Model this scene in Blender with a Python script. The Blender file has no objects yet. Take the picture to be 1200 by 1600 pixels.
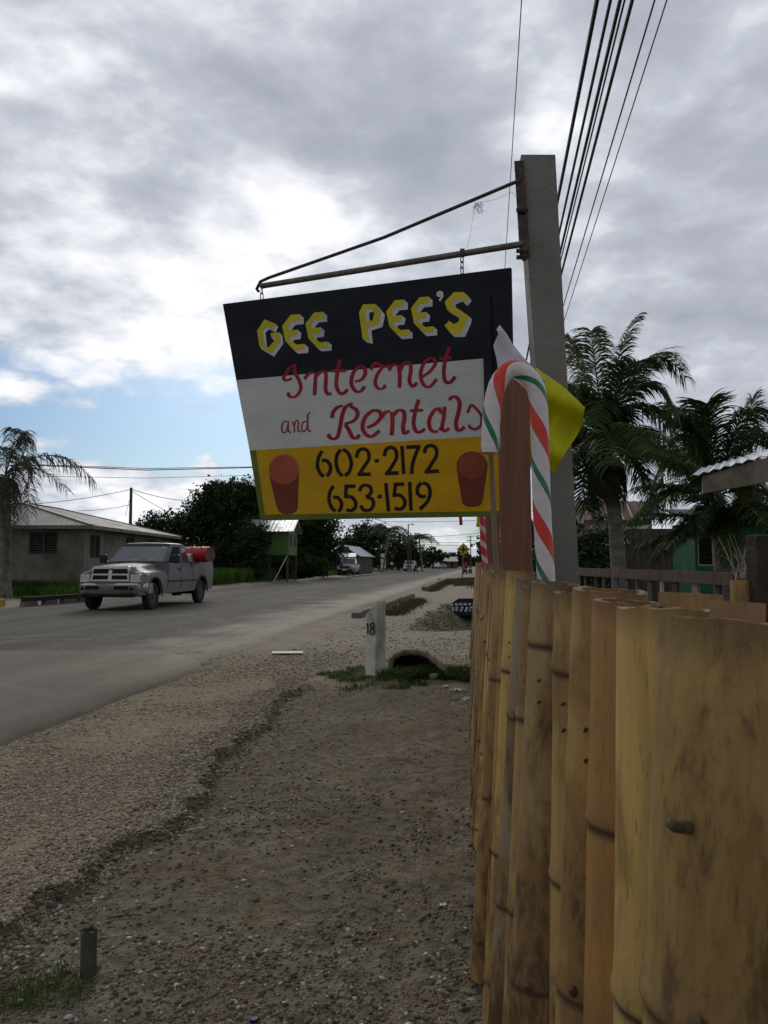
import bpy, bmesh, math, random
import numpy as np
from mathutils import Vector, Matrix, noise as mn
from mathutils.geometry import tessellate_polygon
R = math.radians; PI = math.pi
random.seed(7); rng = np.random.default_rng(7)
S = bpy.context.scene; COL = S.collection

# ------------------------------------------------------------------ camera
CH = 1.35; PITCH = math.atan(80/1200)
cam = bpy.data.cameras.new("camera"); camo = bpy.data.objects.new("camera", cam); COL.objects.link(camo)
camo.location = (0, 0, CH); camo.rotation_euler = (PI/2 + PITCH, 0, 0)
cam.sensor_fit = 'VERTICAL'; cam.sensor_height = 24; cam.lens = 18; cam.clip_start = .05; cam.clip_end = 5000
cam.dof.use_dof = True; cam.dof.focus_distance = 4.2; cam.dof.aperture_fstop = 10
S.camera = camo
S.render.resolution_x = 768; S.render.resolution_y = 1024
S.view_settings.view_transform = 'Standard'; S.view_settings.look = 'None'
S.view_settings.exposure = 0; S.view_settings.gamma = 1

def ray(px, py):
    c, s = math.cos(PITCH), math.sin(PITCH); u = 800 - py
    return Vector((px - 600, 1200*c - s*u, 1200*s + c*u))
def at(px, py, Y):                      # point of the pixel's ray at depth Y
    d = ray(px, py); return Vector((0, 0, CH)) + d*(Y/d.y)
def gnd(px, py, z=0.0):                 # point of the pixel's ray on the plane z
    d = ray(px, py); return Vector((0, 0, CH)) + d*((z - CH)/d.z)
M = 160/1202.7                          # the road runs along (M, 1)
RD = Vector((M, 1, 0)).normalized(); RA = math.atan2(M, 1)

# ------------------------------------------------------------------ sun and sky
SUN_EL, SUN_AZ = R(27), R(-8)           # azimuth measured from +Y towards +X
sd = Vector((math.sin(SUN_AZ)*math.cos(SUN_EL), math.cos(SUN_AZ)*math.cos(SUN_EL), math.sin(SUN_EL)))
sl = bpy.data.lights.new("sun", 'SUN'); slo = bpy.data.objects.new("sun", sl); COL.objects.link(slo)
sl.energy = 1.1; sl.angle = R(18); sl.color = (1, .95, .87)
slo.rotation_euler = sd.to_track_quat('Z', 'Y').to_euler()

W = bpy.data.worlds.new("World"); S.world = W; W.use_nodes = True
def nodeset(nt):
    nt.nodes.clear(); N, L = nt.nodes, nt.links
    class G: pass
    g = G(); g.N = N; g.L = L
    def new(t, **k):
        n = N.new(t)
        for a, b in k.items(): setattr(n, a, b)
        return n
    def put(sock, v):
        if hasattr(v, 'links') or isinstance(v, bpy.types.NodeSocket): L.new(v, sock)
        else: sock.default_value = v
    def math_(op, a, b=0.0, c=None, clamp=False):
        n = new('ShaderNodeMath', operation=op); n.use_clamp = clamp
        put(n.inputs[0], a); put(n.inputs[1], b)
        if c is not None: put(n.inputs[2], c)
        return n.outputs[0]
    def vmath(op, a, b=(0, 0, 0), out=0):
        n = new('ShaderNodeVectorMath', operation=op); put(n.inputs[0], a); put(n.inputs[1], b)
        return n.outputs[out]
    def noise(vec, scale, detail=4, rough=.55, dist=0, out='Fac'):
        n = new('ShaderNodeTexNoise'); put(n.inputs['Vector'], vec); n.inputs['Scale'].default_value = scale
        n.inputs['Detail'].default_value = detail; n.inputs['Roughness'].default_value = rough
        n.inputs['Distortion'].default_value = dist
        return n.outputs[out]
    def ramp(fac, stops, interp='LINEAR'):
        n = new('ShaderNodeValToRGB'); put(n.inputs[0], fac); n.color_ramp.interpolation = interp
        e = n.color_ramp.elements
        while len(e) > 1: e.remove(e[-1])
        for i, (p, c) in enumerate(stops):
            if isinstance(c, (int, float)): c = (c, c, c)
            q = e[0] if i == 0 else e.new(p)
            q.position = p; q.color = (c[0], c[1], c[2], 1)
        return n.outputs[0]
    def mix(fac, a, b, blend='MIX'):
        n = new('ShaderNodeMix', data_type='RGBA', blend_type=blend)
        put(n.inputs[0], fac)
        for s_, v in ((n.inputs[6], a), (n.inputs[7], b)):
            if isinstance(v, tuple): v = (v[0], v[1], v[2], 1)
            put(s_, v)
        return n.outputs[2]
    def maprange(v, a, b, c=0.0, d=1.0, smooth=False):
        n = new('ShaderNodeMapRange'); n.interpolation_type = 'SMOOTHSTEP' if smooth else 'LINEAR'
        put(n.inputs[0], v); n.inputs[1].default_value = a; n.inputs[2].default_value = b
        n.inputs[3].default_value = c; n.inputs[4].default_value = d
        return n.outputs[0]
    g.new, g.put, g.math, g.vmath, g.noise, g.ramp, g.mix, g.maprange = new, put, math_, vmath, noise, ramp, mix, maprange
    return g

def build_world():
    g = nodeset(W.node_tree)
    sky = g.new('ShaderNodeTexSky', sky_type='NISHITA'); sky.sun_disc = False
    sky.sun_elevation = SUN_EL; sky.sun_rotation = SUN_AZ
    sky.air_density = 1.0; sky.dust_density = 1.2
    d = g.vmath('NORMALIZE', g.new('ShaderNodeTexCoord').outputs['Generated'])
    sx = g.new('ShaderNodeSeparateXYZ'); g.L.new(d, sx.inputs[0]); x, y, z = sx.outputs
    zz = g.math('ADD', g.math('MAXIMUM', z, 0.0), .34)
    cb = g.new('ShaderNodeCombineXYZ'); g.put(cb.inputs[0], g.math('DIVIDE', x, zz)); g.put(cb.inputs[1], g.math('DIVIDE', y, zz))
    g.put(cb.inputs[2], g.math('ADD', g.math('MULTIPLY', z, 1.6), 3.7))
    p = cb.outputs[0]
    big = g.noise(p, 1.3, 2, .5, .2); med = g.noise(p, 3.4, 6, .5, .15); fine = g.noise(p, 11, 6, .55, .15)
    def spot(px, py, w, wy=None):        # soft patch of the sky centred on a direction
        v = ray(px, py).normalized(); k = 1200
        a = g.math('SUBTRACT', x, v.x); b = g.math('SUBTRACT', z, v.z)
        a = g.math('DIVIDE', a, w/k); b = g.math('DIVIDE', b, (wy or w)/k)
        r2 = g.math('ADD', g.math('MULTIPLY', a, a), g.math('MULTIPLY', b, b))
        front = g.math('GREATER_THAN', y, 0.0)
        return g.math('MULTIPLY', g.math('EXPONENT', g.math('MULTIPLY', r2, -1.0)), front)
    # coverage of cloud: a blue opening low on the left
    n1 = g.math('ADD', g.math('MULTIPLY', med, .55), g.math('MULTIPLY', fine, .45))
    cov = g.math('ADD', n1, .30)
    cov = g.math('ADD', cov, g.maprange(x, .05, .3, 0, .15)); cov = g.math('ADD', cov, g.maprange(z, .36, .5, 0, .2))
    for (px, py, w, wy, k) in ((110, 668, 260, 62, -.50), (330, 705, 140, 60, -.46), (700, 840, 90, 20, -.16), (60, 575, 90, 22, -.18), (300, 580, 90, 26, -.20), (215, 285, 30, 16, -.16), (400, 640, 60, 50, -.2),
                               (15, 610, 60, 26, .30), (90, 690, 60, 14, .34), (330, 640, 60, 14, .22), (130, 632, 40, 8, .2), (228, 655, 22, 6, .3), (130, 735, 90, 14, .30), (250, 800, 260, 45, .30), (180, 745, 60, 12, .18), (300, 730, 50, 20, .22), (325, 722, 22, 24, .50), (620, 840, 180, 40, -.05)):
        cov = g.math('ADD', cov, g.math('MULTIPLY', spot(px, py, w, wy), k))
    cov = g.maprange(cov, .48, .76, 0, 1, True)
    # how much light comes through: thick grey bellies against thin bright parts
    th = g.math('ADD', g.math('MULTIPLY', big, .24), g.math('ADD', g.math('MULTIPLY', med, .46), g.math('MULTIPLY', fine, .30)))
    for (px, py, w, wy, k) in ((410, 300, 120, 70, .12), (300, 400, 180, 60, .06), (480, 330, 80, 60, .07), (860, 215, 90, 55, .12), (90, 330, 150, 90, .04), (110, 490, 220, 80, .055), (60, 560, 200, 40, .05), (330, 540, 120, 50, .08), (620, 130, 260, 90, -.035), (1080, 520, 200, 180, -.02),
                               (330, 110, 150, 40, -.03), (20, 130, 90, 160, .06), (200, 60, 120, 50, .03), (250, 190, 100, 30, .03), (700, 280, 80, 40, -.03), (200, 370, 60, 30, -.04), (200, 290, 50, 20, -.05), (320, 610, 120, 26, .10), (15, 610, 60, 26, .12), (1160, 320, 60, 40, .035), (650, 835, 200, 40, .09), (325, 722, 28, 26, .14), (90, 690, 90, 20, .09), (230, 770, 240, 50, .14), (330, 690, 90, 26, .08), (960, 480, 90, 120, .03), (700, 40, 90, 40, .02)):
        th = g.math('ADD', th, g.math('MULTIPLY', spot(px, py, w, wy), k))
    br = g.ramp(th, [(.34, (.37, .40, .465)), (.45, (.46, .49, .56)), (.52, (.565, .60, .67)), (.58, (.75, .785, .85)), (.645, (1.0, 1.0, 1.03))])
    # unseen sky overhead and behind the camera is dimmed to darken the ground
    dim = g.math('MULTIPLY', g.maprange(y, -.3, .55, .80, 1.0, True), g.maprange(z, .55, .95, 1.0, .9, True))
    bg1 = g.new('ShaderNodeBackground'); g.L.new(g.mix(1.0, sky.outputs[0], (.56, .82, 1.20), 'MULTIPLY'), bg1.inputs[0]); bg1.inputs[1].default_value = .05
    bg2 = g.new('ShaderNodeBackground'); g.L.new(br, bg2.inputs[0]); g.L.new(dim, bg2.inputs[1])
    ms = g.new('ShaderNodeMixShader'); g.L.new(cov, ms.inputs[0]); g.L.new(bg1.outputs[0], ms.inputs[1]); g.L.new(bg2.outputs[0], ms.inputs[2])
    out = g.new('ShaderNodeOutputWorld'); g.L.new(ms.outputs[0], out.inputs[0])
build_world()

# ------------------------------------------------------------------ materials
MATS = {}
def mat(name, c1, c2=None, scale=8, rough=.8, bump=0.0, bscale=40, stretch=(1, 1, 1), metal=0.0, spec=.3, rnd=0.0, detail=6, contrast=.2, third=None, trans=0.0):
    """procedural surface: two tones mixed by noise, an optional third for stains, bump, a per-object tint"""
    if name in MATS: return MATS[name]
    m = bpy.data.materials.new(name); m.use_nodes = True; g = nodeset(m.node_tree)
    b = g.new('ShaderNodeBsdfPrincipled'); o = g.new('ShaderNodeOutputMaterial'); g.L.new(b.outputs[0], o.inputs[0])
    b.inputs['Roughness'].default_value = rough; b.inputs['Metallic'].default_value = metal
    b.inputs['Specular IOR Level'].default_value = spec
    v = g.new('ShaderNodeTexCoord').outputs['Object']
    oi = g.new('ShaderNodeObjectInfo')
    vs = g.vmath('ADD', g.vmath('MULTIPLY', v, stretch), g.vmath('MULTIPLY', oi.outputs['Random'], (37, 17, 9)))
    c2 = c2 or tuple(x*.75 for x in c1)
    n = g.noise(vs, scale, detail, .6)
    col = g.mix(g.maprange(n, .5-contrast, .5+contrast), c1, c2)
    if third:
        n3 = g.noise(vs, scale*.35, 5, .65, .4)
        col = g.mix(g.maprange(n3, .50, .68), col, third)
    if rnd:
        hv = g.new('ShaderNodeHueSaturation'); g.L.new(col, hv.inputs['Color'])
        g.put(hv.inputs['Value'], g.maprange(oi.outputs['Random'], 0, 1, 1-rnd, 1+rnd)); col = hv.outputs[0]
    g.L.new(col, b.inputs['Base Color'])
    g.put(b.inputs['Roughness'], g.maprange(n, .3, .7, max(rough-.12, .02), min(rough+.1, 1)))
    if bump:
        bn = g.noise(g.vmath('MULTIPLY', v, stretch), bscale, 5, .6)
        bp = g.new('ShaderNodeBump'); bp.inputs['Strength'].default_value = min(bump, 1); bp.inputs['Distance'].default_value = .01*max(1, bump)
        g.L.new(bn, bp.inputs['Height']); g.L.new(bp.outputs[0], b.inputs['Normal'])
    if trans:
        t = g.new('ShaderNodeBsdfTranslucent'); g.L.new(col, t.inputs[0]); ms = g.new('ShaderNodeMixShader'); ms.inputs[0].default_value = trans
        g.L.new(b.outputs[0], ms.inputs[1]); g.L.new(t.outputs[0], ms.inputs[2]); g.L.new(ms.outputs[0], o.inputs[0])
    MATS[name] = m; return m

def leafmat(name, c1, c2, trans=.25, rough=.6, third=None):
    if name in MATS: return MATS[name]
    m = bpy.data.materials.new(name); m.use_nodes = True; g = nodeset(m.node_tree)
    b = g.new('ShaderNodeBsdfPrincipled'); o = g.new('ShaderNodeOutputMaterial')
    ge = g.new('ShaderNodeNewGeometry')
    v = g.new('ShaderNodeTexCoord').outputs['Object']
    col = g.mix(ge.outputs['Random Per Island'], c1, c2)
    col = g.mix(g.maprange(g.noise(v, .9, 3), .42, .62), col, tuple(x*.55 for x in c1))
    if third: col = g.mix(g.maprange(ge.outputs['Random Per Island'], .93, .96), col, third)
    g.L.new(col, b.inputs['Base Color']); b.inputs['Roughness'].default_value = rough; b.inputs['Specular IOR Level'].default_value = .1
    t = g.new('ShaderNodeBsdfTranslucent'); g.L.new(col, t.inputs[0]); ms = g.new('ShaderNodeMixShader'); ms.inputs[0].default_value = trans
    g.L.new(b.outputs[0], ms.inputs[1]); g.L.new(t.outputs[0], ms.inputs[2]); g.L.new(ms.outputs[0], o.inputs[0])
    MATS[name] = m; return m

# ------------------------------------------------------------------ object helpers
def link(o, parent=None):
    COL.objects.link(o)
    if parent is not None: o.parent = parent
    return o
def tag(o, label=None, cat=None, group=None, kind=None):
    if label: o['label'] = label
    if cat: o['category'] = cat
    if group: o['group'] = group
    if kind: o['kind'] = kind
    return o
def thing(name, loc, label, cat, group=None, rz=0.0):
    o = bpy.data.objects.new(name, None); link(o); o.location = loc; o.rotation_euler = (0, 0, rz); o.empty_display_size = .2
    return tag(o, label, cat, group)
def copy_tree(o, parent=None):
    c = o.copy(); link(c, parent)
    for ch in list(o.children): copy_tree(ch, c)
    return c

class MB:
    """collects shapes; build() links them as one mesh object"""
    def __init__(s): s.v = []; s.f = []; s.m = []; s.mi = 0; s.off = Vector((0, 0, 0))
    def add(s, vs, fs):
        k = len(s.v); s.v += [tuple(Vector(p)) for p in vs]; s.f += [tuple(i+k for i in f) for f in fs]; s.m += [s.mi]*len(fs); return s
    def box(s, c, d, rz=0, rot=None):
        c = Vector(c); h = Vector(d)/2; Rm = rot or Matrix.Rotation(rz, 3, 'Z')
        P = [c + Rm @ Vector((sx*h.x, sy*h.y, sz*h.z)) for sx in (-1, 1) for sy in (-1, 1) for sz in (-1, 1)]
        return s.add(P, [(0, 1, 3, 2), (4, 6, 7, 5), (0, 4, 5, 1), (2, 3, 7, 6), (0, 2, 6, 4), (1, 5, 7, 3)])
    def hexa(s, P):      # 8 corners: bottom 4 (ccw) then top 4
        return s.add(P, [(0, 3, 2, 1), (4, 5, 6, 7), (0, 1, 5, 4), (1, 2, 6, 5), (2, 3, 7, 6), (3, 0, 4, 7)])
    def bar(s, a, b, w, t, up=(0, 0, 1)):   # square bar from a to b
        a, b = Vector(a), Vector(b); d = (b-a).normalized(); u = Vector(up); sdv = d.cross(u)
        if sdv.length < 1e-4: sdv = d.cross(Vector((0, 1, 0)))
        sdv.normalize(); u = sdv.cross(d)
        P = [p + sdv*(i*w/2) + u*(j*t/2) for p in (a, b) for (i, j) in ((-1, -1), (1, -1), (1, 1), (-1, 1))]
        return s.hexa(P)
    def tube(s, pts, r, n=8, cap=True):
        pts = [Vector(p) for p in pts]; rs = r if isinstance(r, (list, tuple)) else [r]*len(pts)
        vs = []; fs = []; ref = None
        for i, p in enumerate(pts):
            t = (pts[min(i+1, len(pts)-1)] - pts[max(i-1, 0)]).normalized()
            if ref is None:
                ref = t.cross(Vector((0, 0, 1)))
                if ref.length < 1e-3: ref = Vector((1, 0, 0))
            ref = (ref - t*ref.dot(t)).normalized(); q = t.cross(ref)
            for k in range(n):
                a = 2*PI*k/n; vs.append(p + (ref*math.cos(a) + q*math.sin(a))*rs[i])
        for i in range(len(pts)-1):
            for k in range(n): fs.append((i*n+k, i*n+(k+1) % n, (i+1)*n+(k+1) % n, (i+1)*n+k))
        if cap: fs += [tuple(range(n))[::-1], tuple((len(pts)-1)*n+k for k in range(n))]
        return s.add(vs, fs)
    def lathe(s, prof, c=(0, 0, 0), n=24, axis='Z', close=False):
        vs = []; fs = []; c = Vector(c)
        for (r, h) in prof:
            for k in range(n):
                a = 2*PI*k/n; x, y = r*math.cos(a), r*math.sin(a)
                vs.append(c + (Vector((x, y, h)) if axis == 'Z' else Vector((x, h, y)) if axis == 'Y' else Vector((h, x, y))))
        m = len(prof)
        for i in range(m if close else m-1):
            j = (i+1) % m
            for k in range(n): fs.append((i*n+k, i*n+(k+1) % n, j*n+(k+1) % n, j*n+k))
        if not close:
            if prof[0][0] > 1e-5: fs.append(tuple(range(n))[::-1])
            if prof[-1][0] > 1e-5: fs.append(tuple((m-1)*n+k for k in range(n)))
        return s.add(vs, fs)
    def loft(s, secs, closed=True, caps=True):
        n = len(secs[0]); vs = [p for q in secs for p in q]; fs = []
        for i in range(len(secs)-1):
            for k in range(n if closed else n-1):
                fs.append((i*n+k, i*n+(k+1) % n, (i+1)*n+(k+1) % n, (i+1)*n+k))
        if caps: fs += [tuple(range(n))[::-1], tuple((len(secs)-1)*n+k for k in range(n))]
        return s.add(vs, fs)
    def poly(s, loops, f, th=0.0):      # flat polygon with holes; f maps (x, y, h) to 3D
        flat = [Vector((x, y, 0)) for l in loops for (x, y) in l]
        tri = tessellate_polygon([[Vector((x, y, 0)) for (x, y) in l] for l in loops])
        s.add([f(p.x, p.y, th) for p in flat], [tuple(t) for t in tri])
        if th:
            k = 0
            for l in loops:
                n = len(l)
                s.add([f(x, y, 0) for x, y in l] + [f(x, y, th) for x, y in l], [(i, (i+1) % n, n+(i+1) % n, n+i) for i in range(n)])
        return s
    def build(s, name, mats, parent=None, smooth=False, bevel=0, fix=True, loc=None):
        if not isinstance(mats, (list, tuple)): mats = [mats]
        me = bpy.data.meshes.new(name); me.from_pydata(s.v, [], s.f)
        for m in mats: me.materials.append(m)
        if len(mats) > 1: me.polygons.foreach_set('material_index', s.m)
        if fix:
            bm = bmesh.new(); bm.from_mesh(me); bmesh.ops.recalc_face_normals(bm, faces=bm.faces); bm.to_mesh(me); bm.free()
        if smooth:
            me.polygons.foreach_set('use_smooth', [True]*len(me.polygons))
            try: me.set_sharp_from_angle(angle=R(38))
            except Exception: pass
        o = bpy.data.objects.new(name, me); link(o, parent)
        if loc is not None: o.location = loc
        if bevel:
            b = o.modifiers.new('bevel', 'BEVEL'); b.width = bevel; b.segments = 2; b.limit_method = 'ANGLE'
        return o

def npmesh(name, V, F, m, parent=None, smooth=False):
    """big mesh out of numpy arrays; F is (n, k)"""
    me = bpy.data.meshes.new(name); k = F.shape[1]
    me.vertices.add(len(V)); me.vertices.foreach_set('co', np.ascontiguousarray(V, dtype=np.float32).ravel())
    me.loops.add(F.size); me.loops.foreach_set('vertex_index', F.astype(np.int32).ravel())
    me.polygons.add(len(F)); me.polygons.foreach_set('loop_start', (np.arange(len(F))*k).astype(np.int32))
    me.polygons.foreach_set('loop_total', np.full(len(F), k, dtype=np.int32))
    if smooth: me.polygons.foreach_set('use_smooth', np.ones(len(F), dtype=bool))
    me.update(calc_edges=True); me.validate()
    me.materials.append(m); o = bpy.data.objects.new(name, me); link(o, parent); return o

def vnoise(x, y, seed=0):
    xi = np.floor(x).astype(np.int64); yi = np.floor(y).astype(np.int64); xf = x-xi; yf = y-yi
    def h(a, b):
        n = (a*374761393 + b*668265263 + seed*1274126177) & 0xffffffff
        n = ((n ^ (n >> 13))*1274126177) & 0xffffffff
        return ((n ^ (n >> 16)) & 0xffff)/65535.0
    u = xf*xf*(3-2*xf); v = yf*yf*(3-2*yf)
    return (h(xi, yi)*(1-u)+h(xi+1, yi)*u)*(1-v) + (h(xi, yi+1)*(1-u)+h(xi+1, yi+1)*u)*v
def fbm(x, y, s, o=4, seed=0):
    r = 0; a = .5; t = 0
    for i in range(o): r = r + a*vnoise(x*s+i*17.3, y*s-i*9.1, seed+i); t += a; a *= .5; s *= 2.03
    return r/t
def sstep(a, b, x): t = np.clip((x-a)/(b-a), 0, 1); return t*t*(3-2*t)

# ------------------------------------------------------------------ ground
def edge_lat(y):                         # ragged line where the gravel layer breaks off
    return -1.72 - .06*np.clip(y-3, -3, 6) + (fbm(y, y*0+3.1, .9, 2, 5)-.5)*.45 + (fbm(y, y*0+1.3, 4.5, 4, 9)-.5)*.34
def fence_lat(y): return .0
def zones(x, y):
    L = x - M*y
    rag = (fbm(x, y, 6, 4, 3)-.5)*.16
    drop = sstep(-.012, .035, L - edge_lat(y) + rag*.35)      # 0 gravel layer, 1 dirt below
    far = sstep(8.2, 9.0, y + (fbm(x, y, 1.6, 3, 21)-.5)*.8 + .25*(x+.6)*0)
    drop = drop*(1-far)
    return L, drop, far
def height(x, y):
    L, drop, far = zones(x, y)
    h = -.062*drop
    h = h + (fbm(x, y, 7, 4, 1)-.5)*.018*(1+.9*drop) + (fbm(x, y, 1.2, 3, 2)-.5)*.05*sstep(1.5, 4, y)*(1-sstep(40, 60, y))*drop
    h = h + (fbm(x, y, 30, 3, 13)-.5)*.009*(1-sstep(6, 12, y))
    h = h - .012*np.exp(-((L-edge_lat(y)-.06)/.045)**2)*(1-far)
    # ditch beyond the driveway
    cx = M*y - 1.65 + .03*(y-15)
    a = sstep(15.2, 18.5, y + (fbm(x, y, .8, 3, 31)-.5)*1.2)*(1-sstep(25.0, 27.5, y)); b = sstep(-.3, 1.0, x-cx + (fbm(x, y, .9, 3, 33)-.5)*.5)
    h = h - .75*a*b*sstep(-2.8, -1.8, L)
    # grassy hump under the traffic sign
    gx, gy = at(722, 912, 1)[0]*46, 46
    h = h + .28*np.exp(-(((x-gx-1.2)/2.2)**2 + ((y-gy)/9)**2))
    h = h + .06*sstep(-15.4, -16.5, L)*sstep(5, 12, y)
    h = h - .03*(sstep(-16, -15, L)*(1-sstep(-3.9, -3.6, L)))
    return h
def H(x, y): return float(height(np.array([float(x)]), np.array([float(y)]))[0])

def ground_material():
    m = bpy.data.materials.new("ground_dirt_and_gravel"); m.use_nodes = True; g = nodeset(m.node_tree)
    b = g.new('ShaderNodeBsdfPrincipled'); o = g.new('ShaderNodeOutputMaterial'); g.L.new(b.outputs[0], o.inputs[0])
    v = g.new('ShaderNodeTexCoord').outputs['Object']
    z = g.new('ShaderNodeAttribute', attribute_name='zone'); sp = g.new('ShaderNodeSeparateColor'); g.L.new(z.outputs['Color'], sp.inputs[0])
    gravel, soil, sand = sp.outputs
    n1 = g.noise(v, 1.3, 6, .6); n2 = g.noise(v, 14, 6, .65); n3 = g.noise(v, 90, 4, .7); n4 = g.noise(v, .35, 3, .5)
    vor = g.new('ShaderNodeTexVoronoi'); g.L.new(v, vor.inputs['Vector']); vor.inputs['Scale'].default_value = 75
    vr = g.new('ShaderNodeTexVoronoi'); g.L.new(v, vr.inputs['Vector']); vr.inputs['Scale'].default_value = 22
    dirt = g.mix(g.maprange(n1, .35, .65), (.15, .125, .088), (.215, .183, .13))
    dirt = g.mix(g.maprange(n2, .42, .66), dirt, (.09, .072, .05))
    dirt = g.mix(g.maprange(n3, .56, .72, 0, .6), dirt, (.28, .25, .21))
    dirt = g.mix(g.maprange(g.noise(v, 3.1, 5, .6), .54, .66, 0, .5), dirt, (.16, .105, .06))
    gr = g.mix(vor.outputs['Color'], (.34, .285, .205), (.18, .143, .10)); gr = g.mix(g.maprange(n1, .4, .62, 0, .5), gr, (.22, .168, .11))
    gr = g.mix(g.maprange(n2, .5, .68, 0, .6), gr, (.11, .092, .074))
    sa = g.mix(g.maprange(n2, .35, .65), (.36, .315, .25), (.26, .225, .178)); sa = g.mix(g.maprange(n1, .45, .65, 0, .6), sa, (.22, .19, .15))
    gs = g.mix(g.maprange(n2, .35, .65), (.05, .062, .022), (.085, .09, .035)); gs = g.mix(g.maprange(n4, .5, .62, 0, .5), gs, (.13, .11, .06))
    col = g.mix(gravel, dirt, gr); col = g.mix(sand, col, sa); col = g.mix(soil, col, gs)
    g.L.new(col, b.inputs['Base Color']); b.inputs['Roughness'].default_value = 1; b.inputs['Specular IOR Level'].default_value = .04
    bh = g.math('ADD', g.math('MULTIPLY', n3, .5), g.math('ADD', g.math('MULTIPLY', vor.outputs['Distance'], -.6), g.math('MULTIPLY', n2, 1.4)))
    bp = g.new('ShaderNodeBump'); bp.inputs['Strength'].default_value = .9; bp.inputs['Distance'].default_value = .012
    g.L.new(bh, bp.inputs['Height']); g.L.new(bp.outputs[0], b.inputs['Normal'])
    return m

def make_ground():
    ys = [-40, -12, -4, -1, .3, .8]; y = 1.0
    while y < 34: ys.append(y); y *= 1.0062
    while y < 1500: ys.append(y); y *= 1.07
    us = list(np.arange(-.62, .42, .0026)); k = -.62
    left = [-60, -20, -8, -4, -2.4, -1.6, -1.2, -.95, -.8, -.7, -.65]; right = [.46, .52, .6, .75, 1, 1.5, 3, 8, 20, 60]
    us = np.array(left + us + right); ys = np.array(ys)
    U, Y = np.meshgrid(us, ys); X = U*(np.maximum(Y, 0)+.35) + .03*Y*0
    Z = height(X, Y); ok = Y < 300; Z = np.where(ok, Z, Z)
    V = np.stack([X.ravel(), Y.ravel(), Z.ravel()], 1); nu = len(us); ny = len(ys)
    i = np.arange((ny-1)*(nu-1)); r = i//(nu-1); c = i % (nu-1); a = r*nu+c
    F = np.stack([a, a+1, a+nu+1, a+nu], 1)
    m = ground_material(); o = npmesh('ground', V, F, m, smooth=True); o['kind'] = 'structure'
    L, drop, far = zones(X, Y)
    gravel = 1-drop; gravel = np.maximum(gravel, 0)
    sand = sstep(9.5, 14, Y + (fbm(X, Y, 1, 3, 8)-.5)*3)*sstep(-4.2, -3.6, L)*.8
    sand = np.maximum(sand, sstep(-15.1, -14.7, -np.abs(L+15.6)-14.2+.0)*0)
    sand = np.maximum(sand, ((L < -14.6) & (L > -16.4))*.8)
    nz = (fbm(X, Y, .8, 4, 41)-.5)
    soil = sstep(-15.9, -16.6, L + nz*1.2)
    soil = np.where((Y < 29.5+nz*3) & (L < -15.5), soil*.1, soil)
    ell = 1 - sstep(.8, 1.15, np.sqrt(((X-.38)/1.05)**2 + ((Y-9.35)/.75)**2) + nz*.9)
    soil = np.maximum(soil, ell*.85)
    gx = at(722, 912, 1)[0]*46
    soil = np.maximum(soil, 1 - sstep(.8, 1.1, np.sqrt(((X-gx-1.6)/2.4)**2 + ((Y-46)/10)**2)+nz))
    soil = np.maximum(soil, sstep(1.2, 2.2, L + nz)*sstep(3, 6, Y)*.8)
    soil = np.maximum(soil, sstep(140, 260, Y)*((L < -16) | (L > 0)))
    # wet brown bank of the ditch is bare dirt
    hz = sstep(-.03, -.2, Z)*(Y > 14); soil = np.maximum(soil, hz*(.35+.5*(fbm(X, Y, 1.5, 3, 19) > .52))); gravel = gravel*(1-hz); sand = sand*(1-hz)
    at_ = o.data.attributes.new('zone', 'FLOAT_COLOR', 'POINT')
    C = np.stack([gravel.ravel(), soil.ravel(), sand.ravel(), np.ones(X.size)], 1).astype(np.float32)
    at_.data.foreach_set('color', C.ravel())
make_ground()

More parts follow.
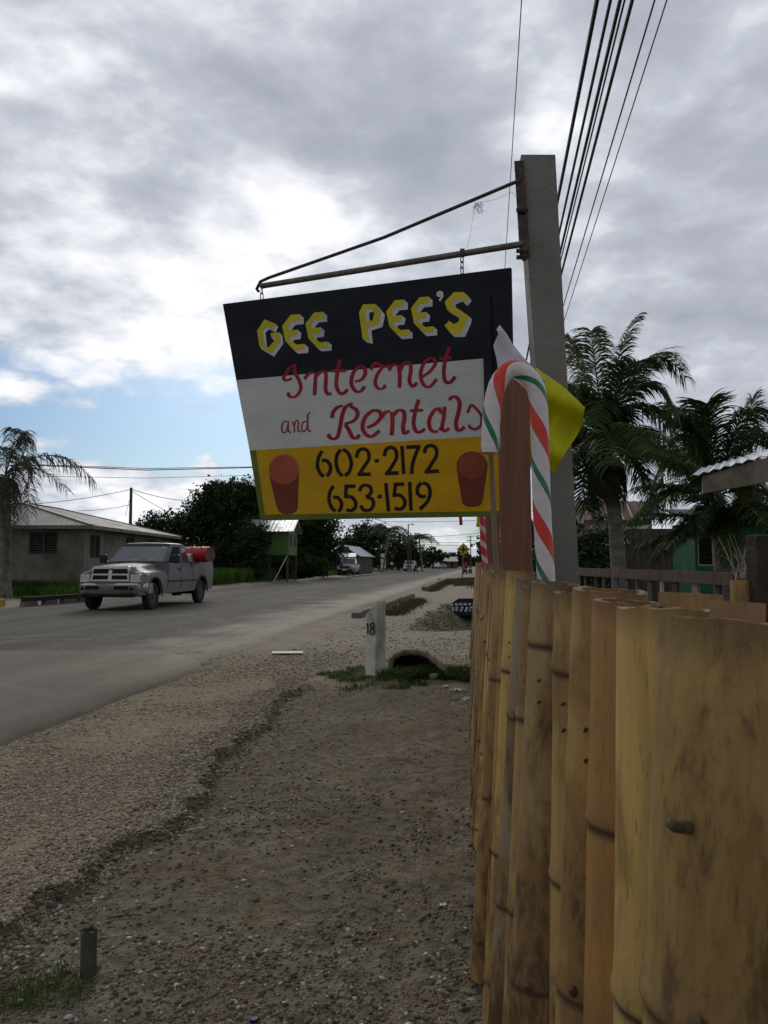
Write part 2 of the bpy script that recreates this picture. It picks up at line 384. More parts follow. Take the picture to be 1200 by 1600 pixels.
def road_material(name, c1, c2, c3, grit=260, crack=1.0):
    m = bpy.data.materials.new(name); m.use_nodes = True; g = nodeset(m.node_tree)
    b = g.new('ShaderNodeBsdfPrincipled'); o = g.new('ShaderNodeOutputMaterial'); g.L.new(b.outputs[0], o.inputs[0])
    v = g.new('ShaderNodeTexCoord').outputs['Object']
    mp = g.new('ShaderNodeMapping'); g.L.new(v, mp.inputs[0]); mp.inputs['Rotation'].default_value = (0, 0, RA)
    sv = g.vmath('MULTIPLY', mp.outputs[0], (1, .06, 1))
    n1 = g.noise(sv, .9, 5, .6); n2 = g.noise(v, 5, 6, .65); n3 = g.noise(v, grit, 3, .7); n4 = g.noise(v, .5, 4, .6)
    col = g.mix(g.maprange(n1, .38, .62), c1, c2); col = g.mix(g.maprange(n2, .48, .72, 0, .5), col, c3)
    col = g.mix(g.maprange(n3, .55, .7, 0, .55), col, (.26, .24, .21)); col = g.mix(g.maprange(n3, .45, .3, 0, .5), col, (.03, .028, .026))
    n5 = g.noise(v, 38, 5, .7); col = g.mix(g.maprange(n5, .52, .68, 0, .5), col, (.21, .19, .155)); col = g.mix(g.maprange(n5, .46, .34, 0, .55), col, tuple(x*.45 for x in c1))
    # pale dust drifts in from the road's edge
    sx = g.new('ShaderNodeSeparateXYZ'); g.L.new(v, sx.inputs[0])
    lat = g.math('SUBTRACT', sx.outputs[0], g.math('MULTIPLY', sx.outputs[1], M))
    e = g.maprange(g.math('ADD', lat, g.math('MULTIPLY', g.math('SUBTRACT', n4, .5), 3.2)), -6.3, -4.25, 0, 1.0, True)
    e2 = g.math('MULTIPLY', e, g.maprange(g.math('ADD', sx.outputs[1], g.math('MULTIPLY', n2, 4)), 10, 15, 0, 1))
    sa_ = g.mix(g.maprange(g.noise(v, 14, 6, .65), .35, .65), (.40, .345, .27), (.28, .24, .19)); col = g.mix(e2, col, sa_)
    tr_ = g.noise(g.vmath('MULTIPLY', mp.outputs[0], (1.6, .02, 1)), 1, 3, .5); col = g.mix(g.maprange(tr_, .52, .68, 0, .35), col, (.075, .067, .058))
    vc = g.new('ShaderNodeTexVoronoi', feature='DISTANCE_TO_EDGE'); g.put(vc.inputs['Vector'], g.vmath('ADD', v, g.vmath('MULTIPLY', g.noise(v, 1.8, 5, .6, out='Color'), (.8, .8, 0)))); vc.inputs['Scale'].default_value = .55
    ck = g.math('MULTIPLY', g.maprange(vc.outputs['Distance'], .012, .004, 0, 1), g.maprange(n4, .48, .56, 0, .6*crack)); col = g.mix(ck, col, (.03, .027, .024))
    bl = g.maprange(g.noise(v, .45, 5, .62, .6), .58, .64, 0, .45); col = g.mix(bl, col, (.20, .175, .14))
    el = g.maprange(g.math('ADD', lat, g.math('MULTIPLY', g.math('SUBTRACT', n4, .5), 1.6)), -13.9, -14.9, 0, .7, True)
    col = g.mix(el, col, (.27, .24, .19))
    g.L.new(col, b.inputs['Base Color']); b.inputs['Roughness'].default_value = .92; b.inputs['Specular IOR Level'].default_value = .12
    bp = g.new('ShaderNodeBump'); bp.inputs['Strength'].default_value = .6; bp.inputs['Distance'].default_value = .006
    g.L.new(g.math('ADD', n3, g.math('MULTIPLY', n2, .8)), bp.inputs['Height']); g.L.new(bp.outputs[0], b.inputs['Normal'])
    return m

def road_sheet(name, y0, y1, l0, l1, z, m, rag=.08, seed=0, skirt=.05, round_end=0):
    ys = []; y = max(y0, .5)
    ys = list(np.linspace(y0, max(y0, 1), 6))[:-1] if y0 < 1 else []
    y = max(y0, 1)
    while y < y1: ys.append(y); y *= 1.012
    ys.append(y1); ys = np.array(ys)
    a = l0(ys) if callable(l0) else np.full(len(ys), l0); b = l1(ys) if callable(l1) else np.full(len(ys), l1)
    amp = rag*np.minimum(1, ys/2)
    b = b + (fbm(ys, ys*0+seed, 1.3, 4, seed)-.5)*2*amp; a = a + (fbm(ys, ys*0+seed+7, 1.1, 4, seed+3)-.5)*2*amp
    n = 26; T = np.linspace(0, 1, n)
    Lm = a[:, None]*(1-T) + b[:, None]*T; Y = np.repeat(ys[:, None], n, 1); X = Lm + M*Y
    Z = z + (fbm(X, Y, .7, 3, 77)-.5)*.012*np.minimum(1, Y/3+.2)
    Z -= np.where((Y > 10.5) & (X-M*Y > -5.2), .05*sstep(-5.2, -3.7, X-M*Y)*sstep(10.5, 14, Y), 0)*(z < .04) if True else 0
    Z[:, 0] -= skirt; Z[:, -1] -= skirt; X[:, -1] += .02; X[:, 0] -= .02
    Z[:, 1] += 0; X[:, -2] = X[:, -1]-.035
    V = np.stack([X.ravel(), Y.ravel(), Z.ravel()], 1); ny = len(ys)
    i = np.arange((ny-1)*(n-1)); r = i//(n-1); c = i % (n-1); q = r*n+c
    o = npmesh(name, V, np.stack([q, q+1, q+n+1, q+n], 1), m, smooth=False); o['kind'] = 'structure'; return o
m_road = road_material('worn_asphalt', (.072, .065, .054), (.118, .106, .086), (.05, .045, .038))
m_patch = road_material('smooth_asphalt', (.145, .122, .093), (.17, .145, .112), (.122, .102, .078), 420, 0)
road_sheet('road', -30, 420, -14.9, -3.8, .022, m_road, .10, 3)
# smoother repaired lane along the near side, ending in a rounded tongue
road_sheet('road_patch', -30, 11.6, lambda y: -9.6+.35*np.maximum(y-6, 0), lambda y: -3.62-np.maximum(y-9.6, 0)**2*.35, .045, m_patch, .05, 11, .05)

# ------------------------------------------------------------------ pebbles
def pebbles(name, X, Y, R_, cols, label, squash=.6, jitter=.3):
    n = len(X); base = np.array([(1, 0, 0), (0, 1, 0), (-1, 0, 0), (0, -1, 0), (.0, 0, 1), (0, 0, -1), (.62, .62, .45), (-.62, .62, .45), (-.62, -.62, .45), (.62, -.62, .45)])
    faces = np.array([(0, 6, 9), (1, 7, 6), (2, 8, 7), (3, 9, 8), (4, 6, 7), (4, 7, 8), (4, 8, 9), (4, 9, 6), (5, 1, 0), (5, 2, 1), (5, 3, 2), (5, 0, 3), (0, 1, 6), (1, 2, 7), (2, 3, 8), (3, 0, 9)])
    V = np.repeat(base[None], n, 0)*(1 + (rng.random((n, 10, 3))-.5)*2*jitter)
    V *= R_[:, None, None]*(.7+.6*rng.random((n, 1, 3))); V[:, :, 2] *= squash
    a = rng.random(n)*2*PI; c, s = np.cos(a)[:, None], np.sin(a)[:, None]
    x = V[:, :, 0]*c - V[:, :, 1]*s; y = V[:, :, 0]*s + V[:, :, 1]*c
    tx = (rng.random(n)-.5)[:, None]*.7; z = V[:, :, 2] + x*tx
    P = np.stack([x + X[:, None], y + Y[:, None], z + (height(X, Y) + R_*squash*.22)[:, None]], 2).reshape(-1, 3)
    F = (faces[None] + (np.arange(n)*10)[:, None, None]).reshape(-1, 3)
    m = bpy.data.materials.new(name+'_stone'); m.use_nodes = True; g = nodeset(m.node_tree)
    b = g.new('ShaderNodeBsdfPrincipled'); o_ = g.new('ShaderNodeOutputMaterial'); g.L.new(b.outputs[0], o_.inputs[0])
    ge = g.new('ShaderNodeNewGeometry')
    g.L.new(g.ramp(ge.outputs['Random Per Island'], cols, 'CONSTANT'), b.inputs['Base Color']); b.inputs['Roughness'].default_value = .85
    b.inputs['Specular IOR Level'].default_value = .2
    o = npmesh(name, P, F, m); tag(o, label, 'gravel', kind='stuff'); return o

def scatter(n, y0, y1, fL, power=1.6):
    """depths drawn denser near the camera, only inside the view"""
    u = rng.random(n); Y = (y0**(1-power) + u*(y1**(1-power) - y0**(1-power)))**(1/(1-power))
    X = (-.54 + rng.random(n)*.86)*Y*1.0
    L = X - M*Y; k = fL(L, X, Y); return X[k], Y[k]
def on_gravel(L, X, Y):
    e = edge_lat(Y); dens = np.clip((fbm(X, Y, 1.5, 4, 55)-.36)*3.6, .12, 1)*(.55+.45*sstep(2.2, 4.5, Y)); dens = np.where(L > e-.35, np.maximum(dens, .8), dens)
    return (L < e+.03) & (L > -3.72+(fbm(X, Y, 2, 3, 5)-.5)*.25) & (rng.random(len(L)) < dens)
X, Y = scatter(150000, 1.9, 11.5, on_gravel, 1.5)
rr = .0036 + .0055*rng.random(len(X))**2.5 + .0007*Y
pebbles('gravel', X, Y, rr, [(0, (.32, .265, .19)), (.25, (.25, .20, .14)), (.5, (.19, .148, .10)), (.75, (.37, .32, .24)), (.87, (.12, .088, .057)), (.96, (.46, .42, .34))],
        'pale crushed stone gravel spread along the shoulder of the road', squash=.42)
def on_edge(L, X, Y):
    d = L-edge_lat(Y); return (d > -.22-.12*fbm(X, Y, 2, 2, 91)) & (d < .03+.10*(rng.random(len(d))**3))
X, Y = scatter(150000, 1.9, 9.2, on_edge, 1.5); rr = .0045 + .009*rng.random(len(X))**1.7 + .0006*Y
pebbles('loose_stones', X, Y, rr, [(0, (.22, .18, .13)), (.3, (.28, .23, .165)), (.55, (.14, .11, .078)), (.78, (.34, .29, .22)), (.9, (.085, .065, .045))],
        'coarser loose stones along the broken ragged edge of the gravel layer')
def on_dirt(L, X, Y):
    d = fbm(X, Y, 1.1, 4, 66); near = np.exp(-np.clip(L-edge_lat(Y), 0, 9)/.35)
    return (L > edge_lat(Y)) & (X < .1125*Y+.5) & (rng.random(len(L)) < np.clip((d-.42)*2.6, .04, .8)+near*.8) & (Y < 9)
X, Y = scatter(52000, 1.7, 9, on_dirt, 1.45); rr = .0028 + .009*rng.random(len(X))**4.5 + .0005*Y
pebbles('dirt_crumbs', X, Y, rr, [(0, (.12, .095, .07)), (.3, (.075, .058, .043)), (.55, (.16, .13, .10)), (.8, (.21, .18, .145)), (.93, (.42, .39, .34))],
        'dark crumbs of soil and small stones strewn over the bare dirt')
def beyond(L, X, Y):
    return (L > -3.1) & (X < .1125*Y+.3) & (Y > 9.3) & (rng.random(len(L)) < np.clip(fbm(X, Y, .8, 3, 12)*1.5-.3, .1, 1))
X, Y = scatter(26000, 9, 19, beyond, 1.2); rr = .011 + .016*rng.random(len(X))**3
pebbles('driveway_gravel', X, Y, rr, [(0, (.30, .265, .21)), (.3, (.22, .19, .15)), (.6, (.14, .115, .09)), (.85, (.42, .38, .32))],
        'grey stones scattered over the driveway beyond the white marker post')

def in_ditch(L, X, Y):
    z = height(X, Y); return (X < .1125*Y+.4) & (L > -2.6) & (z < -.03) & (Y > 14)
X, Y = scatter(60000, 14, 28, in_ditch, 1.2); rr = .015 + .045*rng.random(len(X))**4
pebbles('ditch_rubble', X, Y, rr, [(0, (.17, .135, .095)), (.3, (.12, .09, .06)), (.6, (.24, .20, .15)), (.9, (.36, .33, .27))], 'brown rubble and stones on the bank of the roadside ditch')
# ------------------------------------------------------------------ bamboo fence
def bamboo_mat():
    m = bpy.data.materials.new("dry_bamboo"); m.use_nodes = True; g = nodeset(m.node_tree)
    b = g.new('ShaderNodeBsdfPrincipled'); o = g.new('ShaderNodeOutputMaterial'); g.L.new(b.outputs[0], o.inputs[0])
    v = g.new('ShaderNodeTexCoord').outputs['Object']; oi = g.new('ShaderNodeObjectInfo'); rn = oi.outputs['Random']
    vo = g.vmath('ADD', v, g.vmath('MULTIPLY', g.vmath('ADD', rn, (0, 0, 0)), (31, 57, 13)))
    st = g.noise(g.vmath('MULTIPLY', vo, (1, 1, .05)), 65, 6, .65, .2); blot = g.noise(g.vmath('MULTIPLY', vo, (1, 1, .45)), 7, 7, .68, .5)
    blot2 = g.noise(g.vmath('MULTIPLY', vo, (1, 1, .25)), 17, 6, .7, .3); fine = g.noise(g.vmath('MULTIPLY', vo, (1, 1, .12)), 260, 4, .6)
    base = oi.outputs['Color'] if True else g.ramp(rn, [(0, (.50, .345, .105)), (.22, (.40, .26, .075)), (.40, (.53, .39, .13)), (.55, (.40, .225, .07)), (.68, (.48, .335, .105)), (.80, (.27, .235, .17)), (.90, (.44, .30, .09)), (1, (.40, .235, .075))])
    col = g.mix(g.maprange(st, .38, .68, 0, .5), base, (.27, .17, .07))
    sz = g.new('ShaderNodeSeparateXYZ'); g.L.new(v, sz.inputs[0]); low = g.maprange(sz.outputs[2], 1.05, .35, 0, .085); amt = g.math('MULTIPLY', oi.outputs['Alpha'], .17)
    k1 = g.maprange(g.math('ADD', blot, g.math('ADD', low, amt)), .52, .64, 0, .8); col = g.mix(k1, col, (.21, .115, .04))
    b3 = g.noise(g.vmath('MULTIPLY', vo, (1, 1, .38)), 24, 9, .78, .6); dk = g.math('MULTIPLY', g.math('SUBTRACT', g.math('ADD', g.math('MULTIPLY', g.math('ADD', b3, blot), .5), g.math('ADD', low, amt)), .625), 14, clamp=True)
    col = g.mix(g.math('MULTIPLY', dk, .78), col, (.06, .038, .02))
    sc_ = g.maprange(fine, .60, .68, 0, .6); col = g.mix(sc_, col, (.09, .055, .03))
    at_ = g.new('ShaderNodeAttribute', attribute_name='node'); col = g.mix(g.math('MULTIPLY', at_.outputs['Fac'], .75), col, (.085, .05, .028))
    g.L.new(col, b.inputs['Base Color'])
    g.put(b.inputs['Roughness'], g.maprange(blot2, .3, .7, .42, .75)); b.inputs['Specular IOR Level'].default_value = .3
    bp = g.new('ShaderNodeBump'); bp.inputs['Strength'].default_value = .35; bp.inputs['Distance'].default_value = .004
    g.L.new(g.math('ADD', g.math('ADD', st, g.math('MULTIPLY', fine, .5)), g.math('MULTIPLY', blot2, .8)), bp.inputs['Height']); g.L.new(bp.outputs[0], b.inputs['Normal'])
    return m
m_bamboo = bamboo_mat()
m_wood = mat('red_brown_lumber', (.21, .098, .055), (.12, .055, .03), 9, .85, .5, 60, (1, 1, .08), rnd=.1, third=(.24, .13, .08))
m_wood2 = mat('old_brown_lumber', (.11, .062, .04), (.06, .034, .023), 9, .85, .5, 60, (1, 1, .1), rnd=.15)
m_stub = mat('broken_twig_wood', (.13, .09, .05), (.05, .032, .02), 60, .8, .5)
m_nail = mat('rusty_nail', (.09, .045, .025), (.04, .025, .02), 200, .6, metal=.6)
m_string = mat('pale_string', (.42, .38, .28), None, 60, .8)

fence = thing('bamboo_fence', (.5*.1125+.2, .5, 0), 'long fence of upright yellow bamboo poles running close beside the camera', 'fence')
def fl(Z): return float(np.interp(Z, [.5, 1.5, 2.5, 4, 6, 12], [.078, .072, .040, .012, -.004, .0]))
def bamboo(Y, px_edge, top, r, lean, seed, stub=True):
    rd = random.Random(seed); fo = fence.location
    xt = (px_edge-600)/1200*Y + r; h = top
    xb = xt - lean
    o0 = Vector((xb, Y, -.05)); ax = Vector((xt-xb, rd.uniform(-.012, .012), h+.05)); ax_ = ax.normalized(); Lh = ax.length
    n = 48 if Y < 1.2 else 32 if Y < 2 else 20
    nodes = []; z = rd.uniform(.05, .22)
    while z < Lh-.03: nodes.append(z); z += rd.uniform(.36, .56)
    if seed in FIXN: nodes = [q for q in nodes if abs(q-FIXN[seed]) > .3] + [FIXN[seed]]; nodes.sort()
    prof = []; zs = set([0, Lh]); flags = {}
    for q in nodes:
        for dz in (-.03, -.012, -.005, -.001, .003, .008, .02, .05): zs.add(min(max(q+dz, 0), Lh-.002))
    k = 0
    while k < Lh-.01: zs.add(k); k += .06
    zs = sorted(zs)
    def rad(z):
        v = r*(1.03-.06*z/Lh)
        for q in nodes:
            d = z-q
            v += r*.06*math.exp(-((d-.008)/.011)**2) - r*.07*math.exp(-((d+.003)/.003)**2) + r*.02*math.exp(-(abs(d)/.04))
        return v
    Mt = ax_.to_track_quat('Z', 'Y').to_matrix()
    bend = rd.uniform(-.006, .006); oval = rd.uniform(.94, 1.05)
    vs = []; fs = []; nd = []
    jp = rd.uniform(0, 6); jag = [.0009*math.sin(3*2*PI*k/n+jp)+.0007*math.sin(7*2*PI*k/n+jp*2)+rd.uniform(-.0005, .0005) for k in range(n)]; slope = rd.uniform(-.06, .06)
    wob = [1+rd.uniform(-.012, .012) for _ in range(n)]
    for i, z in enumerate(zs):
        rr = rad(z); bx = bend*math.sin(PI*z/Lh)
        nf = max([math.exp(-((z-q+.003)/.0055)**2)*1.2 + .35*math.exp(-((z-q-.01)/.02)**2) for q in nodes] + [math.exp(-((Lh-z)/.012)**2)*.8])
        for k in range(n):
            a = 2*PI*k/n; p = Vector((math.cos(a)*rr*wob[k]*oval+bx, math.sin(a)*rr*wob[k], z + ((jag[k]+slope*r*math.cos(a)) if i == len(zs)-1 else 0)))
            vs.append(o0 + Mt @ p); nd.append(nf)
    m_ = len(zs)
    for i in range(m_-1):
        for k in range(n): fs.append((i*n+k, i*n+(k+1) % n, (i+1)*n+(k+1) % n, (i+1)*n+k))
    # cut end: wall thickness and hollow with a diaphragm further down
    wall = .78; base = len(vs)
    for (q, dz) in ((wall, 0), (wall*.97, -.09)):
        for k in range(n):
            a = 2*PI*k/n; rr = rad(Lh)*q
            vs.append(o0 + Mt @ Vector((math.cos(a)*rr*oval, math.sin(a)*rr, Lh+dz+(jag[k] if dz == 0 else 0)+(slope*r*math.cos(a) if dz == 0 else 0)))); nd.append(.7 if dz == 0 else 1)
    t = (m_-1)*n
    for k in range(n):
        fs.append((t+k, t+(k+1) % n, base+(k+1) % n, base+k)); fs.append((base+k, base+(k+1) % n, base+n+(k+1) % n, base+n+k))
    fs.append(tuple(base+n+k for k in range(n)))
    me = bpy.data.meshes.new('pole'); me.from_pydata([tuple(p-o0) for p in vs], [], fs); me.materials.append(m_bamboo)
    me.polygons.foreach_set('use_smooth', [True]*len(fs))
    at_ = me.attributes.new('node', 'FLOAT', 'POINT'); at_.data.foreach_set('value', nd)
    try: me.set_sharp_from_angle(angle=R(50))
    except Exception: pass
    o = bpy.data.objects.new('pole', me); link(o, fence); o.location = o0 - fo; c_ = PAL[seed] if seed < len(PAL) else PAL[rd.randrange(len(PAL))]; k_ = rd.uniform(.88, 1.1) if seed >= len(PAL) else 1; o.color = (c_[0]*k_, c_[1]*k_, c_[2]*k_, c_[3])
    if stub and Y < 6:
        for q in nodes[-3:]:
            if rd.random() < .55 or seed in STUBN:
                b_ = MB(); a = PI + rd.uniform(-1.0, .2); rr = rad(q)
                p = Mt @ Vector((math.cos(a)*rr*.96, math.sin(a)*rr*.96, q+.012)); dd = Mt @ Vector((math.cos(a)*.9, math.sin(a)*.9, .5)).normalized()
                pl = [p, p+dd*.008, p+dd*.014+Vector((0, 0, .003))]
                b_.tube(pl, [.0085, .0062, .004], 7); st_ = b_.build('branch_stub', m_stub, o, smooth=True)
    return o
PAL = [(0.37, 0.25, 0.075, 0.75), (0.554, 0.372, 0.112, 0.0), (0.37, 0.188, 0.051, 0.1), (0.42, 0.256, 0.068, 0.45), (0.42, 0.276, 0.088, 0.45), (0.336, 0.24, 0.109, 0.5), (0.386, 0.26, 0.088, 0.4), (0.26, 0.22, 0.15, 0.4), (0.538, 0.36, 0.099, 0.05), (0.386, 0.232, 0.061, 0.35), (0.37, 0.22, 0.068, 0.4), (0.454, 0.296, 0.085, 0.2), (0.143, 0.096, 0.051, 0.6), (0.437, 0.264, 0.068, 0.25), (0.487, 0.328, 0.102, 0.1)]
FIXN = {}; STUBN = set()
# nearest poles, read one by one: (depth, left edge px at the top, height, radius, lean)
near = [(.60, 1035, .0, .062, .082), (.80, 958, .0, .052, .03), (.955, 928, .0, .046, .05), (1.08, 892, .0, .052, .075), (1.26, 862, .0, .050, .03),
        (1.50, 829, .0, .048, .085), (1.72, 815, .0, .040, .075), (1.95, 805, 0, .038, .1), (2.2, 789, .0, .043, .08), (2.45, 782, .0, .03, .07), (2.7, 774, 0, .04, .1)]
topy = [972, 951, 941, 922, 926, 911, 918, 905, 893, 903, 897]
# node heights seen in the photograph, as pixel rows
FIXN.update({}); nodepx = {0: 1585, 1: 1558, 2: 1292, 3: 1540, 4: 1049, 5: 1535, 7: 1120, 8: 1530}
for i, (Y, px, h, r, ln) in enumerate(near):
    top = at(px+20, topy[i], Y).z
    if i in nodepx: FIXN[i] = at(px, nodepx[i], Y).z + .05
    if i in (1, 2, 3, 4): STUBN.add(i)
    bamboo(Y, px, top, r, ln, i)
Y = 2.9; i = 20
while Y < 11.3:
    rd = random.Random(i); r = rd.uniform(.032, .050)
    e = fl(Y) + .088 + rd.uniform(-.012, .012); px = 735 + e/Y*1200
    top = CH - .055 + rd.uniform(-.03, .03) + .02*(Y > 4)
    if i % 7 == 3: top += .015; px -= 12/Y
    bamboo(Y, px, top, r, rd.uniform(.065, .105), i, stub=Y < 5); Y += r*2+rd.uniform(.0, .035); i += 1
# rails nailed behind the poles, slats filling the inner side
fo = fence.location
for z in (.32, 1.12):
    b_ = MB(); pts = []
    for Y in np.linspace(.35, 11.2, 12): pts.append(Vector((.1125*Y + fl(Y) + .07*z/1.2 + .125, Y, z)) - fo)
    for a, c in zip(pts[:-1], pts[1:]): b_.bar(a, c, .035, .085)
    b_.build('rail', m_wood2, fence)
for (Y, px, pxr, w, topy_) in ((.93, 1035, 1120, .018, 925), (.70, 1120, 1180, .02, 938)):   # split bamboo slats on the inner side near the camera
    b_ = MB(); a = at(px, topy_, Y); c = at(pxr, topy_+4, Y+.02)
    b_.bar(Vector((a.x, a.y, a.z-.03))-fo, Vector((c.x, c.y, c.z-.03))-fo, .02, .06); b_.build('inner_slat', m_bamboo, fence).color = (.30, .17, .07, .4)
def square_post(name, px0, px1, Y, top_py, depth, m, parent, lean=0, zoff=0):
    a = at(px0, top_py, Y); c = at(px1, top_py, Y); b_ = MB(); w = c.x-a.x; zt = a.z
    secs = []
    for z in np.linspace(-.1, zt, 9):
        dx = -lean*(1-z/zt) + .003*math.sin(z*5+px0); x0 = a.x+dx; x1 = c.x+dx
        secs.append([Vector((x0, Y, z)), Vector((x1, Y, z)), Vector((x1, Y+depth, z)), Vector((x0, Y+depth, z))])
    b_.loft([[p - parent.location for p in s] for s in secs]); return b_.build(name, m, parent, bevel=.003)
square_post('post', 781, 828, 3.30, 592, .05, m_wood, fence)
square_post('post', 757, 781, 6.3, 800, .10, m_wood, fence)
square_post('post', 1186, 1290, .98, 835, .035, mat('charred_post', (.045, .03, .02), (.02, .015, .01), 30, .9, .8, third=(.05, .035, .022)), fence)
# cut bamboo end next to the dark post, with loose fibres
b_ = MB(); c = at(1056, 1292, .563)-fo; b_.tube([c+Vector((.012, .008, -.003)), c, c+Vector((-.006, -.005, .004)), c+Vector((-.007, -.006, .005))], [.0048, .0044, .0036, .0016], 9); b_.build('branch_stub', m_stub, fence, smooth=True)
for o_ in fence.children:
    if o_.name.startswith('rail'): o_.color = (.3, .2, .1, 1)
b_ = MB(); c = at(1159, 907, 1.02); b_.lathe([(.0145, -.9), (.0145, 0), (.010, 0), (.009, -.03)], c-fo, 18); b_.build('pole', m_bamboo, fence, smooth=True).color = (.50, .34, .12, .2)
b_ = MB(); rd = random.Random(3)
for k in range(16):
    p = at(1160+rd.uniform(-12, 12), 905+rd.uniform(-3, 3), 1.02+rd.uniform(-.01, .02))-fo; q = p + Vector((rd.uniform(-.03, .012), rd.uniform(-.02, .02), rd.uniform(.008, .062)))
    b_.tube([p, (p+q)/2+Vector((rd.uniform(-.006, .006), 0, .006)), q], [.0006, .0005, .0002], 4)
b_.build('loose_fibre', m_string, fence)
b_ = MB(); rd = random.Random(5)         # frayed fibres on the sawn tops
for (Y, px, h, r, ln), ty in zip(near, topy):
    for k in range(9):
        a = rd.uniform(PI*.6, PI*1.9); c = at(px+r/Y*1200, ty, Y)-fo; p = c + Vector((math.cos(a)*r*.95, math.sin(a)*r*.95, -.004)); q = p + Vector((rd.uniform(-.01, .01), rd.uniform(-.01, .01), rd.uniform(.001, .006)))
        b_.tube([p, q], [.0004, .0002], 3, cap=False)
o = b_.build('frayed_fibre', mat('brown_fibre', (.16, .12, .06), None, 60), fence); o['kind'] = 'stuff'
for (Y, px, h, r, ln), ty in zip(near[3:9], topy[3:]):
    for zz in (1.09, 1.13):
        b_ = MB(); b_.tube([Vector(((px-600)/1200*Y + r*.15, Y-r*.70, zz))-fo, Vector(((px-600)/1200*Y + r*.02, Y-r*1.03, zz))-fo], .0022, 8); b_.build('nail', m_nail, fence)

# ------------------------------------------------------------------ hanging sign, its bracket and the concrete pole
PY = 3.8                                  # depth of the pole
m_conc = mat('cast_concrete', (.21, .20, .175), (.15, .142, .12), 5, .9, .7, 70, third=(.14, .135, .115))
b_ = MB()
rings = []
for k, t in enumerate(np.linspace(0, 1, 12)):
    pyv = 1340 + (241-1340)*t; xl = np.interp(pyv, [241, 560, 910, 1340], [814, 836, 866, 893]); xr = np.interp(pyv, [241, 560, 910, 1340], [868, 885, 906, 925])
    a = at(xl, pyv, PY); c = at(xr, pyv, PY); jz = 0
    rings.append([Vector((a.x, PY, a.z)), Vector((c.x, PY, c.z)), Vector((c.x-.005, PY+.15, c.z)), Vector((a.x+.005, PY+.15, a.z))])
base = Vector((rings[0][0].x+.06, PY+.07, 0))
b_.loft([[p-base for p in r_] for r_ in rings])
top = rings[-1]
rd = random.Random(9)
for k in range(9):
    f1 = rd.random(); p = top[0].lerp(top[1], f1*.9+.05) + Vector((0, rd.uniform(.02, .13), -.004)); b_.box(p-base, (rd.uniform(.02, .05), rd.uniform(.02, .05), rd.uniform(.008, .02)), rd.uniform(0, 3))
pole = b_.build('concrete_pole', m_conc, loc=base, bevel=.009)
tag(pole, 'grey square concrete pole that carries the hanging shop sign, leaning slightly left', 'pole')

m_iron = mat('rusty_painted_iron', (.075, .062, .055), (.035, .028, .026), 40, .65, .3, 90, metal=.3, third=(.10, .055, .035))
bar_l = at(408, 447, 4.42); bar_r = at(818, 381, PY-.03)
br = thing('sign_bracket', bar_r, 'rusty iron arm with diagonal stay bolted to the side of the concrete pole', 'bracket')
o0 = br.location
b_ = MB(); b_.tube([bar_l-o0, bar_r-o0], .0165, 14); b_.build('arm', mat('galvanised_pipe', (.17, .15, .135), (.09, .075, .065), 30, .55, .2, 80, metal=.35, third=(.11, .065, .042)), br, smooth=True)
tl = at(401, 452, 4.44); tr = at(809, 283, PY-.04); tr2 = at(813, 268, PY-.03)
b_ = MB(); b_.tube([at(404, 455, 4.43)-o0, tl-o0, at(407, 440, 4.42)-o0, at(420, 434, 4.40)-o0, at(600, 371, 4.12)-o0, tr-o0, at(813, 279, PY-.03)-o0, tr2-o0], .0095, 10); b_.build('stay', m_iron, br, smooth=True)
b_ = MB(); b_.bar(at(811, 252, PY-.02)-o0, at(820, 402, PY-.02)-o0, .012, .05, (1, 0, 0)); b_.build('mounting_plate', m_iron, br)
for py in (328, 392, 402):
    b_ = MB(); c = at(816, py, PY-.04)-o0; b_.lathe([(.011, -.03), (.011, 0), (.018, 0), (.018, .02), (.008, .02), (.008, .03)][::-1], c, 6, 'X'); b_.build('bolt', m_iron, br)
def link_mesh(b, c, rot, L=.045, w=.022, r=.0035):
    pts = []
    for k in range(17):
        a = 2*PI*k/16; p = Vector((math.cos(a)*w/2, 0, math.sin(a)*w/2 + (L-w)/2*(1 if math.sin(a) > 0 else -1)))
        pts.append(c + Matrix.Rotation(rot, 3, 'Z') @ p)
    b.tube(pts, r, 6, cap=False)
m_chain = mat('dark_chain', (.06, .05, .045), (.03, .025, .022), 80, .5, metal=.7)
# sign plane: vertical, from (right) to (left)
SR = at(798, 418, PY-.02); SL = at(348, 475, 4.50); SL.z = SR.z
sp_n = Vector((SR.y-SL.y, SL.x-SR.x, 0)).normalized()
if sp_n.y > 0: sp_n = -sp_n
def SP(px, py, h=0.0):
    d = ray(px, py); o_ = Vector((0, 0, CH)); t = (SR-o_).dot(sp_n)/d.dot(sp_n); return o_ + d*t + sp_n*h
sgo = SP(570, 447); sg = thing('hanging_sign', sgo, 'hand painted trapezoid shop sign in black, white and yellow hanging from the iron arm', 'sign')
def m_paint(name, c, c2=None, third=None, rough=.5):
    return mat(name, c, c2 or tuple(x*.74 for x in c), 6, rough, .3, 120, spec=.12, third=third or tuple(x*.66 for x in c), stretch=(.5, .5, 1.2), contrast=.13, detail=8)
p_black = m_paint('black_sign_paint', (.011, .013, .019), (.007, .008, .012), rough=.55); p_white = m_paint('white_sign_paint', (.50, .50, .47), (.44, .44, .41), (.40, .395, .36), .7)
p_yel = m_paint('yellow_sign_paint', (.52, .30, .008), (.44, .245, .007), (.40, .235, .01), .7); p_edge = m_paint('olive_green_paint', (.13, .15, .025), (.09, .11, .02))
p_red = m_paint('crimson_letter_paint', (.30, .016, .032), (.24, .013, .025)); p_digit = m_paint('dark_number_paint', (.022, .011, .009), (.014, .007, .006))
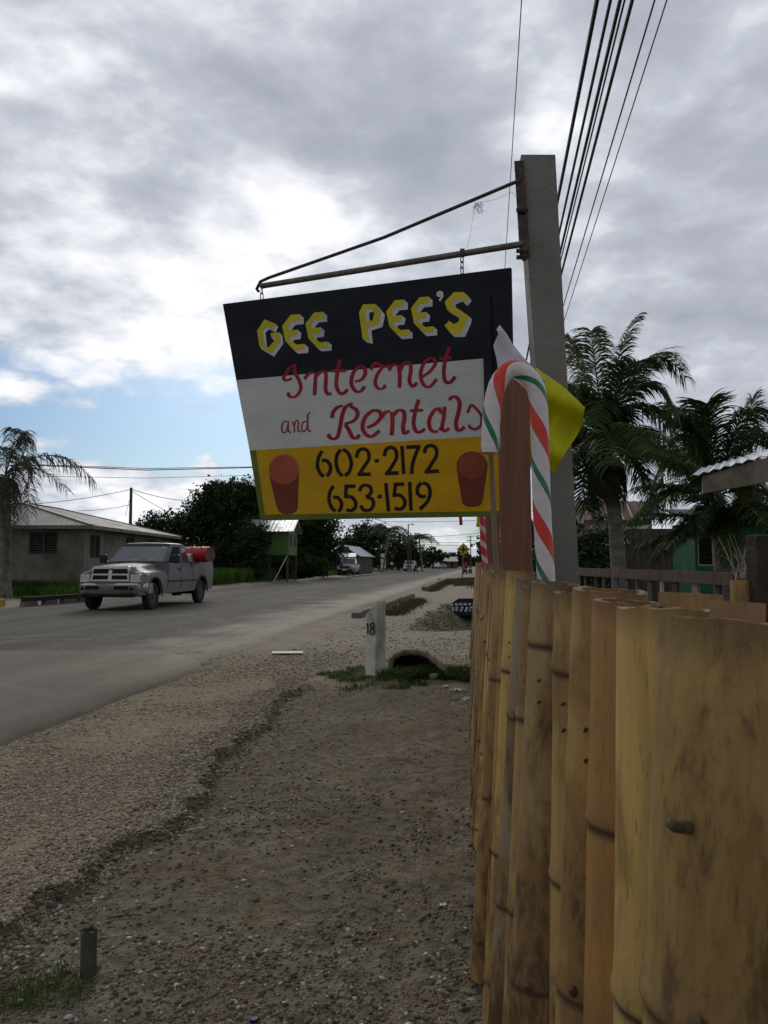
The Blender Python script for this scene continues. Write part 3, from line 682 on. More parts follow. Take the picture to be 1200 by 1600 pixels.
p_brown = m_paint('terracotta_cup_paint', (.16, .035, .018), (.12, .027, .014), (.19, .045, .022)); p_rim = m_paint('lighter_terracotta_paint', (.36, .075, .04), (.28, .06, .032), (.42, .11, .06))
p_yl = m_paint('yellow_letter_paint', (.50, .42, .025), (.40, .36, .02), (.55, .40, .02)); p_wl = m_paint('grey_white_letter_paint', (.52, .52, .52), (.44, .44, .45))
TL, TR, BR, BL = (348, 475), (798, 418), (806, 806), (407, 813)
def lerp2(a, b, t): return (a[0]+(b[0]-a[0])*t, a[1]+(b[1]-a[1])*t)
def edgeL(y): return lerp2(TL, BL, (y-475)/(813-475))
P = {'a': TL, 'b': TR, 'c': (803, 676), 'd': (757, 680), 'e': (756, 560), 'f': (369, 594), 'g': (390, 702), 'h': (757, 682.0), 'i': (805, 678.5), 'j': BR, 'k': BL}
b_ = MB()
F_ = lambda x, y, h: SP(x, y, h) - sgo
yb = [(399, 703), (756, 681.5)]
front = [([(348, 475), (798, 418), (803, 678), (757, 681.5), (756, 560), (369, 594)], 0), ([(369, 594), (756, 560), (757, 681.5), (390, 704)], 1),
         ([(400, 703.4), (757, 681.5), (803, 678), (805.8, 798), (414, 804)], 2), ([(390, 704), (400, 703.4), (414, 804), (805.8, 798), (806, 806), (407, 813)], 3)]
for poly, mi in front: b_.mi = mi; b_.poly([poly], F_)
b_.mi = 0
out = [(348, 475), (798, 418), (803, 678), (805.8, 798), (806, 806), (407, 813), (390, 704), (369, 594)]; n = len(out); th = -.022
b_.add([SP(x, y)-sgo for x, y in out] + [SP(x, y, th)-sgo for x, y in out], [(i, (i+1) % n, n+(i+1) % n, n+i) for i in range(n)] + [tuple(range(n, 2*n))])
b_.build('panel', [p_black, p_white, p_yel, p_edge], sg, fix=True)
b_ = MB(); a, c, d, e = SP(753, 462), SP(767, 461), SP(772, 676), SP(760, 677)
b_.hexa([p-sgo+sp_n*h for h in (0.001, .012) for p in (a, c, d, e)]); b_.build('batten', p_black, sg)
def CA(x, y): return (330+x/4.615, 400+y/4.615)
def CB(x, y): return (550+x/4.615, 400+y/4.615)
def CC(x, y): return (370+x/5.4545, 600+y/5.4545)
def CD(x, y): return (580+x/5.4545, 600+y/5.4545)
def C2(x, y): return (330+x/2.4, 400+y/2.4)
E1 = [(575, 425), (642, 420), (642, 468), (583, 474), (556, 505), (560, 540), (625, 530), (618, 577), (570, 582), (566, 603), (618, 640), (675, 634), (675, 676), (600, 682), (535, 612), (513, 505)]
sh = lambda pts, dx, dy: [(x+dx, y+dy) for x, y in pts]
Gl = [(385, 458), (467, 490), (448, 532), (402, 507), (374, 534), (386, 645), (413, 660), (462, 606), (462, 586), (432, 586), (430, 556), (495, 550), (503, 612), (437, 706), (350, 655), (332, 540)]
Pl = [[(80, 350), (168, 347), (212, 402), (195, 488), (114, 515), (125, 612), (78, 598), (52, 410)], [(98, 385), (103, 474), (150, 465), (162, 410), (140, 379)]]
Sl = [(735, 262), (805, 260), (838, 300), (808, 338), (775, 305), (724, 325), (722, 352), (838, 430), (833, 462), (790, 560), (715, 562), (668, 502), (700, 468), (735, 492), (770, 475), (775, 440), (688, 390), (670, 330)]
L1 = [([Gl], CA), ([E1], CA), ([sh(E1, 168, -17)], CA), (Pl, CB), ([sh(E1, -265, -105)], CB), ([sh(E1, -87, -127)], CB), ([Sl], CB)]
for loops, C in L1:
    b_ = MB()
    for k, (dx, dy) in enumerate(((26, 23), (20, 18), (13, 12), (7, 6)) if loops[0] is not Gl else ((17, 20), (11, 14), (6, 7))):
        b_.poly([[C(x+dx, y+dy) for x, y in l] for l in loops], lambda x, y, h, k=k: SP(x, y, .0006+.00025*k)-sgo)
    o = b_.build('letter', p_wl, sg, fix=False)
    b_ = MB(); b_.poly([[C(x, y) for x, y in l] for l in loops], lambda x, y, h: SP(x, y, .0022)-sgo); b_.build('letter_face', p_yl, o, fix=False)
b_ = MB(); b_.poly([[CB(*p) for p in [(612, 262), (635, 249), (658, 262), (660, 292), (637, 328), (625, 318), (640, 297), (618, 294), (608, 280)]]], lambda x, y, h: SP(x, y, .001)-sgo); b_.build('letter', p_wl, sg, fix=False)
def spline(pts, n=7):
    out = []; P_ = [pts[0]] + pts + [pts[-1]]
    for i in range(1, len(P_)-2):
        p0, p1, p2, p3 = P_[i-1:i+3]
        for k in range(n):
            t = k/n; out.append(tuple(.5*((2*p1[j])+(-p0[j]+p2[j])*t+(2*p0[j]-5*p1[j]+4*p2[j]-p3[j])*t*t+(-p0[j]+3*p1[j]-3*p2[j]+p3[j])*t**3) for j in range(len(p1))))
    out.append(pts[-1]); return out
LAY = [0]
def stroke(b, pts, w, C, h=.001, taper=True, thin=.55, smooth=True):
    """flat brush stroke; the brush is held at a slant, so width follows direction"""
    q = spline([p if len(p) == 3 else (p[0], p[1], 1) for p in pts]) if smooth else [p if len(p) == 3 else (p[0], p[1], 1) for p in pts]
    LAY[0] = (LAY[0]+1) % 5; h = h + LAY[0]*.00022
    vs = []; n = len(q); w = w*1.0
    for i, p in enumerate(q):
        a = q[max(i-1, 0)]; c = q[min(i+1, n-1)]; d = Vector((c[0]-a[0], c[1]-a[1])).normalized(); nn = Vector((-d.y, d.x))
        k = 1 if thin >= 1 else thin + (1-thin)*abs(d.dot(Vector((.12, 1)).normalized()))**1.2
        ww = w*k*p[2]/2
        if taper and (i == 0 or i == n-1): ww *= .75
        for s_ in (-1, 1):
            x, y = C(p[0]+nn.x*ww*s_, p[1]+nn.y*ww*s_); vs.append(SP(x, y, h)-sgo)
    b.add(vs, [(2*i, 2*i+1, 2*i+3, 2*i+2) for i in range(n-1)])
def glyph(strokes, w, C, m, thin=.55, taper=True):
    b = MB()
    for s_ in strokes:
        if s_[0] == 'L': stroke(b, s_[1], w, C, taper=False, thin=1, smooth=False)
        else: stroke(b, s_, w, C, thin=thin, taper=taper)
    return b.build('letter', m, sg, fix=False)
# Internet
glyph([[(527, 860), (524, 885), (545, 897), (585, 882)], [(535, 858), (560, 815), (600, 785)], [(602, 778), (606, 840), (640, 910), (645, 965), (610, 1012), (570, 1014), (552, 985)]], 27, CA, p_red)
glyph([[(672, 887), (700, 852), (735, 838)], ['L', [(755, 842), (745, 1005)]][1], [(758, 868), (790, 838), (822, 838), (828, 870), (826, 965), (845, 998), (866, 985)]], 28, CA, p_red)
glyph([[(930, 748), (912, 830), (903, 930), (925, 985), (955, 990), (985, 962)], [(865, 830), (975, 826)]], 28, CA, p_red, .75)
glyph([[(1035, 905), (1085, 890), (1112, 845), (1098, 800), (1060, 802), (1022, 850), (1012, 925), (1045, 975), (1080, 975), (1108, 940)]], 28, CA, p_red)
glyph([[(135, 822), (165, 775), (195, 783), (235, 800), (268, 790)], [(222, 802), (185, 850), (168, 915), (190, 955), (222, 955), (243, 930)]], 28, CB, p_red)
glyph([[(265, 826), (290, 790), (325, 785)], [(335, 785), (345, 860), (342, 950)], [(345, 830), (375, 778), (415, 770), (425, 820), (415, 900), (440, 940), (470, 912)]], 28, CB, p_red)
glyph([[(505, 872), (560, 835), (600, 780), (590, 742), (550, 745), (510, 790), (495, 860), (515, 925), (560, 945), (612, 885)]], 28, CB, p_red)
glyph([[(705, 658), (675, 740), (662, 840), (675, 905), (710, 910), (745, 868)], [(630, 742), (720, 732)]], 28, CB, p_red, .75)
# and
glyph([[(432, 318), (400, 325), (383, 370), (395, 412), (425, 400), (440, 330)], [(440, 315), (440, 395), (462, 414)]], 13, CC, p_red, .8)
glyph([[(472, 318), (490, 360), (492, 414)], [(490, 350), (508, 312), (525, 325), (522, 395), (548, 408)]], 13, CC, p_red, .8)
glyph([[(600, 318), (565, 328), (552, 375), (568, 405), (595, 380), (604, 320), (605, 262), (630, 240)], [(606, 260), (606, 360), (615, 400), (636, 398)]], 13, CC, p_red, .8)
# Rentals
glyph([[(812, 290), (822, 240), (860, 198), (905, 186)], [(988, 166), (930, 195), (900, 262), (880, 370), (858, 450), (825, 468), (795, 455), (778, 425)], [(965, 188), (1018, 220), (1028, 270), (990, 318), (918, 340)],
       [(925, 345), (960, 400), (985, 450), (1020, 462), (1048, 432)]], 36, CC, p_red, .6)
glyph([[(584, 644), (614, 630), (637, 604), (630, 583), (604, 581), (576, 608), (568, 645), (582, 670), (604, 676), (632, 654)]], 16, C2, p_red, .65)
glyph([[(90, 285), (120, 243), (165, 232)], [(178, 238), (182, 330), (174, 438)], [(195, 265), (225, 228), (268, 228), (285, 270), (272, 370), (285, 420), (326, 398)]], 37, CD, p_red, .6)
glyph([[(405, 132), (378, 225), (362, 330), (378, 395), (415, 410), (460, 382)], [(330, 228), (445, 222)]], 34, CD, p_red, .7)
glyph([[(598, 208), (545, 220), (500, 290), (495, 355), (520, 400), (572, 405)], [(628, 192), (618, 290), (605, 370), (630, 402), (666, 376)], [(575, 205), (595, 240), (615, 250)], [(582, 395), (600, 370)]], 34, CD, p_red, .65)
glyph([[(662, 135), (695, 110), (735, 120), (755, 170), (742, 250), (722, 330), (735, 388), (765, 392), (798, 364)]], 36, CD, p_red, .6)
glyph([[(820, 247), (838, 205), (855, 172)], [(855, 175), (900, 215), (940, 275), (935, 350), (890, 385), (850, 375), (830, 348)]], 25, CD, p_red, .9)
# telephone numbers, stencilled
D = lambda st, C: glyph(st, 31, C, p_digit, .92, False)
D([[(728, 570), (698, 625), (688, 700), (712, 762), (745, 788)], [(725, 655), (765, 652), (797, 695), (795, 745), (770, 785)]], CC)
D([[(888, 558), (855, 605), (848, 680), (870, 750), (903, 782)], [(905, 556), (950, 590), (976, 670), (960, 745), (922, 782)]], CC)
D([[(1020, 628), (1035, 575), (1075, 553), (1118, 575), (1125, 640), (1085, 705), (1045, 768)], ('L', [(1028, 770), (1142, 768)])], CC)
D([('L', [(28, 655), (66, 653)])], CD)
D([[(112, 615), (128, 558), (170, 540), (210, 565), (215, 630), (178, 700), (138, 758)], ('L', [(118, 763), (233, 757)])], CD)
D([('L', [(262, 526), (278, 768)])], CD)
D([('L', [(299, 538), (420, 534)]), [(402, 545), (372, 620), (352, 690), (345, 767)]], CD)
D([[(454, 590), (468, 540), (510, 524), (552, 548), (556, 610), (515, 680), (478, 740)], ('L', [(456, 748), (577, 742)])], CD)
D([[(825, 868), (795, 920), (787, 990), (808, 1050), (840, 1085)], [(822, 967), (860, 968), (892, 1010), (888, 1055), (868, 1088)]], CC)
D([('L', [(1012, 870), (918, 872)]), ('L', [(933, 872), (928, 972)]), [(928, 962), (975, 962), (1010, 1000), (1012, 1045), (980, 1078), (935, 1072)]], CC)
D([[(1047, 915), (1062, 875), (1100, 862), (1140, 882), (1142, 930), (1100, 962)], [(1105, 962), (1155, 985), (1165, 1030), (1135, 1072), (1085, 1075), (1055, 1035)]], CC)
D([('L', [(55, 961), (91, 958)])], CD)
D([('L', [(125, 843), (149, 1086)])], CD)
D([('L', [(282, 852), (192, 856)]), ('L', [(207, 856), (195, 962)]), [(195, 950), (245, 948), (285, 990), (283, 1035), (250, 1066), (198, 1058)]], CD)
D([('L', [(328, 834), (340, 1079)])], CD)
D([[(428, 840), (398, 878), (395, 925), (425, 958), (466, 955)], [(440, 843), (485, 862), (502, 925), (480, 1000), (415, 1068)]], CD)
def cup(body, cx, cy, rx, ry, C):
    o = MB().poly([[C(*p) for p in spline([(*p, 1) for p in body], 4)[:]]] if False else [[C(*p) for p in body]], lambda x, y, h: SP(x, y, .0012)-sgo).build('painted_cup', p_brown, sg, fix=False)
    ring = lambda k: [C(cx+rx*k*math.cos(2*PI*i/40), cy+ry*k*math.sin(2*PI*i/40)) for i in range(40)]
    MB().poly([ring(1.0)], lambda x, y, h: SP(x, y, .0018)-sgo).build('rim_line', p_brown if cx > 600 else p_rim, o, fix=False)
    MB().poly([ring(.90)], lambda x, y, h: SP(x, y, .0024)-sgo).build('cup_mouth', p_rim if cx < 600 else p_brown2, o, fix=False)
p_brown2 = m_paint('mid_terracotta_paint', (.24, .052, .026), (.19, .042, .022))
cup([(274, 735), (282, 800), (305, 900), (340, 1040), (355, 1080), (385, 1102), (430, 1111), (480, 1103), (510, 1080), (520, 1050), (525, 900), (531, 740)], 402, 728, 128, 128, CC)
cup([(730, 720), (745, 830), (775, 1000), (785, 1025), (815, 1043), (860, 1047), (915, 1040), (940, 1020), (950, 990), (980, 800), (992, 700)], 860, 700, 132, 124, CD)
# chains between arm and sign
for (px, y0, y1, Yd) in ((409, 450, 466, 4.42), (722, 392, 426, 3.93)):
    b_ = MB(); n = max(2, int(round((y1-y0)/9)))
    A = SP(px, y1+1); T_ = at(px-2, y0, Yd); T_ = Vector((A.x, A.y, at(px, y0, A.y).z))
    L_ = (T_-A).length/n*1.25
    for k in range(n): link_mesh(b_, A.lerp(T_, (k+.5)/n)-sgo, RA + k*PI/2+.5, L_, .018, .0028)
    b_.build('chain', m_chain, sg, smooth=True)
b_ = MB(); c = at(722, 397, 3.93); b_.lathe([(.019, -.012), (.0225, -.012), (.0225, .012), (.019, .012)], (0, 0, 0), 16, 'X', close=True)
b_.build('chain_loop', m_chain, sg).location = c - sgo + Vector((0, 0, .006))
# dry vine caught on the stay
b_ = MB(); rd = random.Random(4)
for k in range(16):
    p = at(746+rd.uniform(-5, 5), 318+rd.uniform(-3, 3), 3.93); q = [p]
    for j in range(5): q.append(q[-1] + Vector((rd.uniform(-.01, .01), rd.uniform(-.01, .01), rd.uniform(-.022, .008))))
    b_.tube(q, .0009, 4)
for a, c in (((750, 316), (800, 300)), ((742, 322), (730, 388)), ((800, 300), (812, 306))):
    p, q = at(*a, 3.9), at(*c, 3.88); b_.tube([p, (p+q)/2+Vector((0, 0, -.012)), q], .0008, 4)
tag(b_.build('dead_vine', m_stub), 'wisp of dead vine tangled round the diagonal iron stay', 'vine')

# ------------------------------------------------------------------ candy canes, stick and flags
def candy_mat(name, stripes, base, pitch, glow=0):
    m = bpy.data.materials.new(name); m.use_nodes = True; g = nodeset(m.node_tree)
    b = g.new('ShaderNodeBsdfPrincipled'); o = g.new('ShaderNodeOutputMaterial')
    uv = g.new('ShaderNodeAttribute', attribute_name='spiral'); f = uv.outputs['Fac']
    fr = g.math('FRACT', f); col = base
    for (a, c, cc) in stripes:
        k = g.math('MULTIPLY', g.math('GREATER_THAN', fr, a), g.math('LESS_THAN', fr, c)); col = g.mix(k, col, cc)
    n = g.noise(g.new('ShaderNodeTexCoord').outputs['Object'], 14, 4, .6); col = g.mix(g.maprange(n, .45, .7, 0, .22), col, (.45, .42, .38))
    g.L.new(col, b.inputs['Base Color']); b.inputs['Roughness'].default_value = .38
    bp = g.new('ShaderNodeBump'); bp.inputs['Strength'].default_value = .5; bp.inputs['Distance'].default_value = .01; g.L.new(g.noise(g.new('ShaderNodeTexCoord').outputs['Object'], 26, 4, .6, .5), bp.inputs['Height']); g.L.new(bp.outputs[0], b.inputs['Normal'])
    t = g.new('ShaderNodeBsdfTranslucent'); g.L.new(col, t.inputs[0]); ms = g.new('ShaderNodeMixShader'); ms.inputs[0].default_value = .35
    g.L.new(b.outputs[0], ms.inputs[1]); g.L.new(t.outputs[0], ms.inputs[2]); g.L.new(ms.outputs[0], o.inputs[0]); return m
def cane(name, pts, r, m, turns, loc, label, group):
    q = [Vector(p[:3]) for p in spline([tuple(p) for p in pts], 10)]; n = 28
    vs = []; fs = []; sv = []; ref = None; s_ = 0
    for i, p in enumerate(q):
        t = (q[min(i+1, len(q)-1)]-q[max(i-1, 0)]).normalized()
        if ref is None: ref = t.cross(Vector((0, 1, 0))).normalized()
        ref = (ref-t*ref.dot(t)).normalized(); w = t.cross(ref)
        if i: s_ += (q[i]-q[i-1]).length
        for k in range(n+1):
            a = 2*PI*k/n; vs.append(p+(ref*math.cos(a)+w*math.sin(a))*r*(1+.012*math.sin(i*1.3)) - loc); sv.append(s_*turns + k/n)
    for i in range(len(q)-1):
        for k in range(n): fs.append((i*(n+1)+k, i*(n+1)+k+1, (i+1)*(n+1)+k+1, (i+1)*(n+1)+k))
    e = len(q)-1; fs.append(tuple(e*(n+1)+k for k in range(n))); fs.append(tuple(range(n))[::-1])
    me = bpy.data.meshes.new(name); me.from_pydata(vs, [], fs); me.materials.append(m)
    at_ = me.attributes.new('spiral', 'FLOAT', 'POINT'); at_.data.foreach_set('value', sv)
    me.polygons.foreach_set('use_smooth', [True]*len(fs))
    try: me.set_sharp_from_angle(angle=R(60))
    except Exception: pass
    o = bpy.data.objects.new(name, me); link(o); o.location = loc; return tag(o, label, 'decoration', group)
CY = 2.9
m_cane = candy_mat('candy_cane_plastic', [(.02, .27, (.78, .05, .03)), (.60, .71, (.0, .22, .10))], (.78, .76, .76), 1)
pts = [at(x, y, CY+dy) for x, y, dy in ((868, 1300, .02), (858, 1000, .02), (853, 900, .02), (847, 800, .01), (844, 700, 0), (842, 640, 0), (836, 604, 0), (818, 582, 0), (797, 578, 0), (780, 596, 0), (771, 625, 0), (767, 665, 0), (765, 708, 0))]
cane('candy_cane', [tuple(p) for p in pts], 14.2/1200*CY, m_cane, 2.62, Vector((pts[0].x, CY, 0)), 'white candy cane with red and green stripes hooked over before the lumber post', 'candy cane decorations on the bamboo fence')
m_cane2 = candy_mat('striped_cane_plastic', [(.0, .62, (.66, .03, .05))], (.74, .70, .70), 1)
pts = [at(x, y, 5.3) for x, y in ((763, 1180), (758, 900), (755, 850), (753, 800), (751, 780), (745, 765), (736, 765), (731, 778), (730, 795))]
cane('candy_cane', [tuple(p) for p in pts], 4.7/1200*5.3, m_cane2, 9.5, Vector((pts[0].x, 5.3, 0)), 'red candy cane with thin white stripes farther down the fence below the sign', 'candy cane decorations on the bamboo fence')
b_ = MB(); q = [at(780, 1250, 3.05), at(776, 890, 3.05), at(771, 800, 3.05), at(766, 690, 3.0)]
l0 = Vector((q[0].x, 3.05, 0)); b_.tube([p-l0 for p in q], [.012, .012, .011, .010], 10)
tag(b_.build('wooden_stick', mat('pale_stick', (.26, .18, .12), (.17, .11, .07), 30, .8, .3, 80, (1, 1, .1)), smooth=True, loc=l0), 'thin round wooden stick standing under the open tip of the near candy cane', 'stick')
b_ = MB(); rd = random.Random(11)
for k in range(7):
    p = at(776+rd.uniform(-3, 5), 672+rd.uniform(-4, 8), 2.98); q = [p]
    for j in range(5): q.append(q[-1]+Vector((rd.uniform(-.006, .006), rd.uniform(-.006, .006), rd.uniform(-.022, .004))))
    b_.tube(q, .0012, 4)
tag(b_.build('frayed_string', mat('white_string', (.7, .7, .68), None, 30)), 'bit of frayed white string beside the hook of the near candy cane', 'string')

def cloth(outline, Yf, name, m, label, rip=.006, n=26, seed=0):
    """cloth sheet in the given pixel outline at depth Yf(px, py), rippled"""
    xs = [p[0] for p in outline]; ys = [p[1] for p in outline]
    bm = bmesh.new(); vs = [bm.verts.new((x, y, 0)) for x, y in outline]; bm.faces.new(vs)
    for ax in (0, 1):
        lo, hi = (min(xs), max(xs)) if ax == 0 else (min(ys), max(ys))
        for k in range(1, n):
            co = [0, 0, 0]; no = [0, 0, 0]; co[ax] = lo+(hi-lo)*k/n; no[ax] = 1
            bmesh.ops.bisect_plane(bm, geom=bm.verts[:]+bm.edges[:]+bm.faces[:], plane_co=co, plane_no=no)
    l0 = at(xs[0], ys[0], Yf(xs[0], ys[0]))
    for v in bm.verts:
        x, y = v.co.x, v.co.y; v.co = at(x, y, Yf(x, y) + rip*math.sin(x*.11+y*.05+seed) + rip*.6*math.sin(x*.05-y*.13+seed*2)) - l0
    me = bpy.data.meshes.new(name); bm.to_mesh(me); bm.free(); me.materials.append(m)
    me.polygons.foreach_set('use_smooth', [True]*len(me.polygons))
    o = bpy.data.objects.new(name, me); link(o); o.location = l0
    sm = o.modifiers.new('thickness', 'SOLIDIFY'); sm.thickness = .0012
    return tag(o, label, 'flag', 'cloth flags tied along the fence')
m_wflag = mat('white_flag_cloth', (.70, .70, .74), (.62, .62, .66), 6, .8, .1, 200, trans=.35)
m_yflag = mat('yellow_flag_cloth', (.62, .60, .02), (.54, .52, .015), 6, .8, .1, 200, trans=.4)
m_rflag = mat('red_flag_cloth', (.55, .03, .04), None, 6, .8, .1, 200, trans=.35)
FY = lambda x, y: 3.16 + .0006*(x-775)
cloth([(781, 508), (792, 522), (800, 536), (818, 558), (836, 577), (852, 594), (846, 615), (827, 614), (800, 588), (779, 584), (776, 562), (771, 540), (779, 522), (776, 515)], lambda x, y: 3.10-.0022*(x-775)+.02*math.sin((x-y)*.09), 'white_flag', m_wflag, 'creased white cloth flag draped over the top of the lumber post', .008)
cloth([(838, 575), (848, 582), (880, 604), (905, 628), (914, 637), (911, 652), (912, 660), (902, 680), (885, 705), (866, 739), (860, 733), (836, 727), (825, 722), (822, 640), (826, 600)], lambda x, y: 3.40+.05*math.sin((y-x*.45)*.075)+.012*math.sin((y*.4+x)*.16) + .0006*(x-830), 'yellow_flag', m_yflag, 'bright yellow cloth flag hanging behind the near candy cane in front of the concrete pole', .012, 34, 2)
cloth([(716, 796), (721, 796), (723, 820), (718, 821)], lambda x, y: 7.0, 'red_flag', m_rflag, 'small red flag hanging just below the bottom edge of the sign', .004, 4)
cloth([(746, 796), (751, 796), (750, 824), (744, 823)], lambda x, y: 5.6, 'yellow_flag', m_yflag, 'small yellow flag beside the far red striped candy cane', .004, 4)
b_ = MB(); a, c, d = at(700, 790, 7.1), at(748, 796, 5.6), at(783, 770, 3.34)
b_.tube([a, (a+c)/2-Vector((0, 0, .03)), c, (c+d)/2-Vector((0, 0, .06)), d], .0015, 5)
tag(b_.build('flag_string', m_string), 'thin string carrying the small red and yellow flags under the sign', 'string')

# ------------------------------------------------------------------ plants
m_palm = leafmat('palm_leaf', (.034, .062, .018), (.055, .09, .026), .28, .5, (.14, .12, .05))
m_palmdry = leafmat('dry_palm_leaf', (.085, .085, .058), (.05, .055, .038), .15, .8, (.12, .11, .08))
m_palmyel = leafmat('yellowing_palm_leaf', (.12, .12, .03), (.08, .10, .03), .25, .6)
m_trunk = mat('palm_trunk_bark', (.16, .145, .12), (.085, .075, .06), 9, .9, .9, 30, (1, 1, 3), third=(.22, .2, .17))
m_leaf = leafmat('dark_tree_leaf', (.026, .044, .015), (.045, .07, .024), .15, .6)
m_leaf2 = leafmat('mid_tree_leaf', (.030, .048, .016), (.050, .074, .026), .18, .6)
m_bark = mat('tree_bark', (.09, .07, .05), (.045, .035, .027), 12, .95, .8, 30, (1, 1, .3))
m_grass = leafmat('grass_blades', (.045, .085, .018), (.075, .125, .028), .3, .7, (.13, .12, .055))
m_verge = leafmat('lush_verge_grass', (.065, .135, .022), (.10, .18, .032), .35, .8)
m_grassdry = leafmat('dry_grass_blades', (.10, .095, .04), (.06, .068, .028), .2, .7)

def frond_geo(p0, p1, p2, ln, n, droop, wd, seed, start=.10, twist=0.0, brush=0.0):
    """quads of one feather leaf: rachis as a quadratic curve and two rows of hanging leaflets"""
    rd = random.Random(seed); V = []; F = []
    def B(t): return p0*(1-t)**2 + p1*2*t*(1-t) + p2*t*t
    def T(t): return ((p1-p0)*2*(1-t) + (p2-p1)*2*t).normalized()
    def strip(pts, ws, side):
        k = len(V)
        for p, w in zip(pts, ws): V.append(p-side*w/2); V.append(p+side*w/2)
        for i in range(len(pts)-1): F.append((k+2*i, k+2*i+1, k+2*i+3, k+2*i+2))
    m = 12; sd_ = T(.5).cross(Vector((0, 0, 1)))
    sd_ = sd_.normalized() if sd_.length > .05 else Vector((1, 0, 0))
    for ax in (sd_, Vector((0, 0, 1))):
        strip([B(i/m) for i in range(m+1)], [wd*1.7*(1-.8*i/m) for i in range(m+1)], ax)
    for i in range(n):
        t = start + (1-start)*(i+.5)/n; p = B(t); tg = T(t); s0 = tg.cross(Vector((0, 0, 1)))
        s0 = s0.normalized() if s0.length > .08 else sd_
        L = ln*(.35+.65*math.sin(PI*min(1, .12+.80*(t-start)/(1-start)))**.7)
        for sg_ in (-1, 1):
            if rd.random() < .06: continue
            dr = (s0*sg_*rd.uniform(.6, .95) + tg*rd.uniform(.45, .8) + Vector((0, 0, rd.uniform(-.05, .35)-twist))).normalized()
            l = L*rd.uniform(.8, 1.1); q = [p]; d = dr; g_ = droop*rd.uniform(.7, 1.3)
            for j in range(4):
                q.append(q[-1]+d*l/4); d = (d + Vector((brush, 0, -g_))).normalized()
            sw = tg.cross(dr); sw = (tg*.8+Vector((rd.uniform(-.4, .4), rd.uniform(-.4, .4), rd.uniform(-.3, .3)))).normalized()
            strip(q, [wd*.75, wd*1.15, wd, wd*.7, wd*.12], sw)
    return V, F
def frond(name, parent, p0, p1, p2, m, ln=.6, n=46, droop=.35, wd=.03, seed=0, **k):
    V, F = frond_geo(p0, p1, p2, ln, n, droop, wd, seed, **k)
    me = bpy.data.meshes.new(name); me.from_pydata([tuple(v) for v in V], [], F); me.materials.append(m)
    o = bpy.data.objects.new(name, me); return link(o, parent)
def trunk(b, pts, rs, n=14, rings=True):
    q = []; r = []
    for i in range(len(pts)-1):
        for k in range(10):
            t = k/10; q.append(pts[i].lerp(pts[i+1], t)); r.append((rs[i]*(1-t)+rs[i+1]*t)*(1+(.05 if rings and k % 2 else 0)))
    q.append(pts[-1]); r.append(rs[-1]); b.tube(q, r, n)

def palm_by_view(name, base_px, crown_px, Y, fr, label, group=None, tr=(.16, .11), ln=.62, wd=.03, extra=8, seed=0, dry=0, coco=True, mleaf=None, skirt=0, nleaf=46, exlen=2.2, mid=None):
    """a palm standing at depth Y; fronds are given by where their middle and tip go, in metres from the crown"""
    base = at(*base_px, Y); base.z = H(base.x, Y) if Y < 60 else 0; c = at(*crown_px, Y); t = thing(name, base, label, 'palm tree', group)
    C_ = c-base; b = MB(); md = (at(*mid, Y)-base) if mid else (C_*.5+Vector((.04, 0, 0)))
    trunk(b, [Vector((0, 0, -.1)), Vector((0, 0, .15)).lerp(md, .2), md, C_], [tr[0]*1.35, tr[0], (tr[0]+tr[1])/2, tr[1]]); b.build('trunk', m_trunk, t, smooth=True)
    sc = Y/1200; rd = random.Random(seed)
    for i, f in enumerate(fr):
        (mx, my), (tx, ty), dy = f[:3]; m_ = f[3] if len(f) > 3 and f[3] else (mleaf or m_palm); l = f[4] if len(f) > 4 else ln
        p1 = C_ + Vector(((mx-crown_px[0])*sc, dy*.5, (crown_px[1]-my)*sc)); p2 = C_ + Vector(((tx-crown_px[0])*sc, dy, (crown_px[1]-ty)*sc))
        p1 = C_ + (p1-C_)*1.25 - (p2-C_)*.12
        frond('frond', t, C_+Vector((0, 0, rd.uniform(-.05, .05))), p1, p2, m_, l, nleaf, rd.uniform(.28, .6)*(1.9 if m_ is m_palmdry else 1), wd, seed*50+i)
    for i in range(extra):
        a = 2*PI*(i+rd.random()*.6)/max(extra, 1); e = rd.uniform(.1, 1.1); L = exlen*rd.uniform(.75, 1.1)
        h = Vector((math.cos(a), math.sin(a), 0)); p1 = C_ + h*L*.5*math.cos(e) + Vector((0, 0, L*.62*math.sin(e)+.1)); p2 = C_ + h*L*.95 + Vector((0, 0, L*(.55*math.sin(e)-.45)))
        frond('frond', t, C_, p1, p2, mleaf or m_palm, ln, nleaf, rd.uniform(.25, .45), wd, seed*50+30+i)
    for i in range(skirt):
        a = 2*PI*i/skirt+rd.random(); L = rd.uniform(.7, 1.15)*exlen*.55; h = Vector((math.cos(a), math.sin(a), 0))
        frond('dead_frond', t, C_-Vector((0, 0, .1)), C_+h*L*.38-Vector((0, 0, .1)), C_+h*L*.32-Vector((0, 0, L*.95)), m_palmdry, ln*.7, int(nleaf*.5), .8, wd*1.2, seed*50+60+i)
    if coco:
        for i in range(7):
            a = 2*PI*i/7+rd.random(); b = MB(); r = .105; cc = C_+Vector((math.cos(a)*.2, math.sin(a)*.2, -.22-rd.random()*.18))
            b.lathe([(.001, -r*1.15)]+[(r*math.sin(PI*k/8), -r*1.15*math.cos(PI*k/8)) for k in range(1, 8)]+[(.001, r*1.15)], cc, 12); b.build('coconut', m_coco, t, smooth=True)
    return t
m_coco = mat('brown_coconut', (.10, .055, .03), (.07, .05, .025), 12, .7, .2)

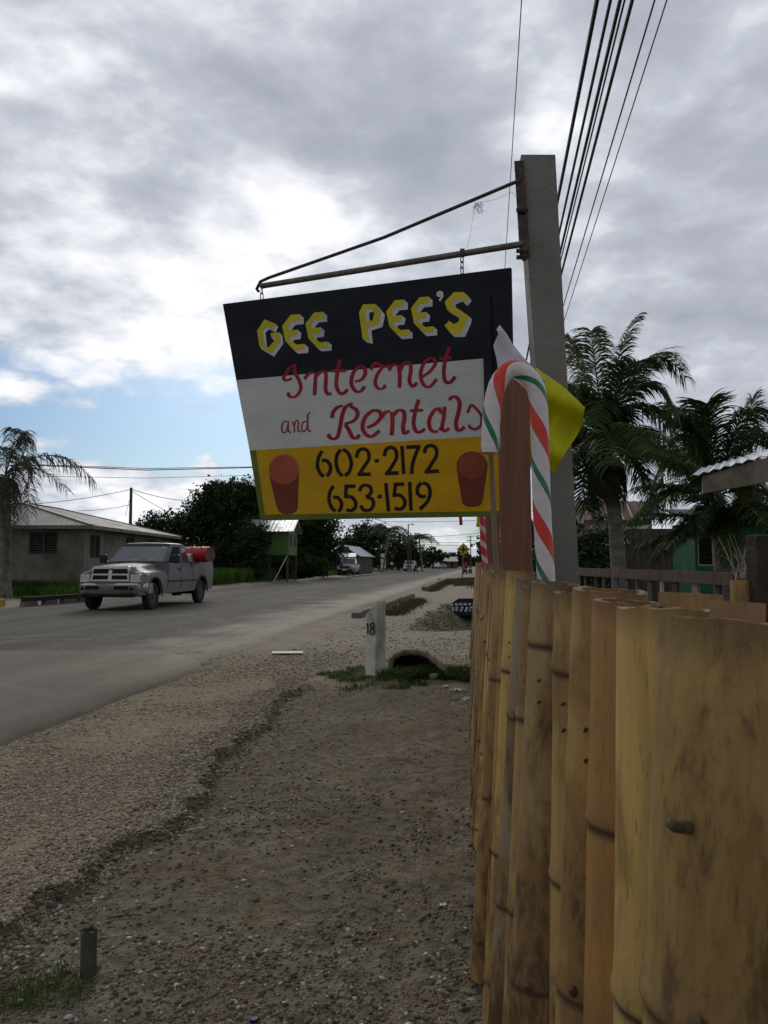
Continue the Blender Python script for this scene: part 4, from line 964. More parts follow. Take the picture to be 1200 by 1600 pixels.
def tree(name, base, blobs, label, cat, n=5000, ls=.28, m=None, group=None, seed=0, trunk_r=.2, th=None, clump=.28, ht=None):
    """crown: clumps of leaf-sized faces placed round the surface of several lobes (offset, radii)"""
    t = thing(name, base, label, cat, group); rg = np.random.default_rng(seed+100); P = []
    vol = np.array([b[1][0]*b[1][2] for b in blobs]); cnt = (n*vol/vol.sum()).astype(int)
    for (c, r), k in zip(blobs, cnt):
        nc = max(8, int(k/26)); d = rg.normal(size=(nc, 3)); d /= np.linalg.norm(d, axis=1)[:, None]
        rad = (rg.random(nc)**.45)*(.78+.34*rg.random(nc)); cc = np.array(c)+d*np.array(r)*rad[:, None]
        idx = rg.integers(0, nc, k); sz = np.minimum(r[0], r[2])*clump*(.5+rg.random(nc)); P.append(cc[idx]+rg.normal(size=(k, 3))*sz[idx][:, None]*.55*np.array([1, 1, .7]))
    P = np.concatenate(P); P[:, 2] = np.maximum(P[:, 2], .05); k = len(P)
    u = rg.normal(size=(k, 3)); u /= np.linalg.norm(u, axis=1)[:, None]; v = np.cross(u, rg.normal(size=(k, 3))); v /= np.linalg.norm(v, axis=1)[:, None]
    s_ = (ls*(.5+rg.random(k)))[:, None]; a = P-u*s_*.5; b = P+v*s_*.28; c = P+u*s_*.5; d = P-v*s_*.28
    V = np.stack([a, b, c, d], 1).reshape(-1, 3); F = np.arange(4*k).reshape(-1, 4)
    npmesh('crown', V, F, m or m_leaf, t)
    rd = random.Random(seed); b_ = MB(); top = Vector(blobs[0][0]); hh = th or top.z*.75
    b_.tube([Vector((0, 0, -.1)), Vector((rd.uniform(-.1, .1), 0, hh*.4)), Vector((top.x*.3, top.y*.3, hh*.8))], [trunk_r*1.4, trunk_r, trunk_r*.8], 10)
    for (c, r) in blobs:
        cc = Vector(c); s0 = Vector((top.x*.2, top.y*.2, hh*.6)); b_.tube([s0, s0.lerp(cc, .5)+Vector((0, 0, -.15)), cc], [trunk_r*.6, trunk_r*.4, trunk_r*.15], 7)
    b_.build('trunk', m_bark, t, smooth=True); return t

def grass(name, X, Y, h, w, m, label, cat=None, seed=0, zf=None, lean=.35):
    rg = np.random.default_rng(seed+7); n = len(X); Z = (zf or height)(X, Y) - .01
    a = rg.random(n)*2*PI; hh = h*(.45+.9*rg.random(n)); ww = w*(.6+.8*rg.random(n)); le = lean*(.3+rg.random(n)); b = rg.random(n)*2*PI
    sx, sy = np.cos(a)*ww/2, np.sin(a)*ww/2; lx, ly = np.cos(b)*hh*le, np.sin(b)*hh*le
    pts = [(X-sx, Y-sy, Z), (X+sx, Y+sy, Z), (X+sx*.7+lx*.3, Y+sy*.7+ly*.3, Z+hh*.55), (X-sx*.7+lx*.3, Y-sy*.7+ly*.3, Z+hh*.55), (X+lx, Y+ly, Z+hh)]
    V = np.stack([np.stack(p, 1) for p in pts], 1).reshape(-1, 3); k = np.arange(n)*5
    F = np.concatenate([np.stack([k, k+1, k+2], 1), np.stack([k, k+2, k+3], 1), np.stack([k+3, k+2, k+4], 1)])
    o = npmesh(name, V, F, m); tag(o, label, cat or 'grass', kind='stuff'); return o

# grass round the marker post, tufts in the dirt, verges
def inell(n, cx, cy, rx, ry, seed, rag=.5, thr=1.0):
    rg = np.random.default_rng(seed); X = cx+(rg.random(n)-.5)*2.6*rx; Y = cy+(rg.random(n)-.5)*2.6*ry
    k = np.sqrt(((X-cx)/rx)**2+((Y-cy)/ry)**2)+(fbm(X, Y, 2.2/max(rx, .3), 4, seed)-.5)*rag*2 < thr; return X[k], Y[k]
X, Y = inell(15000, .42, 9.3, .98, .66, 3, .9); k = (X < .1125*Y+.05) & (fbm(X, Y, 5, 3, 71) > .44)
grass('grass', X[k], Y[k], .055, .009, m_grass, 'patch of short green grass and weeds round the white marker post', seed=1)
X, Y = inell(900, -1.12, 2.62, .17, .10, 5, .8); grass('grass', X, Y, .055, .004, leafmat('fresh_grass', (.10, .17, .035), (.15, .22, .05), .35), 'small green tuft beside the cut pipe stub in the dirt', seed=2, lean=.8)
X, Y = inell(120, -.27, 3.55, .07, .05, 6, .8); grass('grass', X, Y, .03, .003, m_grass, 'tiny sprig of grass in the middle of the bare dirt', seed=3, lean=.9)
rg = np.random.default_rng(12); n = 90000; Y = 29+rg.random(n)**1.4*60; Lr = -16.4-rg.random(n)**1.3*20; X = Lr+M*Y
k = (Y+(fbm(X, Y, .4, 3, 4)-.5)*5 > 30.5) & (X/Y > -.56) & (fbm(X, Y, .5, 3, 8) > .22)
grass('grass', X[k], Y[k], .34, .045, m_verge, 'rough green grass growing along the far side of the road', seed=4)
n = 17000; Y = 33.6+rg.random(n)*1.6; X = -22+rg.random(n)*9.4; k = (X/Y > -.56)
grass('tall_weeds', X[k], Y[k]-1.2, .5, .04, m_verge, 'tall weeds growing against the wall of the unpainted block house', 'weeds', seed=5)
n = 100000; Y = 40+rg.random(n)*32; Lr = -16.3-rg.random(n)**1.3*9; X = Lr+M*Y; k = ((X > -12.4) | (Y > 47.5)) & (X/Y > -.4) & (fbm(X, Y, .5, 3, 18) > .36)
grass('tall_grass', X[k], Y[k], .80, .05, m_verge, 'tall overgrown grass between the block house and the green stilt house', 'grass', seed=14)
gx = at(722, 912, 1)[0]*46
X, Y = inell(22000, gx+1.6, 46, 2.3, 9.5, 9, .5); grass('grass', X, Y, .20, .035, m_grassdry, 'dry grassy hump at the foot of the yellow crossing sign', seed=6)
rg = np.random.default_rng(15); n = 9000; Y = 14+rg.random(n)*14; X = M*Y-.3+rg.random(n)*2.6; k = (fbm(X, Y, 1.2, 3, 99) > .56)
grass('grass', X[k], Y[k], .09, .014, m_grassdry, 'thin brown grass at the rim of the roadside ditch', seed=7)
n = 30000; Y = 5+rg.random(n)*22; X = .1125*Y+.6+rg.random(n)*9; grass('yard_grass', X, Y, .15, .02, m_grass, 'grass in the yard behind the bamboo fence', seed=8)

# trees across the road, from left to right
def wx(px, Y): return (px-600)/1200*Y
Yt = 62
tree('broadleaf_tree', (wx(262, 58), 58, 0), [((0, 0, 3.7), (2.6, 2, 1.7)), ((-1.6, 0, 3.4), (1.6, 1.6, 1.2)), ((1.4, .5, 4.1), (1.5, 1.5, 1.2)), ((0, 0, 1.8), (3.0, 2, 1.6))], 'lower dark green tree directly right of the block house roof', 'tree', 15000, .22, m_leaf, seed=1, group='dark broadleaf trees across the road')
tree('broadleaf_tree', (wx(362, 60), 60, 0), [((0, 0, 6.0), (2.9, 2.5, 2.0)), ((-1.9, 0, 5.0), (1.7, 2, 1.9)), ((-1.0, 0, 6.5), (1.7, 2, 1.2)), ((1.6, 0, 6.5), (1.9, 2, 1.3)), ((-.2, 0, 3.0), (3.0, 2.2, 2.6)), ((.2, 0, 7.0), (1.4, 1.4, 1.0))], 'big round dark tree rising behind the pickup truck and the left edge of the sign', 'tree', 38000, .23, m_leaf, seed=2, group='dark broadleaf trees across the road', trunk_r=.3)
tree('broadleaf_tree', (wx(428, 70), 70, 0), [((0, 0, 5), (3.2, 2.5, 3)), ((-1, 0, 2.5), (3, 2.5, 2.4)), ((2, 0, 4), (2, 2, 2))], 'dark tree filling the space behind the green stilt house', 'tree', 18000, .26, m_leaf, seed=3, group='dark broadleaf trees across the road')
tree('broadleaf_tree', (wx(492, 72), 72, 0), [((0, 0, 5.4), (2.4, 2.5, 2.6)), ((.6, 0, 3), (2.3, 2.2, 2.6)), ((-1.4, 0, 3.2), (2, 2, 2.4))], 'dark dense tree between the green stilt house and the gabled shop', 'tree', 20000, .25, m_leaf, seed=4, group='dark broadleaf trees across the road')
tree('broadleaf_tree', (wx(572, 124), 124, 0), [((0, 0, 5.2), (3.6, 3, 3.0)), ((-2.2, 0, 4), (2.4, 2, 2.2)), ((2, 0, 5.6), (2.2, 2, 2.0)), ((0, 0, 2.4), (4.5, 3, 2.2))], 'mid green tree behind the gabled shop under the sign', 'tree', 14000, .33, m_leaf2, seed=5, group='dark broadleaf trees across the road')
tree('broadleaf_tree', (wx(622, 142), 142, 0), [((0, 0, 4.4), (3.6, 3, 2.8)), ((2.4, 0, 3.4), (2.6, 2, 2.2)), ((0, 0, 1.8), (4.5, 3, 1.8))], 'bushy tree behind the white wagon and the pale notice board', 'tree', 12000, .33, m_leaf2, seed=6, group='dark broadleaf trees across the road')
for i, (px, w, h, Y, lb) in enumerate(((676, 2.8, 3.6, 175, 'rounded tree just right of the street lamp palms'), (700, 4, 3.3, 250, 'distant low tree behind the white roofed store'), (722, 4.5, 3.9, 240, 'distant tree directly behind the yellow crossing sign'), (655, 5, 4.2, 260, 'far tree at the left end of the distant tree line'))):
    tree('broadleaf_tree', (wx(px, Y), Y, 0), [((0, 0, h), (w, 3, h*.42)), ((-w*.5, 0, h*.6), (w, 3, h*.5)), ((w*.6, 0, h*.7), (w*.8, 3, h*.4))], lb, 'tree', 2600, .55, m_leaf2, seed=20+i, group='trees at the far end of the road')
tree('broadleaf_tree', (wx(752, 90)+.9, 90, 0), [((0, 0, 3.4), (1.6, 2, 1.5)), ((.4, 0, 1.8), (1.8, 2, 1.5))], 'small tree showing left of the far candy cane beyond the motorcycle', 'tree', 4200, .30, m_leaf2, seed=30, group='trees at the far end of the road')
b_rg = np.random.default_rng(44); n = 26000; X = -120+b_rg.random(n)*230; Yw = 285+b_rg.random(n)*14
hh = (1.2+3.6*fbm(X, X*0, .07, 4, 3))*b_rg.random(n)**.6*1.25; u = b_rg.normal(size=(n, 3)); u /= np.linalg.norm(u, axis=1)[:, None]; v_ = np.cross(u, b_rg.normal(size=(n, 3))); v_ /= np.linalg.norm(v_, axis=1)[:, None]
P_ = np.stack([X, Yw, hh], 1); s_ = .9; V = np.stack([P_-u*s_*.6, P_+v_*s_*.4, P_+u*s_*.6, P_-v_*s_*.4], 1).reshape(-1, 3)
tag(npmesh('distant_woods', V, np.arange(4*n).reshape(-1, 4), m_leaf2), 'low distant woods closing the view at the far end of the road', 'woods', kind='stuff')

for i, (px, Y, w_, h_, lb) in enumerate(((292, 56, 2.2, 1.5, 'dark bush behind the bed of the pickup'), (345, 57, 2.6, 1.7, 'dark undergrowth at the foot of the big round tree'), (394, 54.6, 1.15, 2.75, 'dark bush crowding the left side of the green stilt house'), (420, 63, 2.2, 1.2, 'dark undergrowth beneath the green stilt house'), (478, 66, 2.0, 1.2, 'dark bush between the green stilt house and the orange food stall'))):
    tree('bush', (wx(px, Y), Y, 0), [((0, 0, h_), (w_, 1.2, h_*.8)), ((-w_*.4, 0, h_*.6), (w_*.6, 1, h_*.6)), ((w_*.4, 0, h_*.55), (w_*.6, 1, h_*.55))], lb, 'bush', 7000, .19, m_leaf, seed=60+i, trunk_r=.06, group='dark bushes across the road')
# palms
palm_by_view('coconut_palm', (5, 938), (8, 742), 29.5, [((40, 655), (56, 730), -.5, m_palmdry), ((30, 660), (28, 690), .4, m_palmdry), ((82, 690), (146, 752), 0, m_palmdry, 1.25), ((20, 672), (5, 665), .6, m_palmdry), ((60, 690), (60, 790), -.8, m_palmdry),
    ((-30, 690), (-60, 760), 0, m_palmdry), ((30, 735), (28, 860), -.3, m_palmdry, .7), ((10, 760), (22, 905), -.3, m_palmdry, .6), ((-20, 740), (-20, 860), .3, m_palmdry), ((45, 705), (40, 800), .4, m_palmdry), ((5, 690), (-20, 700), .6, m_palmdry), ((24, 720), (20, 830), .9, m_palmdry)],
    'withered palm with drooping grey brown fronds at the left edge', tr=(.26, .16), ln=.9, wd=.030, extra=1, seed=1, coco=False, nleaf=60, skirt=8, exlen=3.4)
palm_by_view('coconut_palm', (972, 930), (948, 708), 13, [
    ((918, 560), (898, 505), .5, m_palmyel), ((905, 585), (884, 655), -.3), ((938, 560), (940, 498), .5), ((962, 560), (1004, 486), .2, None, .45), ((990, 560), (1030, 545), .8), ((1010, 515), (1076, 590), 0),
    ((995, 565), (1042, 655), -.5), ((980, 610), (1022, 690), -.9), ((915, 640), (890, 720), .6), ((905, 690), (885, 780), .2), ((990, 670), (1030, 790), .4), ((985, 700), (1010, 800), -.4), ((965, 665), (1000, 722), -.8, m_palmyel, .4),
    ((925, 600), (905, 690), -1.0), ((955, 570), (975, 600), -1.3), ((930, 560), (915, 590), 1.4), ((985, 600), (1000, 640), 1.3), ((900, 720), (905, 800), -.4)],
    'tall coconut palm with brown coconuts just right of the concrete pole', 'coconut palms behind the fence', tr=(.13, .105), ln=.60, wd=.024, extra=12, seed=2, nleaf=100, skirt=10, exlen=1.6, mid=(962, 820))
palm_by_view('coconut_palm', (1128, 930), (1120, 775), 15, [
    ((1085, 650), (1058, 655), 0, None, .6), ((1075, 610), (1062, 640), .6), ((1100, 630), (1090, 640), -.5), ((1120, 650), (1110, 640), .8), ((1165, 690), (1180, 622), 0), ((1160, 650), (1200, 690), .3), ((1060, 680), (1040, 760), .3), ((1200, 640), (1240, 720), .4),
    ((1080, 655), (1000, 790), -.3), ((1140, 640), (1150, 660), -1.0), ((1100, 600), (1130, 660), 1.0), ((1060, 640), (1085, 760), -.6), ((1150, 690), (1160, 780), -.6)],
    'palm with combed fronds between the coconut palm and the tin porch roof', 'coconut palms behind the fence', tr=(.16, .12), ln=.66, wd=.028, extra=8, seed=3, coco=False, nleaf=95, exlen=1.7)
palm_by_view('young_palm', (1150, 935), (1143, 828), 9.5, [
    ((1090, 690), (985, 655), .3, None, .42), ((1080, 755), (1000, 762), 0, None, .4), ((1075, 795), (975, 815), -.2, None, .36), ((1080, 820), (1000, 858), .3, None, .34), ((1100, 770), (1060, 840), -.4, None, .3), ((1170, 780), (1185, 770), .2, m_palmyel, .25),
    ((1150, 780), (1155, 765), -.2, m_palmyel, .2), ((1200, 790), (1230, 850), .1), ((1120, 800), (1110, 880), -.5, None, .3), ((1135, 760), (1120, 775), .3, m_palmyel, .2), ((1100, 720), (1040, 700), .5, None, .36)],
    'young palm with long arching fronds below the tin porch roof', tr=(.20, .14), ln=.36, wd=.02, extra=6, seed=4, coco=False, nleaf=90, exlen=1.0)
for (b0, c0, Y, lb, s_) in (((598, 892), (607, 832), 108, 'palm behind the notice board with its crown cut by the sign', 6), ((660, 892), (655, 842), 130, 'dark palm standing just right of the street lamp', 7)):
    palm_by_view('palm', b0, c0, Y, [], lb, 'small palms across the road', tr=(.15, .12), ln=1.0, wd=.10, extra=16, seed=s_, coco=False, nleaf=22, exlen=3.6)
# bromeliad-like tuft and bushes in the yard
tree('yard_bush', (at(920, 900, 20).x, 20, 0), [((0, 0, 1.9), (1.0, .8, .7)), ((-.3, 0, 1.0), (1.2, 1, 1.0))], 'leafy bush in front of the red roof right of the concrete pole', 'bush', 5200, .13, m_leaf2, seed=51, trunk_r=.06)
tree('yard_bush', (at(838, 880, 24).x, 24, 0), [((0, 0, 2.3), (.8, .8, .7)), ((0, 0, 1.3), (.9, 1, 1.0))], 'dark bush seen between the lumber post and the candy cane', 'bush', 3000, .14, m_leaf, seed=52, trunk_r=.06)

# ------------------------------------------------------------------ buildings
m_block = mat('weathered_block_wall', (.17, .158, .125), (.115, .105, .082), 1.6, .95, .6, 14, third=(.085, .075, .06), contrast=.14)
m_tin = mat('dull_tin_roof', (.26, .25, .225), (.20, .19, .17), 1.2, .65, .2, 10, metal=.1, third=(.17, .15, .12))
m_tinbright = mat('galvanised_tin_roof', (.50, .52, .55), (.38, .40, .43), 3, .45, .2, 10, metal=.4)
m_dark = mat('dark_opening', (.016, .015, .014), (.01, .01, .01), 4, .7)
m_louvre = mat('grey_louvre', (.085, .08, .068), (.055, .052, .044), 6, .7)
m_green = mat('green_house_paint', (.075, .145, .035), (.055, .11, .028), 2, .8, third=(.06, .11, .03))
m_emer = mat('emerald_board_paint', (.010, .092, .042), (.008, .07, .032), 3, .75, .3, 40, third=(.02, .11, .05))
m_trim = mat('pale_trim_paint', (.42, .40, .35), (.33, .31, .27), 8, .8)
m_redtin = mat('rusty_red_tin', (.12, .04, .03), (.075, .03, .024), 3, .8, third=(.06, .03, .025))
m_beige = mat('beige_wall', (.36, .32, .24), (.28, .25, .19), 2, .9)
m_brownw = mat('brown_board_wall', (.075, .058, .045), (.05, .04, .032), 5, .9, .4, 30, (1, 1, .1))
m_fascia = mat('raw_fascia_board', (.20, .165, .125), (.13, .105, .08), 7, .85, .5, 50, (.1, 1, 1), third=(.10, .075, .055))

def wall_with_holes(b, a, c, z0, z1, holes, th=.15):
    """wall from a to c; holes are (u0, u1, z0, z1) in metres along it"""
    a = Vector((a[0], a[1], 0)); c = Vector((c[0], c[1], 0)); L = (c-a).length; d = (c-a)/L; n = Vector((d.y, -d.x, 0))
    us = sorted({0, L, *[h[0] for h in holes], *[h[1] for h in holes]}); zs = sorted({z0, z1, *[h[2] for h in holes], *[h[3] for h in holes]})
    for i in range(len(us)-1):
        for j in range(len(zs)-1):
            um, zm = (us[i]+us[i+1])/2, (zs[j]+zs[j+1])/2
            if any(h[0] < um < h[1] and h[2] < zm < h[3] for h in holes): continue
            P_ = [a+d*us[i]+Vector((0, 0, zs[j])), a+d*us[i+1]+Vector((0, 0, zs[j])), a+d*us[i+1]+Vector((0, 0, zs[j+1])), a+d*us[i]+Vector((0, 0, zs[j+1]))]
            b.add(P_, [(0, 1, 2, 3)])
    for h in holes:
        q = [a+d*h[0]+Vector((0, 0, h[2])), a+d*h[1]+Vector((0, 0, h[2])), a+d*h[1]+Vector((0, 0, h[3])), a+d*h[0]+Vector((0, 0, h[3]))]
        qi = [p-n*th for p in q]; b.add(q+qi, [(i, (i+1) % 4, 4+(i+1) % 4, 4+i) for i in range(4)])
def louvre_window(parent, a, c, h, slats=7, mframe=None, mslat=None, t=.06, mull=True):
    a = Vector((a[0], a[1], 0)); c = Vector((c[0], c[1], 0)); d = (c-a).normalized(); n = Vector((d.y, -d.x, 0)); u0, u1, z0, z1 = h; mid = a+d*(u0+u1)/2
    w = MB(); P_ = lambda u, z, o: a+d*u+Vector((0, 0, z))-n*o
    w.add([P_(u0, z0, .14), P_(u1, z0, .14), P_(u1, z1, .14), P_(u0, z1, .14)], [(0, 1, 2, 3)]); wo = w.build('window', m_dark, parent)
    f = MB()
    for (p, q) in ((P_(u0, z0+t/2, .06), P_(u1, z0+t/2, .06)), (P_(u0, z1-t/2, .06), P_(u1, z1-t/2, .06)), (P_(u0+t/2, z0+t, .06), P_(u0+t/2, z1-t, .06)), (P_(u1-t/2, z0+t, .06), P_(u1-t/2, z1-t, .06)), *([(P_((u0+u1)/2, z0+t, .06), P_((u0+u1)/2, z1-t, .06))] if mull else [])):
        f.bar(p, q, t, t, n if abs((q-p).z) > .1 else (0, 0, 1))
    f.build('window_frame', mframe or m_louvre, wo)
    s_ = MB()
    for i in range(slats):
        z = z0+t+(z1-z0-2*t)*(i+.5)/slats; s_.bar(P_(u0+t, z, .09), P_(u1-t, z, .09), .07, .012, Vector((0, 0, 1))*.8+n*.6)
    s_.build('louvre', mslat or m_louvre, wo)
def corrugated(b, p00, p10, p01, p11, wave=.09, amp=.012, th=.004):
    """sheet whose corrugations run from edge (p00-p10) to edge (p01-p11)"""
    p00, p10, p01, p11 = map(Vector, (p00, p10, p01, p11)); nrm = (p10-p00).cross(p01-p00).normalized(); n = max(6, int((p10-p00).length/wave*4)); vs = []
    for j, (a, c) in enumerate(((p00, p10), (p01, p11))):
        for i in range(n+1): vs.append(a.lerp(c, i/n) + nrm*(amp*math.sin(2*PI*i/4)))
    k = n+1; vs += [v-nrm*th for v in vs]
    b.add(vs, [(i, i+1, k+i+1, k+i) for i in range(n)] + [(2*k+i, 2*k+i+1, 3*k+i+1, 3*k+i) for i in range(n)] + [(i, i+1, 2*k+i+1, 2*k+i) for i in range(n)])

# unpainted block house on the left
x1, y0 = -12.95, 33.2; x0, y1 = -22.5, 46.5; E = 3.05
hs = thing('block_house', ((x0+x1)/2, (y0+y1)/2, 0), 'unpainted weathered block house with a low hipped tin roof behind the withered palm', 'house'); ho = hs.location
def off(b, o): b.v = [tuple(Vector(v)-o) for v in b.v]; return b
wl = [((x0, y0), (x1, y0), [(7.15, 8.4, 1.72, 2.72), (3.6, 4.9, 1.72, 2.72), (9.0-.15+.0, 9.0-.1, 1, 1.001)][:2]), ((x1, y0), (x1, y1), [(.65, 1.9, 1.55, 2.62), (5.4, 6.6, 1.9, 2.68), (8.8, 10.2, 1.9, 2.68)]), ((x1, y1), (x0, y1), []), ((x0, y1), (x0, y0), [])]
b_ = MB()
for a, c, hl in wl: wall_with_holes(b_, a, c, -.1, E, hl, .18)
off(b_, ho).build('wall', m_block, hs, fix=False)
for a, c, hl in wl:
    for h in hl: louvre_window(hs, (a[0]-ho.x, a[1]-ho.y), (c[0]-ho.x, c[1]-ho.y), (h[0], h[1], h[2], h[3]), 8)
ov = .55; rx = (x0+x1)/2; Rz = 4.3; r0, r1 = Vector((rx, y0+4.4, Rz)), Vector((rx, y1-4.4, Rz)); ez = E-.08
c_ = [Vector((x0-ov, y0-ov, ez)), Vector((x1+ov, y0-ov, ez)), Vector((x1+ov, y1+ov, ez)), Vector((x0-ov, y1+ov, ez))]
b_ = MB()
def tri_corr(b, e0, e1, t0, t1, wave=.22, amp=.009):
    n = max(8, int((e1-e0).length/wave*4)); nrm = (e1-e0).cross(t0-e0).normalized(); ins = nrm; vs = []
    d = (e1-e0); L2 = d.length_squared; s0 = (t0-e0).dot(d)/L2; s1 = (t1-e0).dot(d)/L2
    for i in range(n+1):
        s_ = i/n; k = 1
        if s_ < s0: k = s_/s0
        elif s_ > s1: k = (1-s_)/(1-s1)
        a = e0+d*s_; foot = t0 - (e0 + d*s0); p = a + foot*k; w = nrm*(amp*math.sin(2*PI*i/4)); vs += [a+w, p+w, a+w-nrm*.03]
    b.add(vs, [(3*i, 3*i+3, 3*i+4, 3*i+1) for i in range(n)] + [(3*i+2, 3*i+5, 3*i+3, 3*i) for i in range(n)])
tri_corr(b_, c_[0], c_[1], r0, r0+Vector((.01, 0, 0))); tri_corr(b_, c_[1], c_[2], r0, r1); tri_corr(b_, c_[2], c_[3], r1, r1-Vector((.01, 0, 0))); tri_corr(b_, c_[3], c_[0], r1, r0)
rf = off(b_, ho).build('roof', m_tin, hs, fix=False)
b_ = MB()
for a, c in ((r0, r1), (c_[0], r0), (c_[1], r0), (c_[2], r1), (c_[3], r1)): b_.bar(a+Vector((0, 0, .03)), c+Vector((0, 0, .03)), .22, .03)
off(b_, ho).build('ridge_cap', mat('pale_ridge_cap', (.36, .34, .30), None, 4, .6), rf)
b_ = MB()
for i in range(4): b_.bar(c_[i]-Vector((0, 0, .09)), c_[(i+1) % 4]-Vector((0, 0, .09)), .03, .14)
off(b_, ho).build('fascia', m_fascia, hs)

# green house on stilts
g0 = Vector((-9, 58.5, 0)); gh = thing('stilt_house', g0, 'small green house raised on stilts with a bright tin roof, under the sign', 'house')
X0, X1, Y0, Y1, Z0, Z1 = -9.7, -6.95, 56, 61.4, 1.95, 3.75
b_ = MB(); wl = [((X0, Y0), (X1, Y0), [(.6, 1.5, 2.55, 3.5)]), ((X1, Y0), (X1, Y1), [(.9, 1.7, 2.6, 3.5), (3.5, 4.3, 2.6, 3.5)]), ((X1, Y1), (X0, Y1), []), ((X0, Y1), (X0, Y0), [])]
for a, c, hl in wl: wall_with_holes(b_, a, c, Z0, Z1, hl, .1)
ym = (Y0+Y1)/2; b_.add([(X1, Y0, Z1), (X1, Y1, Z1), (X1, ym, 4.65), (X0, Y0, Z1), (X0, Y1, Z1), (X0, ym, 4.65)], [(0, 1, 2), (3, 5, 4)])
b_.add([(X0, Y0, Z0), (X1, Y0, Z0), (X1, Y1, Z0), (X0, Y1, Z0)], [(0, 1, 2, 3)]); off(b_, g0).build('wall', m_green, gh, fix=False)
for a, c, hl in wl:
    for h in hl: louvre_window(gh, (a[0]-g0.x, a[1]-g0.y), (c[0]-g0.x, c[1]-g0.y), h, 4, m_dark)
b_ = MB(); corrugated(b_, (X0-.4, Y0-.5, Z1-.1), (X1+.4, Y0-.5, Z1-.1), (X0-.4, ym, 4.7), (X1+.4, ym, 4.7), .3, .02); corrugated(b_, (X0-.4, Y1+.5, Z1-.1), (X1+.4, Y1+.5, Z1-.1), (X0-.4, ym, 4.7), (X1+.4, ym, 4.7), .3, .02)
off(b_, g0).build('roof', m_tinbright, gh, fix=False)
for (x, y) in ((X0+.1, Y0+.1), (X1-.1, Y0+.1), (X0+.1, Y1-.1), (X1-.1, Y1-.1), ((X0+X1)/2, Y0+.1)):
    MB().box(Vector((x, y, Z0/2))-g0, (.16, .16, Z0)).build('stilt', m_brownw, gh)
MB().bar(Vector((X1-.1, Y0-.0, 1.9))-g0, Vector((X1-1.0, Y0-.6, 0))-g0, .07, .07).build('brace', m_trim, gh)

def gable_shop(loc, w, L, z0, z1, mw, mr, label, cat='shop', name='shop', door=True, rz=0.0):
    t = thing(name, loc, label, cat, rz=rz); b = MB(); h = w/2
    wall_with_holes(b, (-h, 0), (h, 0), 0, z0, [(-.0+h*.7, h*1.3, .0, min(2.0, z0-.2))] if door else []); wall_with_holes(b, (h, 0), (h, L), 0, z0, []); wall_with_holes(b, (h, L), (-h, L), 0, z0, []); wall_with_holes(b, (-h, L), (-h, 0), 0, z0, [])
    b.add([(-h, 0, z0), (h, 0, z0), (0, 0, z1), (-h, L, z0), (h, L, z0), (0, L, z1)], [(0, 1, 2), (3, 5, 4)]); b.build('wall', mw, t, fix=False)
    b = MB()
    for s_ in (-1, 1): corrugated(b, (s_*(h+.35), -.4, z0-.12), (s_*(h+.35), L+.4, z0-.12), (0, -.4, z1+.04), (0, L+.4, z1+.04), .3, .02)
    b.build('roof', mr, t, fix=False)
    if door: MB().box((0, .12, min(2, z0-.2)/2), (w*.3, .02, min(2, z0-.2))).build('doorway', m_dark, t)
    return t
gable_shop((wx(536, 92), 92, 0), 3.6, 13, 2.3, 3.5, m_brownw, m_tinbright, 'gabled shop with a dark front behind the silver pickup', rz=-.12)
aw = thing('awning', (wx(542, 90), 90, 0), 'small pale tin awning over the cab of the silver pickup', 'awning')
MB().hexa([Vector(p) for p in ((-1, -.5, 2.05), (1.1, -.5, 2.05), (1.1, .7, 2.5), (-1, .7, 2.5), (-1, -.5, 2.09), (1.1, -.5, 2.09), (1.1, .7, 2.54), (-1, .7, 2.54))]).build('sheet', m_tinbright, aw)
for x in (-.9, 1): MB().box((x, -.4, 1.03), (.06, .06, 2.05)).build('leg', m_brownw, aw)
st = thing('food_stall', (wx(501, 76), 76, 0), 'timber food stall with an orange scalloped canopy near the green house', 'stall')
for x in (-.65, .65):
    for y in (0, 1.0): MB().box((x, y, .95), (.08, .08, 1.9)).build('post', m_brownw, st)
b_ = MB(); b_.box((0, 0, 1.75), (1.5, .04, .22))
for k in range(6): b_.lathe([(.001, -.02), (.13, -.02), (.13, .02), (.001, .02)], (-.62+.25*k, 0, 1.86), 14, 'Y')
b_.build('canopy', mat('orange_canopy_paint', (.50, .17, .02), (.38, .12, .02), 5, .7), st); MB().box((0, .3, .85), (1.5, .5, .05)).build('counter', m_brownw, st)
MB().bar((-.65, 0, .1), (.65, 0, .8), .05, .05).build('brace', m_brownw, st)

# far shops where the road bends
fs = thing('roadside_store', (wx(680, 205), 205, 0), 'distant blue grey store with a dark roof at the end of the road', 'store')
b_ = MB(); wall_with_holes(b_, (-1.9, 0), (2.0, 0), 0, 2.5, [(.9, 1.6, 1, 2)]); wall_with_holes(b_, (2.0, 0), (2.0, 6), 0, 2.5, []); wall_with_holes(b_, (-1.9, 6), (-1.9, 0), 0, 2.5, []); b_.build('wall', mat('blue_grey_wall', (.26, .29, .33), None, 2), fs, fix=False)
MB().box((1.25-1.9, .15, 1.5), (.7, .04, 1)).build('window', m_dark, fs); MB().hexa([Vector(p) for p in ((-2.3, -.5, 2.5), (2.3, -.5, 2.5), (2.3, 3, 3.4), (-2.3, 3, 3.4), (-2.3, -.5, 2.6), (2.3, -.5, 2.6), (2.3, 3, 3.5), (-2.3, 3, 3.5))]).build('roof', mat('dark_grey_roof', (.07, .07, .075), None, 3), fs)
fs = thing('roadside_store', (wx(703, 195), 195, 0), 'distant reddish brown store with a long white roof at the end of the road', 'store')
